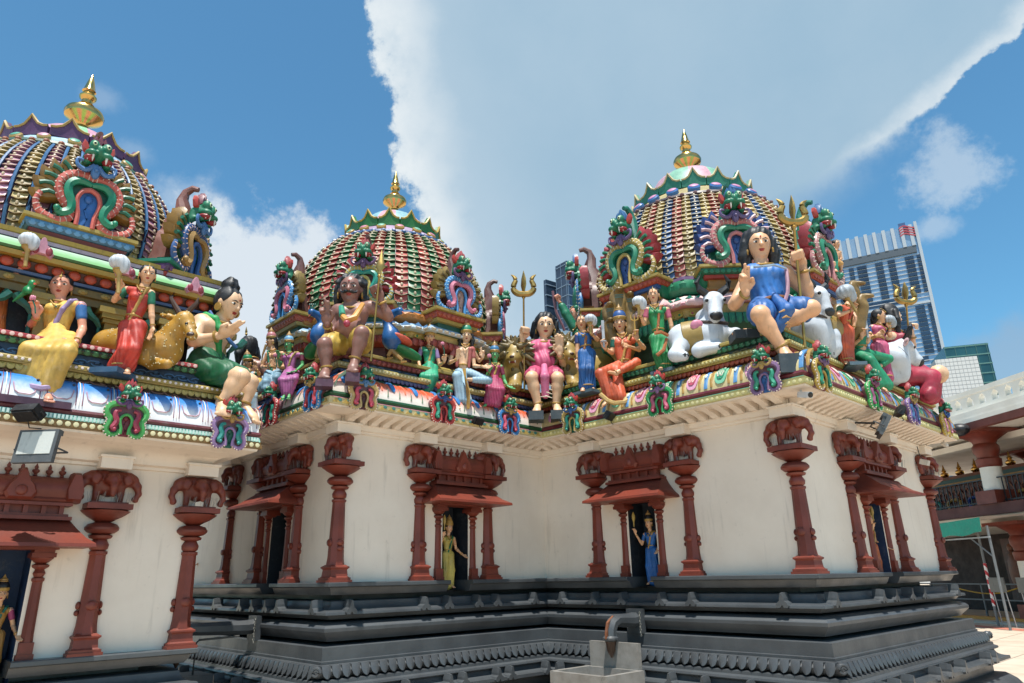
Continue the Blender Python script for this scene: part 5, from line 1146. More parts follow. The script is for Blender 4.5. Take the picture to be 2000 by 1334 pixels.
link('body', SDF().ell(z(185, 310, -.3), (.035, .03, .04), k=.02).ell(z(160, 345, -.3), (.035, .035, .06), basis(vdir(.4, .3, .8)), k=.03).cone(z(145, 360, -.3), z(75, 412, -.28), .022, .008, k=.02).mesh(.007), 'green', p); MB().lathe([(.012, 0), (.001, .03)], 6, c=z(200, 308, -.32), M=basis(vdir(0, .1, 1))).build('beak', 'coral', p)
z = Z(0, 450, 2.965, 6.2)
r, P, h, B = human('standing_woman_statue', 'standing woman statue in a red sari raising a white fly whisk', z, 'hd 855 258;nk 832 325;ls 735 345;rs 875 365;le 662 405 -.05;lw 690 345 -.15;re 878 480;rw 884 558;wa 775 500;lh 735 560;rh 805 560;lk 725 690 -.08;rk 775 690 -.08;la 660 790;ra 745 795;lt 610 815 -.1;rt 735 825 -.12', 100, (.55, .8, -.12), 'skin', lean=(.4, .9, 0),
      wear=[('blouse', '1f7a58'), ('skirt_long', 'c23a2a'), ('sash', 'b8924a')], hands={'l': ((0, .3, 1), (.3, 1, 0), 'hold'), 'r': ((0, .1, -1), (-.3, .6, 0), 'open')}, hair='long')
whisk(r, z(686, 330, -.22), z(690, 200, -.22), .085); MB().box(z(670, 838, -.02), (.13, .2, .025), np.array([[.7, -.7, 0], [.7, .7, 0], [0, 0, 1]])).build('foot_plinth', '3a5f80', r)
z = Z(0, 450, 2.965, 6.5)
def deer(name, label, z, pts, col='fawn'):
    t = root(name, z(*pts['base']), label, 'deer statue'); s = SDF()
    c = z(*pts['body']); ce = z(*pts['chest'])
    s.cone(z(*pts['rump']), ce, .17, .17, k=.06).ell(c, (.2, .2, .17), k=.08)
    if 'head' in pts:
        hd, mz, nk = z(*pts['head']), z(*pts['muzzle']), z(*pts['neck'])
        s.chain([ce, nk, hd], [.15, .095, .085], k=.06).cone(hd, mz, .078, .045, k=.04).ell(mz, .05, k=.02)
        for e in ('ear1', 'ear2'): s.cone(hd, z(*pts[e]), .035, .02, k=.02).ell((hd*.35+z(*pts[e])*.65), (.05, .025, .035), basis(z(*pts[e])-hd), k=.02)
    s.chain([z(*q) for q in pts['leg']], [.07, .055, .045], k=.04).chain([z(*q) for q in pts['leg2']], [.1, .07, .045], k=.05)
    bo = link('body', s.mesh(.014), mat(col, rough=.4, var=.2), t)
    me = bo.data; rr = random.Random(5); mb = MB(); nn = 0
    polys = list(me.polygons)
    for k in range(700):
        q = rr.choice(polys)
        if q.center[2] > (pts.get('zmax', 99)) or q.normal @ Vector(fh) > .1: continue
        mb.ell(np.array(q.center), .0085, n=5, m=3); nn += 1
        if nn > 150: break
    mb.build('spots', 'e8d8a8', t, kind='stuff')
    if 'head' in pts:
        MB().ell(mz+fh*0-fh*.02, (.045, .045, .03)).build('nose', '4a3830', t)
        for e in ('eye1',): MB().ell(z(*pts[e]), .016).build('eye', 'black', t)
        for k in ('ant1', 'ant2'):
            a = [z(*q) for q in pts[k]]; mb = MB().tube(a, [.03, .026, .02, .008][:len(a)], 7); mb.tube([a[1], a[1]+rt*.05*(1 if k == 'ant2' else -1)+upv*.08], [.018, .005], 6); mb.build('antler', '4a352a', t)
    return t
deer('deer_statue', 'lying spotted deer statue with antlers behind the red sari statue', z, dict(base=(800, 790), body=(760, 670), chest=(950, 690), rump=(640, 670), neck=(1010, 590, -.03), head=(1070, 520, -.06), muzzle=(1112, 608, -.12), ear1=(935, 490), ear2=(1130, 560, -.1), leg=((960, 760), (880, 770, -.1), (970, 775, -.2)), leg2=((860, 680, -.1), (830, 730, -.15), (760, 740, -.15)), eye1=(1080, 540, -.145), ant1=((1040, 480), (1010, 430), (990, 390), (1010, 360)), ant2=((1085, 475), (1110, 450), (1140, 420), (1150, 390))))
deer('deer_statue', 'spotted deer statue cut off by the left edge of the picture', Z(0, 450, 2.965, 6.35), dict(base=(-60, 640), body=(-60, 530), chest=(-160, 520), rump=(-20, 540), leg=((-60, 590), (-40, 610), (-80, 620)), leg2=((-10, 560), (10, 590), (-20, 600))))
z = Z(0, 450, 2.965, 6.0)
r, P, h, B = human('standing_woman_statue', 'standing woman statue at the left edge lifting a white whisk', z, 'hd -25 60;nk -25 130;ls -110 160;rs 50 180;le -130 300;lw -120 380;re 75 270 -.05;rw 145 195 -.12;wa -40 330;lh -80 400;rh -10 400;lk -80 560;rk -20 560;la -70 690;ra -20 690', 100, (.5, .8, -.1), 'rose', wear=[('blouse', '1f7a6a'), ('skirt_long', 'd07a3a')], hands={'r': ((.15, .3, 1), (-.3, 1, 0), 'hold')}, hair='cap')
whisk(r, z(150, 180, -.2), z(165, 70, -.2), .08)
z = Z(0, 450, 2.965, 7.05)
r, P, h, B = human('seated_man_statue', 'seated statue in green with a hair bun looking down at the corner', z, 'hd 1330 430;nk 1262 520;ls 1165 530 -.12;rs 1320 560 .15;le 1120 640 -.28;lw 1268 612 -.3;wa 1205 690;lh 1165 800 -.12;rh 1230 800 .1;lk 1395 850 -.3;rk 1445 880 .05;la 1285 1000 -.3;ra 1410 1020 .0;lt 1290 1058 -.42;rt 1490 1105 -.05', 165, (.85, .35, -.28), 'pale', hair='bun', sex='m', lean=(.85, .5, 0), jewel='plain', bulk=1.3,
      wear=[('shorts', '14613c'), ('sash', '1f9a4e', 'l')], hands={'l': ((.85, .1, .35), (.2, -.4, 1), 'bless')})
MB().tube([z(1215, 470, -.05), z(1270, 560, -.12), z(1330, 640, -.12), z(1370, 680, -.05)], .02, 6).build('bead_strings', '3a6aa8', r)
# ---------------------------------------------------------------- middle dome figures
z = Z(450, 320, 2.516, 7.5)
r, P, h, B = human('seated_man_statue', 'seated dark statue of a man with a thick black moustache', z, 'hd 590 618;nk 602 700;ls 528 722;rs 690 705;le 490 840 -.05;lw 476 790 -.25;re 778 755;rw 742 672 -.1;wa 590 825;lh 545 880;rh 640 878;lk 462 888 -.35;rk 645 832 -.38;la 472 1010 -.32;ra 612 965 -.36;lt 458 1045 -.46;rt 598 1012 -.5', 135, (.08, 1, -.1), 'brown', hair='curly', sex='m', belly=.55, moustache=True, jewel='plain', bulk=1.12, hairk=1.05,
      wear=[('shorts', 'c9a84a')], hands={'l': ((-.15, .3, 1), (.1, 1, .1), 'bless'), 'r': ((-.25, .2, 1), (-.6, .8, 0), 'fist')})
mb = MB().tube([z(545, 705, -.1), z(550, 745, -.3), z(572, 775, -.38), z(610, 755, -.36), z(650, 690, -.15)], [.03, .035, .042, .038, .028], 8); mb.build('garland', 'd99a4a', r); MB().ell(z(572, 785, -.42), .04).build('garland_pendant', 'b03a50', r)
MB().tube([z(545, 705, -.12), z(550, 745, -.33)], [.033, .038], 8).build('garland_leaves', '2f8f72', r); MB().box(z(462, 1062, -.42)-upv*.05, (.09, .09, .04), basis(vdir(.3,1,0))).build('foot_plinth', 'plum', r); MB().box(z(600, 1040, -.42)-upv*.04, (.07, .09, .05), basis(vdir(.3,1,0))).build('foot_plinth', 'plum', r)
pole('spear', 'brass spear held by the moustached statue', z(690, 970, -.3), z(731, 560, -.2), .012, 'spear', 'spear', th=1.0)
def peacock(label, z, c, nk, hd, beak, tail, feet):
    t = root('peacock_statue', z(*feet[0]), label, 'peacock statue')
    body = SDF().cone(z(*c), z(*nk), .085, .05, k=.05).ell(z(*c)+upv*.02, (.1, .12, .14), k=.06).chain([z(*nk), (z(*nk)+z(*hd))/2+upv*.03, z(*hd)], [.05, .04, .045], k=.03).mesh(.014)
    link('body', body, mat('1f5fa0', rough=.35, var=.3), t)
    a, b = z(*c), z(*tail); d = unit(b-a); L = np.linalg.norm(b-a)
    M = np.stack([unit(np.cross(d, upv)), np.cross(unit(np.cross(d, upv)), d), d], 1)
    link('tail', SDF().ell(a+d*L*.55-upv*.05, (.11, .05, L*.58), M, k=.02).mesh(.014), '1f7a4a', t); link('wing', SDF().ell(a+d*L*.35+upv*.06-fh*.05, (.1, .05, L*.42), M, k=.02).mesh(.013), 'c9563c', t)
    MB().lathe([(.022, 0), (.001, .08)], 6, c=z(*hd), M=basis(z(*beak)-z(*hd))[:, [0, 2, 1]]).build('beak', 'c85a3a', t)
    mb = MB()
    for k in (-.03, -.01, .012, .034): mb.tube([z(*hd)+upv*.03, z(*hd)+upv*.09+rt*k], .005, 4).ell(z(*hd)+upv*.1+rt*k, .012, n=6, m=4)
    mb.build('crest', '1f6a60', t)
    for f in feet: MB().tube([z(*c)-upv*.12, z(*f)+upv*.03, z(*f), z(*f)+rt*.06-fh*.03], [.03, .02, .018, .01], 6).build('leg', 'b08a50', t)
z8 = Z(660, 540, 5.13, 7.85)
peacock('blue necked peacock statue to the right of the moustached man', z8, (540, 640), (490, 440), (620, 345, -.1), (700, 380, -.15), (800, 780, .25), ((500, 820), (640, 860)))
peacock('blue necked peacock statue to the left of the moustached man', Z(450, 320, 2.516, 7.8), (440, 850), (455, 780), (400, 730, -.1), (375, 765, -.15), (390, 930, .2), ((420, 960), (450, 960)))
z = Z(470, 620, 5.8, 8.0)
r, P, h, B = human('seated_woman_statue', 'green skinned seated statue with pink skirt, left of the moustached man', z, 'hd 543 312;nk 548 390;ls 490 430;rs 690 425;le 445 540;lw 425 450 -.12;re 700 540;rw 620 610 -.18;wa 560 580;lh 530 630;rh 620 630;lk 460 715 -.25;rk 615 700 -.25;la 500 870 -.22;ra 555 860 -.22;lt 470 930 -.3;rt 540 920 -.3', 120, (-.15, 1, -.1), 'greenskin', hair='long', hat='sky', wear=[('blouse', '7a2f48'), ('skirt_seated', 'b0609a'), ('sash', 'c0a860')], hands={'l': ((-.1, .2, 1), (0, 1, 0), 'hold'), 'r': ((-.8, .3, -.3), (0, .3, 1), 'open')})
lotus(r, z(405, 560, -.15), z(390, 440, -.15), .02)
z = Z(470, 620, 5.8, 8.35)
r, P, h, B = human('seated_man_statue', 'crowned statue in a grey blue robe seated beside the green skinned woman', z, 'hd 345 275;nk 370 365;ls 300 420;rs 470 410;le 240 560;lw 300 560 -.15;re 490 560;rw 420 560 -.1;wa 350 570;lh 320 640;rh 420 640;lk 280 735 -.3;rk 400 690 -.2;la 200 820 -.3;ra 330 930 -.2;lt 150 840 -.35', 125, (-.75, .6, -.1), 'skin', sex='m', hair='long', hat='c27a80', lean=(-.4, .9, 0), wear=[('robe_crossed', '7fa3b8'), ('sash', '1f7a5a', 'l')], hands={'l': ((.4, .2, .5), (0, .6, 1), 'open'), 'r': ((-.3, .2, 1), (0, 1, 0), 'open')})
MB().tube([z(235, 520, -.1), z(250, 420, -.1), z(290, 310, -.1)], [.012, .012, .02], 6).build('staff', 'a8885a', r)
z = Z(470, 620, 5.8, 8.9)
r, P, h, B = human('seated_woman_statue', 'small crowned statue in green, half hidden by the crouching corner figure', z, 'hd 80 525;nk 100 600;ls 40 640;rs 160 640;le 30 760;lw 90 760 -.1;re 210 640;rw 175 590 -.1;wa 110 790;lh 80 840;rh 150 840;lk 60 900 -.2;rk 150 900 -.2;la 70 1060 -.2;ra 150 1060 -.2', 120, (-.5, .8, -.2), 'skin', hair='cap', hat='1f8a5a', wear=[('blouse', '14704a'), ('skirt_seated', '9fbccb')], hands={'r': ((-.2, .2, 1), (0, 1, 0), 'open')})
z = Z(470, 620, 5.8, 9.5)
r, P, h, B = human('seated_man_statue', 'big statue with a swept black mane seen from behind at the far corner', z, 'hd 70 370 0;nk 140 470;ls 60 520;rs 250 540;le 30 640;lw 80 700;re 290 660;rw 260 560;wa 150 700;lh 120 800;rh 200 800;lk 60 850 .2;rk 160 850 .2;la 60 1000 .2;ra 160 1000 .2', 230, (-.7, -.6, 0), 'brown', hair='locks', sex='m', wear=[('shorts', 'c9a84a')], jewel='plain', voxk=.06)
pole('spear', 'thin spear tip rising behind the far corner statue', z(64, 700, .1), z(64, 200, .1), .01, 'spear', 'spear', th=.3)
z = Z(780, 600, 5.132, 8.5)
r, P, h, B = human('seated_woman_statue', 'seated woman statue in a green sari right of the moustached man', z, 'hd 305 308;nk 303 385;ls 222 420;rs 365 430;le 188 530;lw 212 610 -.15;re 402 580;rw 452 545 -.15;wa 300 560;lh 265 615;rh 345 615;lk 235 695 -.25;rk 355 700 -.25;la 205 870 -.22;ra 265 900 -.22;lt 165 920 -.32;rt 255 945 -.3', 115, (.2, 1, -.1), 'skin', hair='cap', hat='b06a68', wear=[('blouse', 'a58abf'), ('skirt_seated', '1f9a72'), ('sash', 'c9b070')], hands={'l': ((.9, .2, -.2), (0, .3, 1), 'open'), 'r': ((.1, .2, 1), (0, 1, 0), 'hold')})
lotus(r, z(450, 490, -.2), z(432, 375, -.2), .02)
z = Z(780, 600, 5.132, 8.75)
r, P, h, B = human('seated_man_statue', 'many armed crowned statue in a pale blue robe with one leg crossed', z, 'hd 672 292;nk 662 365;ls 555 410;rs 730 425;le 500 560 -.05;lw 580 520 -.25;l2e 480 540 .1;l2w 480 440 0;re 750 590;rw 840 595 -.2;r2e 800 540 .1;r2w 838 505 0;wa 640 585;lh 600 660;rh 690 660;lk 572 690 -.3;rk 895 735 -.2;la 600 945 -.28;ra 690 725 -.3;lt 590 1010 -.38', 128, (.12, 1, -.05), 'pale', sex='m', hair='locks', hat='1f8a6a', wear=[('robe_crossed', '9dbdd0'), ('shawl', 'b5625c')], hands={'l': ((.2, .3, 1), (0, 1, 0), 'open'), 'l2': ((.05, .1, 1), (0, 1, 0), 'bless'), 'r': ((.6, .4, -.2), (0, 1, .3), 'open'), 'r2': ((-.1, .1, 1), (0, 1, 0), 'bless')})
MB().tube([z(650, 620, -.35), z(660, 700, -.4), z(690, 850, -.35), z(690, 1020, -.35)], [.03, .035, .035, .035], 4, flat=.4).build('robe_border', 'b8924a', r)
MB().lathe([(.01, 0), (.05, .08), (.06, .12), (.03, .2), (.002, .3)], 10, c=z(500, 300, 0), M=np.diag([1, 1, .6])).build('hand_emblem', 'b08a40', r); MB().ell(z(735, 340, .1), (.03, .02, .06)).build('hand_shell', 'ddd0a0', r)
z = Z(780, 600, 5.132, 8.95)
r, P, h, B = human('seated_woman_statue', 'green skinned seated statue in magenta beside the left lion', z, 'hd 955 480;nk 960 555;ls 905 590;rs 1020 600;le 880 700;lw 905 640 -.12;re 1055 740;rw 1085 790 -.15;wa 955 700;lh 920 750;rh 990 750;lk 900 810 -.25;rk 1030 830 -.25;la 880 970 -.22;ra 985 985 -.22;lt 850 990 -.3', 110, (.1, 1, -.1), 'greenskin', hair='long', hat='3f7fae', wear=[('blouse', '8a2f4a'), ('skirt_seated', 'a83460'), ('sash', 'c0a050')], hands={'l': ((0, .2, 1), (0, 1, 0), 'hold'), 'r': ((.6, .3, -.4), (0, .3, 1), 'open')})
lotus(r, z(905, 620, -.18), z(902, 500, -.18), .024)
# ---------------------------------------------------------------- lions and the pink figure in the inner corner
def lion(label, z, sg, hd, paw, rump, mz):
    t = root('lion_statue', z(*paw), label, 'lion statue'); c = z(*hd); f = vdir(.25*sg, 1, -.15); B = basis(f); O = lambda x, y, q: c+x*B[:, 0]+y*B[:, 1]+q*B[:, 2]
    s = SDF().ell(c, (.125, .16, .15), B, k=.04).ell(O(0, .13, -.07), (.085, .1, .075), B, k=.05).ell(O(0, .1, -.15), (.07, .08, .04), B, k=.03)
    s.chain([c-f*.05, (c+z(*rump))/2-upv*.25, z(*rump)], [.2, .24, .25], k=.08).cone(O(0, -.05, -.2), z(*paw), .13, .08, k=.05).ell(z(*paw), (.1, .12, .07), B, k=.04)
    for i in range(4): s.ell(z(*paw)+B[:, 0]*(i-1.5)*.045+f*.11, .032, k=.01)
    link('body', s.mesh(.013), mat('ochre', rough=.4, var=.25), t)
    m = SDF()
    for i in range(46):
        a = i*2.39996; rr = .15+.0032*i; y = .12-.006*i; p0 = O(math.cos(a)*rr*.85, y, math.sin(a)*rr*.85+.01); m.cone(p0, p0+(B[:, 0]*math.cos(a)+B[:, 2]*(math.sin(a)-.5))*.16+f*.01, .05, .02, k=.008)
    link('mane', m.mesh(.012), mat('665428', rough=.4, var=.4), t)
    for sx in (-1, 1): MB().ell(O(sx*.065, .145, .03), (.025, .02, .018), B).build('eye', 'd8c890', t); MB().ell(O(sx*.065, .162, .028), .011).build('pupil', 'black', t)
    MB().ell(O(0, .225, -.05), (.035, .02, .022), B).build('nose', '4a3020', t); MB().ell(O(0, .17, -.12), (.055, .05, .02), B).build('mouth', '8a2f2a', t)
    for sx in (-.04, .04): MB().lathe([(.011, 0), (.002, -.035)], 6, c=O(sx, .2, -.105)).build('fang', 'efe8da', t)
zl = Z(900, 500, 3.707, 9.45)
lion('bronze coloured lion statue left of the pink dressed figure', zl, -1, (395, 720), (390, 945, -.15), (250, 800, .4), None)
lion('bronze coloured lion statue right of the pink dressed figure', zl, 1, (770, 700), (820, 930, -.1), (1010, 790, .3), None)
z = Z(900, 500, 3.707, 9.5)
r, P, h, B = human('seated_woman_statue', 'large seated statue in a pink dress with a trident in the inner corner', z, 'hd 612 512;nk 602 612;ls 498 650;rs 698 655;le 452 760 -.1;lw 446 612 -.2;re 752 800 -.05;rw 718 715 -.3;wa 600 790;lh 555 850;rh 655 850;lk 512 880 -.4;rk 702 885 -.4;la 560 1080 -.35;ra 692 1080 -.35;lt 545 1135 -.5;rt 705 1128 -.5', 165, (.0, 1, -.12), 'pale', hair='locks', jewel='plain', bulk=1.14, hairk=1.05, wear=[('gown', 'd0567e'), ('shorts', 'c2476e'), ('apron', 'd9739a')], hands={'l': ((.1, .2, 1), (.5, .8, 0), 'fist'), 'r': ((0, .2, 1), (-.3, 1, 0), 'open')}, belly=.5)
for q in ((545, 1165, -.42), (705, 1160, -.42)): MB().box(z(*q), (.1, .12, .06), np.array([[.7, -.7, 0], [.7, .7, 0], [0, 0, 1]])).build('foot_plinth', 'slate', r)
for k in range(4): MB().tube([z(578, 930+k*30, -.4), z(620, 925+k*30, -.44), z(664, 945+k*28, -.4)], [.005, .011, .005], 5).build('pleat_stripe', 'e8dcc8', r)
pole('trident', 'brass trident held by the pink dressed statue', z(460, 975, -.2), z(455, 310, -.22), .013, 'trident', 'trident', th=1.35)
# ---------------------------------------------------------------- right block, front ledge
z = Z(900, 500, 3.707, 8.84)
r, P, h, B = human('standing_woman_statue', 'standing woman statue in a blue sari with a white fly whisk', z, 'hd 875 482;nk 885 545;ls 845 575;rs 950 575;le 845 680;lw 845 745;re 990 605;rw 945 560 -.12;wa 905 655;lh 885 710;rh 935 710;lk 890 820 -.06;rk 930 820 -.06;la 890 950;ra 945 950;lt 880 972 -.1;rt 965 972 -.1', 100, (-.2, 1, -.1), 'skin', hair='long', wear=[('blouse', '2a3f7a'), ('skirt_long', '1f62a8'), ('sash', 'a06a3a')], hands={'l': ((0, .1, -1), (.3, .6, 0), 'open'), 'r': ((-.05, .2, 1), (0, 1, 0), 'hold')})
whisk(r, z(940, 545, -.16), z(938, 468, -.16), .075); MB().box(z(920, 992), (.16, .11, .02)).build('foot_plinth', '5a707c', r)
z = Z(900, 500, 3.707, 8.68)
r, P, h, B = human('seated_woman_statue', 'crowned seated statue in an orange sari under cobra hoods', z, 'hd 1152 492;nk 1165 560;ls 1110 610;rs 1275 610;le 1095 700;lw 1045 670 -.1;re 1325 665;rw 1275 605 -.1;r2e 1290 680;r2w 1215 655 -.2;wa 1180 760;lh 1150 800;rh 1240 800;lk 1010 850 -.25;rk 1270 770 -.2;la 1080 1030 -.25;ra 1120 850 -.3;lt 1020 1095 -.3;rt 1070 840 -.32', 110, (-.25, 1, -.08), 'skin', hair='long', hat='2f5a9a', wear=[('blouse', '1f6a58'), ('robe_crossed', 'd8623e'), ('sash', 'b8924a')], hands={'l': ((-.3, .2, .8), (0, 1, 0), 'hold'), 'r': ((-.1, .1, 1), (0, 1, 0), 'hold'), 'r2': ((-.7, .3, .2), (0, 1, .3), 'hold')})
MB().box(z(1030, 545, -.16), (.018, .006, .15), basis(fh)).lathe([(.014, -.22), (.014, -.15), (.04, -.145), (.04, -.135), (.012, -.13)], 8, c=z(1030, 545, -.16)).build('sword', 'palegrey', r)
mb = MB(); b0 = z(1258, 470, -.15); mb.tube([z(1262, 570, -.15), b0], .01, 6)
for k in (-1, 0, 1): mb.tube([b0, b0+rt*.045*k+upv*.02, b0+rt*.05*k+upv*.09], [.009, .009, .003], 6)
mb.build('small_trident', 'c9a24e', r); hem(r, [z(1010, 1000, -.38), z(1060, 1045, -.42), z(1110, 1065, -.42), z(1180, 1060, -.38), z(1250, 1020, -.3)], 'c9a86a', .028)
def cobra(label, z, hoods, base, axis):
    t = root('cobra_statue', z(*base), label, 'cobra statue'); mb = SDF(); ang = []
    for k, (x, y, w, hh_) in enumerate(hoods):
        c = z(x, y, .0); bb = basis(vdir(*axis)); L = z.len(x, y, hh_); Wd = z.len(x, y, w)
        s = SDF().ell(c, (Wd*.5, .05, L*.5), bb, k=.03).ell(c+bb[:, 2]*L*.38+bb[:, 1]*.06, (Wd*.22, .09, L*.14), bb, k=.05).chain([c-upv*L*.3, z(*base)*.35+c*.65-upv*.15, z(*base)], [.08, .09, .1], k=.05)
        ho = link('hood', s.mesh(.015), mat('cobra', rough=.4, var=.3), t)
        for j in range(5): MB().ell(c+bb[:, 1]*.048-upv*L*(.12*j-.15), (Wd*.24, .015, L*.045), bb).build('belly_band', '5f7f78', ho)
    return t
cobra('five hooded brown cobra statue rearing behind the orange sari figure', Z(900, 500, 3.707, 8.85), [(1145, 310, 130, 140), (1080, 410, 110, 130), (1230, 340, 110, 140), (1085, 520, 110, 120), (1260, 430, 90, 120)], (1180, 760, .05), (-.1, 1, -.1))
z = Z(900, 500, 3.707, 8.08)
r, P, h, B = human('standing_woman_statue', 'standing woman statue in a green sari with a whisk beside the bull', z, 'hd 1395 285;nk 1400 350;ls 1350 390;rs 1492 390;le 1330 490;lw 1300 430 -.12;re 1522 490;rw 1530 560;wa 1430 535;lh 1405 600;rh 1475 600;lk 1425 710 -.06;rk 1475 710 -.06;la 1450 800;ra 1500 800;lt 1445 822 -.1;rt 1520 822 -.1', 98, (-.3, 1, -.12), 'skin', hair='long', wear=[('blouse', 'c2607a'), ('skirt_long', '1f8a4c'), ('sash', 'b0683a')], hands={'l': ((0, .2, 1), (0, 1, 0), 'hold'), 'r': ((0, .1, -1), (-.3, .6, 0), 'open')})
whisk(r, z(1288, 410, -.16), z(1288, 345, -.16), .08); MB().box(z(1490, 842), (.16, .11, .02)).build('foot_plinth', '5a707c', r)
MB().tube([z(1400, 560, -.22), z(1450, 550, -.24), z(1500, 575, -.2)], .022, 6).build('sari_border', 'b0683a', r); MB().tube([z(1490, 600, -.18), z(1470, 680, -.22), z(1420, 720, -.2)], .022, 6).build('sari_border', 'b0683a', r)
def bull(label, z, q, fdir, cloth, col='bull'):
    t = root('bull_statue', z(*q['base']), label, 'bull statue'); hd, mz = z(*q['head']), z(*q['muzzle']); B = basis(vdir(*fdir)); X, Y, U = B[:, 0], B[:, 1], B[:, 2]
    s = SDF().cone(hd+Y*.04, mz+Y*.05, .1, .072, k=.04).ell(mz+Y*.05, (.082, .075, .07), B, k=.03).ell(hd+U*.05, (.12, .1, .09), B, k=.04)
    for sx in (-1, 1): s.ell(hd+X*sx*.085+Y*.07+U*.02, (.04, .05, .04), B, k=.02)
    if 'chest' in q:
        ch, ru = z(*q['chest']), z(*q['rump']); s.chain([hd-Y*.04, (hd+ch)/2-Y*.03, ch], [.1, .12, .19], k=.06).cone(ch, ru, .2, .2, k=.08).ell(z(*q['hump']), (.12, .12, .1), k=.06)
        for l in q['legs']: s.chain([z(*p) for p in l], [.1, .075, .06], k=.05)
        s.ell(ch-upv*.12+Y*.1, (.1, .1, .18), k=.08)
    link('body', s.mesh(.014), mat(col, rough=.35, var=.1), t)
    for sx in (-1, 1):
        MB().tube([hd+X*sx*.08+U*.11, hd+X*sx*.16+U*.17, hd+X*sx*.19+U*.25, hd+X*sx*.14+U*.34], [.05, .045, .033, .006], 8).build('horn', '1f2124', t)
        MB().ell(hd+X*sx*.2+U*.03-Y*.02, (.11, .03, .05), B).build('ear', 'd3b0b4', t); MB().ell(hd+X*sx*.1+Y*.105+U*.02, (.024, .02, .022), B).build('eye', 'black', t)
    MB().ell(mz+Y*.095-U*.015, (.078, .05, .058), B).build('muzzle', '26282c', t)
    if 'chest' in q:
        mb = MB(); ringtube(mb, hd*.36+ch*.64, unit(hd-ch), .165, .025, 18, 6); mb.build('collar', '3a2a20', t)
        mid = ch*.35+ru*.65; ax = unit(ru-ch); bx = basis(ax); cl = MB().lathe([(.2, -.12), (.214, -.11), (.214, .11), (.2, .12)], 24, c=mid, M=bx[:, [0, 2, 1]], cap=False).build('saddle_cloth', 'a08545', t); MB().ell(mid-fh*.2+upv*.09, (.08, .03, .07), B).build('cloth_motif', cloth, cl)
        for l in q['legs']: MB().ell(z(*l[-1]), (.065, .065, .05)).build('hoof', '2a2c30', t)
    return t
z = Z(1130, 240, 2.382, 7.85)
bull('white bull statue with pink saddle cloth left of the blue clad man', z, dict(base=(560, 1090), head=(628, 838, -.12), muzzle=(632, 895, -.2), chest=(620, 985), rump=(490, 1010, .1), hump=(590, 905, .08), legs=(((590, 1040), (560, 1060, -.15), (650, 1045, -.22)), ((680, 1010), (730, 985, -.1), (755, 1010, -.15)), ((480, 1030), (450, 1080, -.1), (490, 1085, -.15)))), (-.05, 1, -.25), 'd98aa5')
z = Z(1550, 500, 3.336, 7.7)
bull('white bull statue right of the blue clad man, mostly hidden', z, dict(base=(150, 620), head=(150, 270, -.1), muzzle=(185, 360, -.12), chest=(110, 470), rump=(220, 500, .2), hump=(120, 400, .05), legs=(((60, 520), (60, 560), (80, 540)), ((110, 540), (100, 580), (130, 600)), ((250, 530), (265, 600), (250, 640)))), (.5, .8, -.2), '2f8f62')
z = Z(1400, 400, 3.333, 7.3)
r, P, h, B = human('seated_man_statue', 'large seated statue in blue with a trident on the outer corner', z, 'hd 275 268;nk 290 385;ls 215 450;rs 448 445;le 112 650 -.1;lw 190 575 -.3;re 592 575 -.05;rw 562 415 -.15;wa 345 630;lh 300 695;rh 430 695;lk 282 715 -.42;rk 615 675 -.25;la 425 935 -.38;ra 330 830 -.1;lt 470 995 -.5', 178, (-.16, 1, -.08), 'skin', hair='locks', sex='m', jewel='plain', bulk=1.32, hairk=1.24, wear=[('drape', '2f74c0'), ('shorts', '2a66ac'), ('apron', '2a66ac')], hands={'l': ((-.1, .3, 1), (.1, 1, .05), 'bless'), 'r': ((-.3, .25, 1), (-.6, .8, 0), 'fist')})
MB().box(z(465, 1050, -.42), (.13, .13, .1), np.array([[.7, -.7, 0], [.7, .7, 0], [0, 0, 1]])).build('foot_plinth', 'slate', r)
for k in range(4): MB().tube([z(405+k*20, 700+k*38, -.4), z(440+k*12, 685+k*40, -.43), z(482-k*2, 692+k*42, -.4)], [.006, .014, .006], 5).build('pleat_stripe', 'd0a468', r)
MB().ell(z(190, 835, .0), (.16, .07, .05), basis(vdir(-.1, 1, 0))).build('folded_foot', 'skin', r); MB().box(z(215, 862, .05), (.2, .14, .05), np.array([[.7, -.7, 0], [.7, .7, 0], [0, 0, 1]])).build('seat_block', 'slate', r)
mb = MB(); ringtube(mb, P['wa']-upv*.02, unit(P['nk']-P['wa']), .42*h, .045*h, 24, 6); mb.build('waistband', 'a8703f', r); MB().tube([z(452, 420, -.18), z(462, 500, -.22), z(462, 570, -.22), z(440, 635, -.24)], .022, 6).build('drape_border', 'b58a9a', r)
MB().tube([z(240, 405, -.28), z(300, 400, -.34), z(370, 392, -.3), z(450, 415, -.2)], .014, 6).build('drape_border', '9fb4c8', r)
pole('trident', 'brass trident held by the large blue clad statue', z(575, 930, -.22), z(503, 155, -.22), .016, 'trident', 'trident', th=1.3)
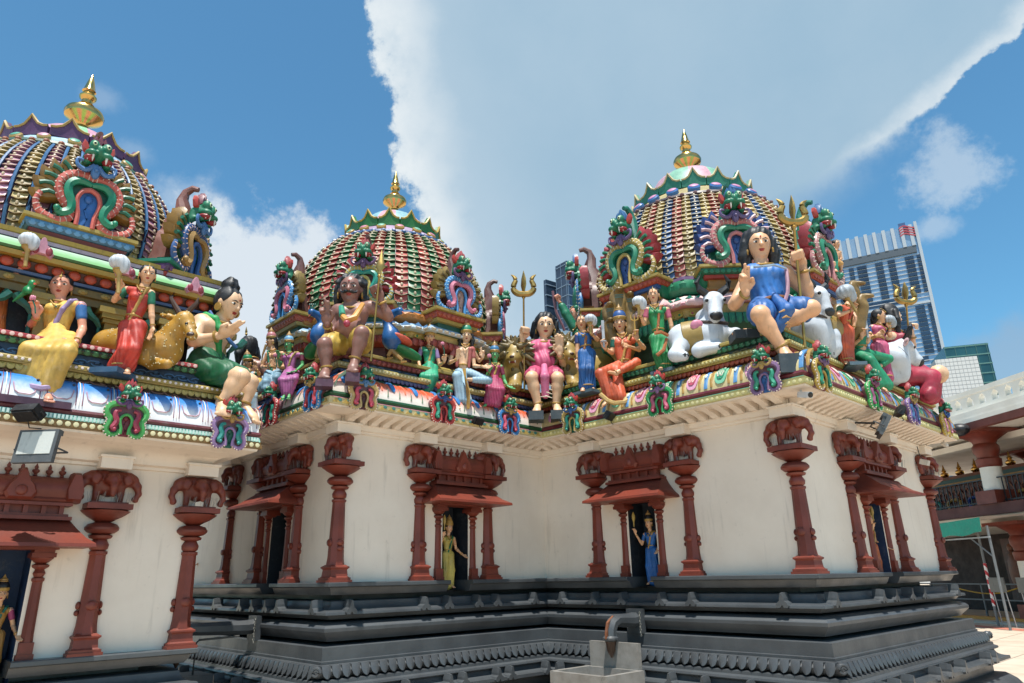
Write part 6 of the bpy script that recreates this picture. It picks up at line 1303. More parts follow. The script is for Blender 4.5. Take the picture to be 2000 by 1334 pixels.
# ---------------------------------------------------------------- right block, side ledge
z = Z(1550, 500, 3.336, 7.8)
r, P, h, B = human('standing_woman_statue', 'standing woman statue in an orange sari, face behind a grey whisk', z, 'hd 370 270 .05;nk 345 320;ls 300 340 -.1;rs 370 340 .12;le 295 385 -.2;lw 375 355 -.2;re 400 400;rw 390 470;wa 330 430;lh 315 490;rh 355 490;lk 325 580 -.05;rk 360 590;la 325 680;ra 365 690;lt 350 700 -.08;rt 400 700', 85, (.8, .4, -.1), 'skin', hair='cap', lean=(.7, .7, 0), wear=[('blouse', '1f7a50'), ('skirt_long', 'cc5a34'), ('sash', 'b8452f')], hands={'l': ((.5, .2, .7), (0, 1, 0), 'hold')})
whisk(r, z(395, 340, -.25), z(345, 250, -.25), .1, 'aab3bb'); MB().box(z(385, 722), (.1, .16, .02), np.array([[.7, -.7, 0], [.7, .7, 0], [0, 0, 1]])).build('foot_plinth', '5a707c', r)
z = Z(1550, 500, 3.336, 8.15)
r, P, h, B = human('seated_woman_statue', 'seated statue in green holding a sword on the side ledge', z, 'hd 425 415;nk 420 470;ls 390 500;rs 460 490 .12;le 390 580;lw 445 530 -.12;re 480 560;rw 500 500;wa 435 590;lh 420 640;rh 480 640;lk 500 680 -.2;rk 620 670 .1;la 560 850 -.2;ra 560 720 .05;lt 610 880 -.25', 90, (.8, .45, -.05), 'skin', hair='long', hat='b8924a', lean=(.7, .7, 0), wear=[('blouse', '14704a'), ('robe_crossed', '1f8a60')], hands={'l': ((.2, .2, 1), (0, 1, 0), 'hold')})
MB().box(z(455, 400, -.15), (.03, .008, .14), basis(fh)).lathe([(.014, -.24), (.014, -.14), (.04, -.135), (.012, -.12)], 8, c=z(462, 410, -.15)).build('sword', 'palegrey', r)
z = Z(1550, 500, 3.336, 8.3)
r, P, h, B = human('standing_woman_statue', 'standing woman statue in a pink skirt and blue blouse on the side ledge', z, 'hd 560 395;nk 550 445;ls 510 465;rs 595 470 .1;le 505 530;lw 540 520 -.1;re 630 520;rw 625 470;wa 550 540;lh 540 590;rh 580 590;lk 550 680;rk 590 690;la 580 790;ra 620 800;lt 600 805 -.05;rt 645 805', 85, (.75, .5, -.1), 'skin', hair='long', lean=(.7, .7, 0), wear=[('blouse', '2a5a9a'), ('skirt_long', 'c2567c'), ('sash', '8a2f40')], hands={'r': ((0, .2, 1), (0, 1, 0), 'hold'), 'l': ((.5, .2, .3), (0, 1, 0), 'hold')})
whisk(r, z(625, 480, .0), z(620, 430, .0), .075, 'aab3bb')
cobra('brown cobra statue with raised hoods on the side ledge', Z(1550, 500, 3.336, 8.0), [(385, 215, 120, 90), (440, 300, 90, 100), (280, 400, 90, 160)], (330, 560, .2), (.7, .5, -.2))
z = Z(1550, 500, 3.336, 8.9)
bull('white bull statue head beside the red robed far corner figure', z, dict(base=(640, 830), head=(715, 605), muzzle=(775, 675), chest=(640, 670), rump=(620, 760, .2), hump=(620, 620, .1), legs=(((640, 740), (620, 780), (640, 800)), ((660, 740), (650, 790), (660, 800)), ((600, 760), (600, 790), (610, 800)))), (.95, .25, -.35), '2f8f62')
z = Z(1550, 500, 3.336, 9.2)
r, P, h, B = human('seated_man_statue', 'large red robed statue at the far corner seen from the side', z, 'hd 640 400;nk 650 480;ls 640 530 -.1;rs 690 540 .2;le 690 620;lw 660 690;re 770 600 .1;rw 775 520 0;wa 690 690;lh 700 780;rh 740 780;lk 900 790 -.1;rk 920 790 .2;la 880 920 -.1;ra 900 930 .2', 130, (.9, -.1, 0), 'pale', hair='locks', sex='m', jewel='plain', lean=(.9, .2, 0), bulk=1.2, wear=[('tunic', 'b5344a'), ('skirt_seated', 'b5304a', .3)], hands={'r': ((-.1, .2, 1), (.5, .6, 0), 'fist')})
MB().ell(z(945, 770, 0), (.13, .13, .13)).build('bare_knee', 'pale', r)
pole('trident', 'slim brass trident above the far corner figure', z(790, 915, .0), z(735, 330, .05), .013, 'trident', 'trident', th=1.2)
# ---------------------------------------------------------------- archer and the little figures in the arches
z = Z(900, 500, 3.707, 9.9)
r, P, h, B = human('archer_statue', 'statue with a raised green sleeved arm holding a bow', z, 'hd 830 420 .1;nk 850 500;ls 820 520;rs 930 540;le 760 420;lw 715 330;re 960 620;rw 930 680;wa 880 680;lh 860 740;rh 910 740;lk 860 850;rk 910 850;la 860 960;ra 910 960', 100, (-.8, .3, 0), 'rose', hair='cap', wear=[('blouse', '1f7a5a'), ('skirt_long', '1f6a4a')], hands={'l': ((-.5, .2, .8), (0, 1, 0), 'fist')})
link('sleeve', SDF().cone(P['ls'], P['le'], .075, .07, k=.02).cone(P['le'], P['le']*.4+P['lw']*.6, .07, .06, k=.02).mesh(.012), '1f7a5a', r)
MB().tube(smooth_pts([z(665, 255), z(675, 320), z(690, 400), z(715, 460), z(735, 500), z(750, 540)]), .022, 7).build('bow', 'mauve', r)
for label, zz, J, fc, hh in (('small seated figure inside the left arch of the multicoloured dome', Z(1150, 380, 6.67, 9.55), 'hd 400 740;nk 410 800;ls 350 840;rs 510 820;le 360 930;lw 370 820 -.1;re 520 900;rw 480 925 -.1;wa 430 940;lh 410 970;rh 500 970;lk 400 1000 -.15;rk 540 990 -.1;la 400 1090 -.15;ra 440 1000 -.15;lt 390 1130 -.2', (-.3, 1, -.1), 105),
                         ('small green clad figure in the front arch of the multicoloured dome', Z(1400, 400, 3.333, 8.3), 'hd 165 135;nk 155 180;ls 120 205;rs 180 205;le 110 260;lw 130 270;re 190 260;rw 180 270;wa 145 260;lh 130 290;rh 170 290;lk 125 340;rk 165 340;la 130 390;ra 160 390', (.5, .9, -.1), 60),
                         ('small bare chested figure in the right arch of the multicoloured dome', Z(1400, 400, 3.333, 8.9), 'hd 775 260;nk 775 295;ls 730 315;rs 800 310;le 730 360;lw 760 320 -.05;re 810 350;rw 790 370;wa 765 365;lh 750 380;rh 790 380;lk 760 380 -.15;rk 810 385;la 770 420 -.15;ra 810 420;lt 780 432 -.18', (.5, .85, -.1), 55)):
    human('arch_figure', label, zz, J, hh, fc, 'skin', hair='long', sex='m', jewel='plain', wear=([('blouse', '1f7a50')] if 'green' in label else [('shorts', 'c99a5a')]), group='little figures in the dome arches')
# ---------------------------------------------------------------- niche statues
def niche_statue(label, path, i, s, zf, cols, up2=False):
    a, b, d, n = edge(path, i); c = np.array([*(a+d*s-n*.22), zf]); Xw = np.array([d[0], d[1], 0]); Yw = np.array([n[0], n[1], 0])
    class Q:
        def __call__(s_, x, y, dd=0.0): return c+Xw*x*.01+upv*y*.01-Yw*dd
        def len(s_, x, y, px): return px*.01
    global vdir
    J = 'hd 0 72 -.02;nk 0 63;ls -9 59;rs 9 59;le -14 48;lw -15 60 -.1;re 13 47;rw 15 40 -.1;wa 0 46;lh -4 40;rh 4 40;lk -5 22 -.02;rk 5 22 -.02;la -5 4;ra 5 4;lt -6 2 -.06;rt 6 2 -.06'
    sv = vdir; vdir = lambda r, t, u: unit(Xw*r+Yw*t+upv*u)
    o = human('niche_statue', label, Q(), J, 12, (0, 1, -.05), 'skin', hair='cap', hat=cols[3], wear=[('blouse', cols[0]), ('skirt_long', cols[1]), ('sash', cols[2])], hands={'l': ((-.1, .2, 1), (0, 1, 0), 'hold'), 'r': ((.2, .6, -.4), (0, .6, .6), 'open')}, group='statues standing in the wall niches')
    vdir = sv; MB().lathe([(.006, 0), (.008, .06), (.02, .1), (.02, .14), (.003, .18)], 8, c=Q()(-15, 68, -.12)).build('hand_emblem', 'b89a4a', o[0])
niche_statue('niche statue in green and yellow on the middle wall', PATH, 1, 1.70, 1.475, ('d89a6a', 'c9b45a', '14704a', 'b8924a'))
niche_statue('niche statue in a blue sari on the front wall of the right block', PATH, 2, 1.58, 1.475, ('1f5a9a', '1f66b0', 'b8924a', 'hair'))
niche_statue('niche statue in the shaded wall beside the left building', PATH, 0, 1.8, 1.475, ('3a5f8a', '3a4f7a', 'b8924a', 'b8924a'))
niche_statue('niche statue in the blue recess of the side wall', PATH, 3, 5.3-L1, 1.475, ('c9783a', 'b8602f', 'b8924a', 'b8924a'))
niche_statue('niche statue in a pink blouse at the left edge', PATHL, 1, 6.0-2.72, .82, ('a8406a', 'b0803a', '1f6a5a', 'hair'))
# ================================================================ lamps, cameras and water spouts
def onface(path, i, px, py, o):
    a, b, d, n = edge(path, i); dd = FW+RT*(px-1000)/FPX-UP*(py-667)/FPX
    t = ((a+n*o-CAM[:2])@n)/(dd[:2]@n); return CAM+dd*t
def floodlight(label, c, f, w, h, big=True, glass='cfd2cc', body='55595c', arm=None, cat='floodlight'):
    t = root('floodlight', c, label, cat); B = basis(f); X, Y, U = B[:, 0], B[:, 1], B[:, 2]; P = lambda x, y, z: c+X*x+Y*y+U*z
    MB().box(c, (w/2, .02, h/2), B).box(P(0, -.03, 0), (w*.4, .02, h*.4), B).build('housing', body, t, smooth=False)
    MB().box(P(0, .0215, h*.09), (w*.42, .004, h*.34), B).build('lens', mat(glass, rough=.12, var=.06), t, smooth=False)
    if big:
        for k in range(13): MB().box(P(-w*.42+k*w*.07, -.045, h*.46), (.003, .025, .02), B).build('cooling_fin', body, t, smooth=False)
    MB().tube([P(-w*.55, 0, -.02), P(-w*.55, -.12, -.02), P(w*.55, -.12, -.02), P(w*.55, 0, -.02)], .008, 5).build('bracket', '3a3d40', t)
    if arm is not None: MB().tube([c-Y*.1, arm], .012, 6).build('arm', '3a3d40', t)
    return t
floodlight('large grey floodlight on the cream cornice at the left', at(72, 872, 5.55), vdir(-.05, 1, .12), .33, .27)
def lamp_black(label, c, f, s=1.0):
    t = root('spot_lamp', c, label, 'floodlight'); B = basis(f)
    MB().box(c, (.085*s, .03*s, .05*s), B, ).box(c+B[:, 1]*.035*s, (.075*s, .006*s, .04*s), B).build('housing', mat('101114', rough=.5), t, smooth=False)
    MB().tube([c-B[:, 0]*.09*s, c-B[:, 0]*.09*s-upv*.06*s-B[:, 1]*.05*s, c+B[:, 0]*.09*s-upv*.06*s-B[:, 1]*.05*s, c+B[:, 0]*.09*s], .006*s, 5).build('bracket', '1a1b1e', t)
    MB().tube([c-upv*.04*s, c-upv*.1*s+rt*.03, c-upv*.09*s+rt*.06+fh*.1], .005, 5).build('cable', '101114', t)
lamp_black('black lamp under the yellow sari statue', at(56, 806, 5.5), vdir(-.1, .6, -.8), 1.25)
lamp_black('black lamp on the eave beside the pale blue robed statue', onface(PATH, 1, 934, 822, .4), vdir(.6, .5, -.6), .9)
lamp_black('black lamp on the eave below the orange sari statue', onface(PATH, 2, 1190, 812, .4), vdir(.6, .4, -.6), 1.0)
lamp_black('black lamp on the side eave under the green clad statue', onface(PATH, 3, 1757, 803, .42), vdir(.9, .2, -.5), 1.1)
c_ = onface(PATH, 3, 1726, 834, .38); floodlight('grey floodlight hung below the side eave of the right block', c_, vdir(.85, .3, -.55), .3, .24, arm=c_-np.array([.3, 0, -.1]))
c_ = onface(PATH, 2, 1572, 771, .22); t = root('security_camera', c_, 'white bullet security camera under the outer corner of the eave', 'camera'); B = basis(vdir(.35, .9, -.25))
MB().box(c_, (.032, .07, .03), B).build('housing', 'e8e8e6', t); MB().lathe([(.028, 0), (.028, .012), (.02, .014)], 12, c=c_+B[:, 1]*.068, M=B[:, [0, 2, 1]]).build('lens', mat('08090b', rough=.1), t); MB().tube([c_-B[:, 1]*.03, c_-B[:, 1]*.05+upv*.05], .012, 6).build('mount', 'd8d8d4', t)
c_ = onface(PATH, 3, 1845, 868, .2); t = root('sensor_lamp', c_, 'small white lamp hanging from the far end of the eave', 'lamp')
MB().ell(c_, (.035, .035, .055), basis(vdir(.5, .5, .9))).build('shade', 'e2ddd4', t); MB().tube([c_+upv*.03, c_+upv*.12-rt*.02], .008, 6).build('stem', 'd0c8bc', t); MB().box(c_+upv*.14-rt*.03, (.05, .05, .025)).build('mount', 'cfc0ae', t)
c_ = onface(PATH, 3, 1806, 903, .1); t = root('junction_box', c_, 'small white box with a black cable at the far end of the side wall', 'box'); MB().box(c_, (.05, .05, .035), basis(vdir(.6, .6, -.3))).build('cover', 'd8cfc2', t); MB().tube([c_+upv*.03, c_+upv*.1-rt*.05, c_+upv*.22-rt*.06], .006, 5).build('cable', 'black', t)

GRN = stonemat('granite_basin', '8c8984', '74706a', .45, 6)
def spout(label, path, i, px, py, ext=0.0):
    a, b, d, n = edge(path, i); s = (onface(path, i, px, py, .08)[:2]-a)@d; F = face_frame(path, i, s, 0, 0); T = root('water_spout', np.array(F)[:3, 3]+np.array([0, 0, 1.1]), label, 'water spout'); A = np.array(F)
    W = lambda p: np.array(p)@A[:3, :3].T+A[:3, 3]
    pts = [(0, -.05, 1.12), (0, -.2, 1.11)]+[(0, y-ext, z_) for y, z_ in ((-.34, 1.12), (-.44, 1.125), (-.52, 1.09), (-.555, 1.02), (-.56, .95))]
    MB().tube([W(p) for p in pts], [.085, .08, .07, .07, .07, .068, .066], 8).build('pipe', PLINTH, T)
    MB().lathe([(.06, -.02), (.09, .0), (.092, .02), (.07, .04)], 8, c=W((0, -.56-ext, .93)), a0=PI/8).build('pipe_mouth', PLINTH, T); MB().lathe([(.065, 0), (.05, -.05), (.045, -.1), (.008, -.17)], 8, c=W((0, -.56-ext, .92))).build('drip_tip', mat('4a3020', rough=.4), T)
    MB().box(W((0, -.09, 1.1)), (.11, .03, .13), A[:3, :3]).build('wall_plate', PLINTH, T)
    mb = MB(); mb.tube([W((0, y-ext, z_)) for y, z_ in ((-.5, 1.165), (-.6, 1.1), (-.63, 1.0), (-.635, .94))], [.014, .02, .02, .018], 5); mb.build('rust_streak', mat('7a4524', rough=.8), T)
    mb = MB()
    for k in range(9): q = W((.09, -.13, 1.19-.03*k)); ringtube(mb, q, (1, .2, .1) if k % 2 else (.1, 1, .2), .011, .004, 8, 4)
    mb.build('chain', '9a9890', T, kind='stuff')
    return W, T, A
W, T, A = spout('curved grey drain spout above the basin on the plinth', PATH, 2, 1243, 1212)
bs = root('stone_basin', W((-.05, -.75, .5)), 'grey stone basin with upright back under the drain spout', 'basin')
zt = onface(PATH, 2, 1200, 1254, .52)[2]; x0, x1 = [((onface(PATH, 2, px, 1256, .52)-A[:3, 3])@A[:3, 0]) for px in (1152, 1246)]
MB().box(W(((x0+x1)/2, -.5, zt-.25)), ((x1-x0)/2, .025, .25), A[:3, :3]).build('back_slab', GRN, bs, smooth=False)
zr = zt-.27; xc = (x0+x1)/2; hw = (x1-x0)/2+.02
for p, hlf in (((xc-hw, -.82, zr-.05), (.03, .31, .06)), ((xc+hw, -.82, zr-.05), (.03, .31, .06)), ((xc, -1.12, zr-.05), (hw-.03, .03, .06)), ((xc, -.54, zr-.05), (hw-.03, .02, .059))): MB().box(W(p), hlf, A[:3, :3]).build('rim', GRN, bs, smooth=False)
MB().box(W((xc, -.82, zr-.13)), (hw-.03, .28, .02), A[:3, :3]).build('basin_floor', GRN, bs, smooth=False); MB().box(W((xc, -.82, (zr-.15)/2)), (hw*.8, .24, (zr-.15)/2), A[:3, :3]).build('pedestal', PLINTH, bs, smooth=False)
W, T, A = spout('curved grey drain spout in the gap beside the left building', PATH, 0, 500, 1210, .35)
b0 = root('stone_basin', W((-.2, -.7, .4)), 'dark stone basin in the gap beside the left building', 'basin'); MB().box(W((-.1, -.75, .62)), (.22, .2, .05), A[:3, :3]).box(W((-.1, -.75, .3)), (.17, .15, .3), A[:3, :3]).build('trough', PLINTH, b0, smooth=False)
ro = root('metal_rod', W((-.05, -.62, .68)), 'thin bent metal rod standing on the dark basin', 'rod'); MB().tube([W((-.02, -.72, .66)), W((-.02, -.72, .98)), W((.0, -.7, 1.01)), W((.1, -.3, 1.03))], .011, 6).build('rod', '4a4a48', ro)

# ================================================================ city behind
def glassmat(name, c, c2, sc, rough=.12):
    m = bpy.data.materials.new(name); m.use_nodes = True; t = m.node_tree; b = t.nodes['Principled BSDF']; q = G(t); o = t.nodes.new('ShaderNodeTexCoord').outputs['Object']
    br = t.nodes.new('ShaderNodeTexNoise'); br.inputs['Scale'].default_value = sc; br.inputs['Detail'].default_value = 2; t.links.new(o, br.inputs['Vector'])
    t.links.new(q.mix(q.ss(br.outputs[0], .35, .65), lin_of(c)+(1,), lin_of(c2)+(1,)), b.inputs['Base Color']); b.inputs['Roughness'].default_value = rough; b.inputs['Specular IOR Level'].default_value = .8; b.inputs['Metallic'].default_value = .35
    return m
GLASS = glassmat('tower_glass', '7f9db8', '8faac2', .05); DKG = glassmat('dark_glass', '2b3a4e', '35475c', .08, .2); GRG = glassmat('green_glass', '24484c', '2f5a5c', .08, .2)
STEEL = mat('b9c3cc', rough=.4, var=.06, key='steel', bump=0); PALE = mat('d5d6d4', rough=.6, var=.05, key='pale_cladding', bump=0)
def slab(name, m, parent, O, u, v, s0, s1, z0, z1, d0, d1):
    """box on a facade: s along u, depth d along -v (outwards)"""
    c = O+u*(s0+s1)/2+v*(d0+d1)/2; B = np.stack([u, v, upv], 1)
    return MB().box((c[0], c[1], (z0+z1)/2), (abs(s1-s0)/2, abs(d1-d0)/2, abs(z1-z0)/2), B).build(name, m, parent, smooth=False)
DT = 520.0; rc = at(1789, 433, DT); u = fh*.5-rt*.866; v = fh*.866+rt*.5; O = np.array([rc[0], rc[1], 0.0]); ztop = rc[2]
def fs(px, py):
    dd = FW+RT*(px-1000)/FPX-UP*(py-667)/FPX; t = ((O-CAM)@v)/(dd@v); q = CAM+dd*t; return float((q-O)@u), float(q[2])
tw = root('office_tower', (rc[0], rc[1], 0), 'tall blue glass office tower with white crown fins on the right', 'building')
zoomT = lambda x, y: fs(1640+x/4.445, 420+y/4.445)
s_w = zoomT(-120, 250)[0]; slab('glass_block', GLASS, tw, O, u, v, 0.6, s_w+10, 0, ztop-4, 0, 60)
slab('corner_fin', STEEL, tw, O, u, v, 0, 2.2, 0, ztop, -1.5, 60)
zc0 = zoomT(640, 270)[1]
for x in (620, 540, 458, 376, 292, 215, 135, 55, -20):
    s_, _ = zoomT(x, 150); slab('crown_fin', STEEL, tw, O, u, v, s_-1.3, s_+1.3, zc0, ztop-2, -2.0, 0)
slab('crown_glass', GLASS, tw, O, u, v, 3, s_w, zc0, ztop-3, -.8, 0); slab('crown_louvre', mat('56606a', key='louvre', bump=0), tw, O, u, v, 4, s_w, zc0-6, zc0, -1.6, 0)
fl = abs(zoomT(600, 300)[1]-zoomT(600, 337)[1])
cols_ = [(zoomT(a, 360)[0], zoomT(b, 360)[0]) for a, b in ((722, 668), (640, 560), (470, 405), (360, 292), (215, 130), (100, 58), (10, -60))]
BAY = {}
z0 = zc0-8; nfl = 9
def bays(za, n, parent):
    for (a, b) in cols_:
        for k in range(n): slab('dark_bay', DKG, parent, O, u, v, a, b, za-fl*(k+1)+.5, za-fl*k-.5, -1.4, .2)
bays(z0, 9, tw); z1 = z0-9*fl; slab('plant_band', DKG, tw, O, u, v, 12, s_w, z1-6, z1-1, -.4, .2); slab('plant_sill', STEEL, tw, O, u, v, 2, s_w, z1-9.2, z1-7.6, -1.2, .2)
bays(z1-10, 11, tw); z2 = z1-10-11*fl; slab('plant_band', DKG, tw, O, u, v, 12, s_w*.6, z2-6, z2-1, -.4, .2)
zz = z0
for k in range(36): slab('floor_line', PALE, tw, O, u, v, 2.3, s_w, z0-fl*k-.22, z0-fl*k+.22, -.5, .1)
sx, sz = zoomT(585, 140)
for k in range(4): 
    B = np.stack([u, v, upv], 1); MB().tube([O+u*(sx+5.5-11*t)+upv*(sz-4+2.3*k+1.6*math.sin(t*PI*1.6))-v*1.6 for t in np.linspace(0, 1, 8)], .75, 4).build('emblem_stripe', 'b84a56', tw)
MB().box(O+u*(sx+3)+upv*(sz+5.2)-v*1.6, (2.6, .4, 2.2), B).build('emblem_field', '3a5a8a', tw)
# left glass tower behind the front dome
DT2 = 330.0; rc = at(1106, 509, DT2); tl = root('office_tower', (rc[0], rc[1], 0), 'dark glass tower block between the two right hand domes', 'building'); O = np.array([rc[0], rc[1], 0.]); ztop = rc[2]
u = fh*.6+rt*.8; v = fh*.8-rt*.6
ul, vl = -u*0+(fh*.8-rt*.6), None
slab('glass_block', DKG, tl, O, u, v, 0, 60, 0, ztop, 0, 9); fl2 = 3.6
for k in range(18): slab('floor_line', mat('7f95aa', key='mullion', bump=0), tl, O, u, v, 0, 60, ztop-2-fl2*k*1.6, ztop-1.6-fl2*k*1.6, -.25, 0)
for k in range(16): slab('mullion', mat('6a8098', key='mullion2', bump=0), tl, O, u, v, .2+k*3.4, .5+k*3.4, ztop-60, ztop, -.25, 0)
for k in range(18): slab('floor_line', mat('7f95aa', key='mullion', bump=0), tl, O, u, v, -.25, 0, ztop-2-fl2*k*1.6, ztop-1.6-fl2*k*1.6, 0, 9)
for k in range(3): slab('mullion', mat('6a8098', key='mullion2', bump=0), tl, O, u, v, -.25, 0, ztop-60, ztop, .3+k*4, .6+k*4)
p2 = at(1066, 540, DT2+8); O2 = np.array([p2[0], p2[1], 0.]); slab('lower_wing', DKG, tl, O2, u, v, 0, 8, 0, at(1088, 533, DT2)[2], 0, 2)
for k in range(14): slab('floor_line', mat('7f95aa', key='mullion', bump=0), tl, O2, u, v, -.2, 8, at(1088, 533, DT2)[2]-3-6*k, at(1088, 533, DT2)[2]-2.5-6*k, -.3, 1)
lb = root('low_building', at(1130, 680, 250), 'pale low building behind the trident in the inner corner', 'building'); q = at(1085, 640, 250); O3 = np.array([q[0], q[1], 0.]); slab('wall', mat('8fa6b8', key='lowwall', bump=0), lb, O3, u, v, 0, 40, 0, q[2], 0, 20)
for k in range(12): slab('floor_line', STEEL, lb, O3, u, v, 0, 40, q[2]-2-3*k, q[2]-1.6-3*k, -.3, 0)
# two lower blocks at the right
DT3 = 210.0; q = at(1826, 703, DT3); w1 = root('tiled_building', (q[0], q[1], 0), 'pale grey tiled building beside the red robed statue', 'building'); O4 = np.array([q[0], q[1], 0.]); u4 = rt*.95-fh*.31; v4 = fh*.95+rt*.31
zt4 = q[2]; slab('wall', PALE, w1, O4, u4, v4, 0, 11.5, 0, zt4, 0, 25); gl = mat('a9acae', key='joint', bump=0)
for k in range(12): slab('tile_joint', gl, w1, O4, u4, v4, 0, 11.5, zt4-1.2-1.25*k, zt4-1.1-1.25*k, -.04, 0)
for k in range(10): slab('tile_joint', gl, w1, O4, u4, v4, 1.1*k+.4, 1.1*k+.5, zt4-40, zt4, -.04, 0)
for r_i in range(5):
    for k in range(4): slab('window', GRG, w1, O4, u4, v4, 1+2.7*k, 3+2.7*k, zt4-18-8*r_i, zt4-15-8*r_i, -.15, .2)
slab('side_wall', mat('b0b2b0', key='sidewall', bump=0), w1, O4, v4, u4, 0, 25, 0, zt4-.02, -.05, 0)
q = at(1848, 700, DT3+25); O5 = np.array([q[0], q[1], 0.]); w2 = root('glass_building', (q[0], q[1], 0), 'dark green glass building behind the pale tiled one', 'building'); zt5 = at(1905, 677, DT3+25)[2]
slab('glass_block', GRG, w2, O5, u4, v4, 0, 13.5, 0, zt5, 0, 20); 
for k in range(14): slab('floor_line', mat('5f8a84', key='gl2', bump=0), w2, O5, u4, v4, 0, 13.6, zt5-.6-3.4*k, zt5-.2-3.4*k, -.2, 0)
for k in range(5): slab('mullion', mat('3f6a68', key='gl3', bump=0), w2, O5, u4, v4, 3.2*k, 3.2*k+.2, zt5-60, zt5, -.15, 0)
q = at(1960, 860, 90); O6 = np.array([q[0], q[1], 0.]); w3 = root('white_building', (q[0], q[1], 0), 'white city block seen under the pavilion roof', 'building'); slab('wall', PALE, w3, O6, u4, v4, -14, 6, 0, q[2]+6, 0, 10)
for r_i in range(6):
    for k in range(7): slab('window', DKG, w3, O6, u4, v4, -13+2.6*k, -11.3+2.6*k, q[2]+4.5-2.6*r_i-1.5, q[2]+4.5-2.6*r_i, -.1, .1)

# ================================================================ two storey pavilion at the right
Pa = np.array([-.976, 23.906, 0]); ud = np.array([.811, -.585, 0]); vd = np.array([.585, .811, 0])    # vd points away from the camera
pv = root('pavilion', (2, 22, 0), 'two storey pavilion with white columns and rust capitals at the right', 'building')
WH = stonemat('white_paint', 'e8e4da', 'd8d2c6', .6, 1.0); BRN = stonemat('brown_trim', '6a3226', '582a20', .6, 2)
pb = lambda nm, m, s0, s1, z0, z1, d0, d1: slab(nm, m, pv, Pa, ud, vd, s0, s1, z0, z1, d0, d1)
pb('roof_slab', WH, -8, 14, 5.82, 5.95, -1.4, 10); pb('roof_fascia', BRN, -8, 14, 5.60, 5.82, -1.4, -1.2); pb('roof_band', WH, -8, 14, 5.82, 6.15, -1.38, -.9); pb('soffit_beam', WH, -8, 14, 5.50, 5.70, .6, 1.0)
# pierced parapet: rails and piers, with pointed openings between
pb('parapet_base', WH, -8, 14, 6.15, 6.35, -1.1, -.9); pb('parapet_cap', WH, -8, 14, 6.70, 6.85, -1.12, -.88)
ga_ = [(-.25, 0), (-.25, .36), (.25, .36), (.25, 0), (.13, 0), (.13, .17), (.07, .25), (0, .3), (-.07, .25), (-.13, .17), (-.13, 0)]
PAR = MB().prism(ga_, -.1, .1).mesh('parapet_panel', smooth=False)
for k in range(36):
    p = Pa+ud*(-6+k*.5)+vd*-1.0; share('parapet_panel', PAR, WH, pv, frame((p[0], p[1], 6.35), ud, vd, (0, 0, 1)))
pb('floor_slab', BRN, -8, 14, 3.2, 3.52, -.2, 10); pb('floor_beam', WH, -8, 14, 2.9, 3.2, .1, 10)
def column(s, d, z0, z1, r=.32, low=False):
    p = Pa+ud*s+vd*d; c = (p[0], p[1], 0)
    o = MB().lathe([(r, z0), (r*.92, z1-1.0)], 20, c=c).build('column', WH, pv)
    MB().box((p[0], p[1], z0+.2), (r*1.25, r*1.25, .2), np.stack([ud, vd, upv], 1)).build('column_base', RUST, o, smooth=False)
    MB().lathe([(r*.95, z1-1.15), (r*1.1, z1-1.1), (r*1.15, z1-.9), (r*.95, z1-.85), (r*1.0, z1-.75), (r*1.2, z1-.65), (r*1.2, z1-.5), (r*1.0, z1-.4), (r*1.15, z1-.3), (r*1.5, z1-.22), (r*2.0, z1-.12), (r*2.2, z1-.1)], 20, c=c).build('capital', RUST, o)
    MB().box((p[0], p[1], z1-.05), (r*2.3, r*2.3, .05), np.stack([ud, vd, upv], 1)).build('abacus', RUST, o, smooth=False)
for s in (-4, 2.35, 8.5): column(s, .1, 3.52, 5.8)
for s in (-1, 5): column(s, 5, 3.52, 5.8)
for s in (-4, 2.6, 8.5): column(s, .4, 0.15, 2.95, .3)
# railing
for s in np.arange(-3, 6, .2): MB().box(Pa+ud*s+vd*0+upv*3.92, (.014, .014, .4), np.stack([ud, vd, upv], 1)).build('rail_bar', '23242a', pv, smooth=False)
for zz_ in (3.6, 4.3): pb('rail', '23242a', -3, 6, zz_-.02, zz_+.02, -.02, .02)
# painted shrine on the upper floor
ps = root('painted_shrine', Pa+vd*3+upv*3.5, 'painted shrine wall with gilded finials behind the pavilion railing', 'shrine')
slab('shrine_wall', '6a2f2a', ps, Pa, ud, vd, -5, 9, 3.52, 4.7, 3, 5); slab('shrine_cornice', 'b0803a', ps, Pa, ud, vd, -5, 9, 4.7, 4.8, 2.8, 5.2); slab('shrine_band', '2f5a5a', ps, Pa, ud, vd, -5, 9, 4.8, 4.95, 2.9, 5.1); slab('shrine_roof', '8a4a30', ps, Pa, ud, vd, -5, 9, 4.95, 5.1, 3.1, 5)
FIN = MB().lathe([(.12, 0), (.1, .05), (.16, .12), (.17, .2), (.1, .27), (.06, .3), (.1, .35), (.06, .4), (.01, .6)], 12).mesh('gilded_finial')
for s in np.arange(-4, 9, .85): p = Pa+ud*s+vd*3.6; share('gilded_finial', FIN, gold(), ps, Matrix.Translation((p[0], p[1], 5.1)))
lat = MB()
for k in range(40):
    for sg in (-1, 1): p = Pa+ud*(-4.8+k*.34)+vd*2.97+upv*4.3; lat.tube([p-upv*.25-ud*.17*sg, p+upv*.25+ud*.17*sg], .02, 4)
lat.build('lattice', 'a8603c', ps, kind='stuff')
for k, s in enumerate(np.arange(-4, 8, 1.1)):
    p = Pa+ud*s+vd*2.95; share('relief_scroll', ARCH[False]['outer_scroll'], ['1f8a80', 'b08a40', '2f4a9a'][k % 3], ps, frame((p[0], p[1], 3.55), ud*1.1, vd*1.1, upv*1.1))
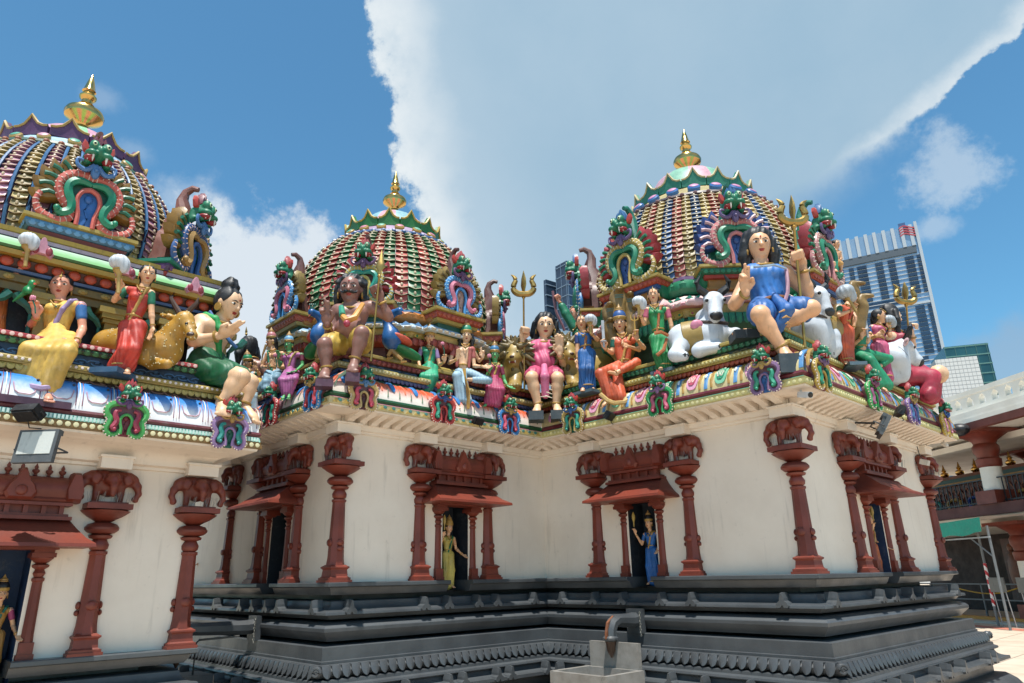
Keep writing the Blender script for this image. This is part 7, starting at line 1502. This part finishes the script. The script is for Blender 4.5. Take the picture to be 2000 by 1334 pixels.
# lower floor: dark back wall with painted panels, rails
slab('back_wall', stonemat('dark_wall', '2a1814', '1c100e', .7, 3), pv, Pa, ud, vd, -8, 14, 0, 3.2, 5, 5.3)
for k, (s, c) in enumerate(((-3.4, '4a1f18'), (-2.2, '5a2a1a'), (-1, '33202a'), (.2, '5a2418'), (1.5, '2a2f48'), (3.2, '4a2a18'))):
    slab('painted_panel', mat(c, var=.4, scale=3), pv, Pa, ud, vd, s, s+.9, .4, 2.7, 4.9, 5.0); o = MB(); p = Pa+ud*(s+.45)+vd*4.85; o.ell((p[0], p[1], 1.5), (.3, .06, .7), np.stack([ud, vd, upv], 1)).ell((p[0], p[1], 2.35), (.14, .06, .16), np.stack([ud, vd, upv], 1)); o.build('painted_figure', mat(['7a4020', '6a2a20', '2f4a5a', '7a5a20', '3a5a40', '7a3a2a'][k], var=.4, scale=4), pv)
pb('kerb', 'c98a2a', -8, 14, .02, .16, -.1, .2); pb('step', stonemat('step', 'b8b0a4', 'a49c90', .7, 2), -8, 14, .0, .07, -.6, -.1)
hr = root('handrail', Pa+vd*1, 'grey metal handrail with a yellow rope under the pavilion', 'railing')
for zz_ in (.6, 1.1): slab('rail', '70757a', hr, Pa, ud, vd, -6, 6, zz_-.02, zz_+.02, 1.2, 1.24)
for s in (-3, -.5, 1.2, 3.5): slab('post', '70757a', hr, Pa, ud, vd, s, s+.05, 0, 1.12, 1.2, 1.25)
MB().tube([Pa+ud*(-1+3.2*t)+vd*.8+upv*(.95-.25*math.sin(t*PI)+.25*t) for t in np.linspace(0, 1, 10)], .02, 5).build('rope', 'c9a02a', hr)
# canopy tent
ct = root('canopy_tent', Pa+ud*2.6-vd*1.5, 'white canopy with a scalloped green edge on grey poles', 'canopy')
Q = lambda s, d, z_: Pa+ud*s+vd*d+upv*z_
mb = MB(); mb.add([Q(-2, -2.2, 2.75), Q(4.15, -2.2, 2.98), Q(4.15, .0, 3.12), Q(-2, .0, 3.12)], [(0, 1, 2, 3)]); mb.build('canopy_sheet', 'e6e4de', ct, smooth=False)
mb = MB(); pts = []; n_ = 24
for k in range(n_+1):
    s = -2+6.15*k/n_; zt_ = 2.75+.23*k/n_; pts.append((Q(s, -2.21, zt_), Q(s, -2.24, zt_-.42+.035*math.sin(k*1.4))))
mb.add([p for a in pts for p in a], [(2*k, 2*k+2, 2*k+3, 2*k+1) for k in range(n_)]); mb.build('green_valance', mat('0f8a72', rough=.6), ct)
slab('frame_rail', 'a9adb0', ct, Pa, ud, vd, -2, 4.15, 2.42, 2.46, -2.05, -2.0)
ST = bpy.data.materials.new('red_white_tape'); ST.use_nodes = True; t_ = ST.node_tree; q_ = G(t_); wv = t_.nodes.new('ShaderNodeTexWave'); wv.bands_direction = 'DIAGONAL'; wv.inputs['Scale'].default_value = 2.4; t_.links.new(t_.nodes.new('ShaderNodeTexCoord').outputs['Object'], wv.inputs['Vector']); t_.links.new(q_.mix(q_.ss(wv.outputs[1], .48, .52), (.75, .72, .7, 1), (.5, .02, .03, 1)), t_.nodes['Principled BSDF'].inputs['Base Color'])
for s, d, tape in ((2.65, -1.1, True), (4.1, -2.0, False), (-1.2, -1.1, False)):
    o = MB().tube([Q(s, d, 0), Q(s, d, 2.75)], .035, 8).build('pole', '7a7e80', ct)
    if tape: link('warning_tape', MB().tube([Q(s, d, .55), Q(s, d, 1.75)], .042, 8).mesh('warning_tape'), ST, o)
MB().tube([Q(4.1, -2, 1.9), Q(3.4, -2, 2.44)], .022, 6).build('brace', '7a7e80', ct)
for k, s in enumerate((3.3, 4.3)):
    sb = root('notice_stand', Q(s, -1.4, 0), ('grey notice board on thin legs under the canopy', 'second notice board behind the canopy corner pole')[k], 'notice board'); slab('board', '6a6862', sb, Pa, ud, vd, s-.28, s+.28, .95, 1.35, -1.42, -1.38)
    for e in (-.22, .22): MB().tube([Q(s+e, -1.38, 1.0), Q(s+e*1.1, -1.3, .02)], .014, 6).build('leg', 'a8aaaa', sb)
spk = root('loudspeaker', at(1872, 838, 21), 'black round loudspeaker under the pavilion soffit', 'loudspeaker'); MB().ell(at(1872, 840, 21), (.32, .22, .2)).build('cone', 'black', spk)
# ground
gm = stonemat('paving', 'c2b09c', 'b09e8a', .8, 1.2)
mb = MB(); mb.add([(-3000, -3000, 0), (3000, -3000, 0), (3000, 3000, 0), (-3000, 3000, 0)], [(0, 1, 2, 3)])
mb.build('ground', gm, None, smooth=False, kind='structure')
mb = MB(); A_ = Pa-vd*1.0; mb.add([tuple(A_+ud*s+vd*d+upv*.004) for s, d in ((-8, -.9), (14, -.9), (14, -.3), (-8, -.3))], [(0, 1, 2, 3)]); mb.build('paving_stripe', stonemat('red_paving', 'b5705c', 'a05f4c', .8, 2), None, smooth=False, kind='structure')
mb = MB()
for k in range(40): mb.add([(-20+k*1.2, -10, .003), (-20+k*1.2+.012, -10, .003), (-20+k*1.2+.012, 40, .003), (-20+k*1.2, 40, .003)], [(0, 1, 2, 3)]).add([(-20, -10+k*1.2, .004), (28, -10+k*1.2, .004), (28, -10+k*1.2+.012, .004), (-20, -10+k*1.2+.012, .004)], [(0, 1, 2, 3)])
mb.build('paving_joints', mat('8a7a66'), None, smooth=False, kind='structure')
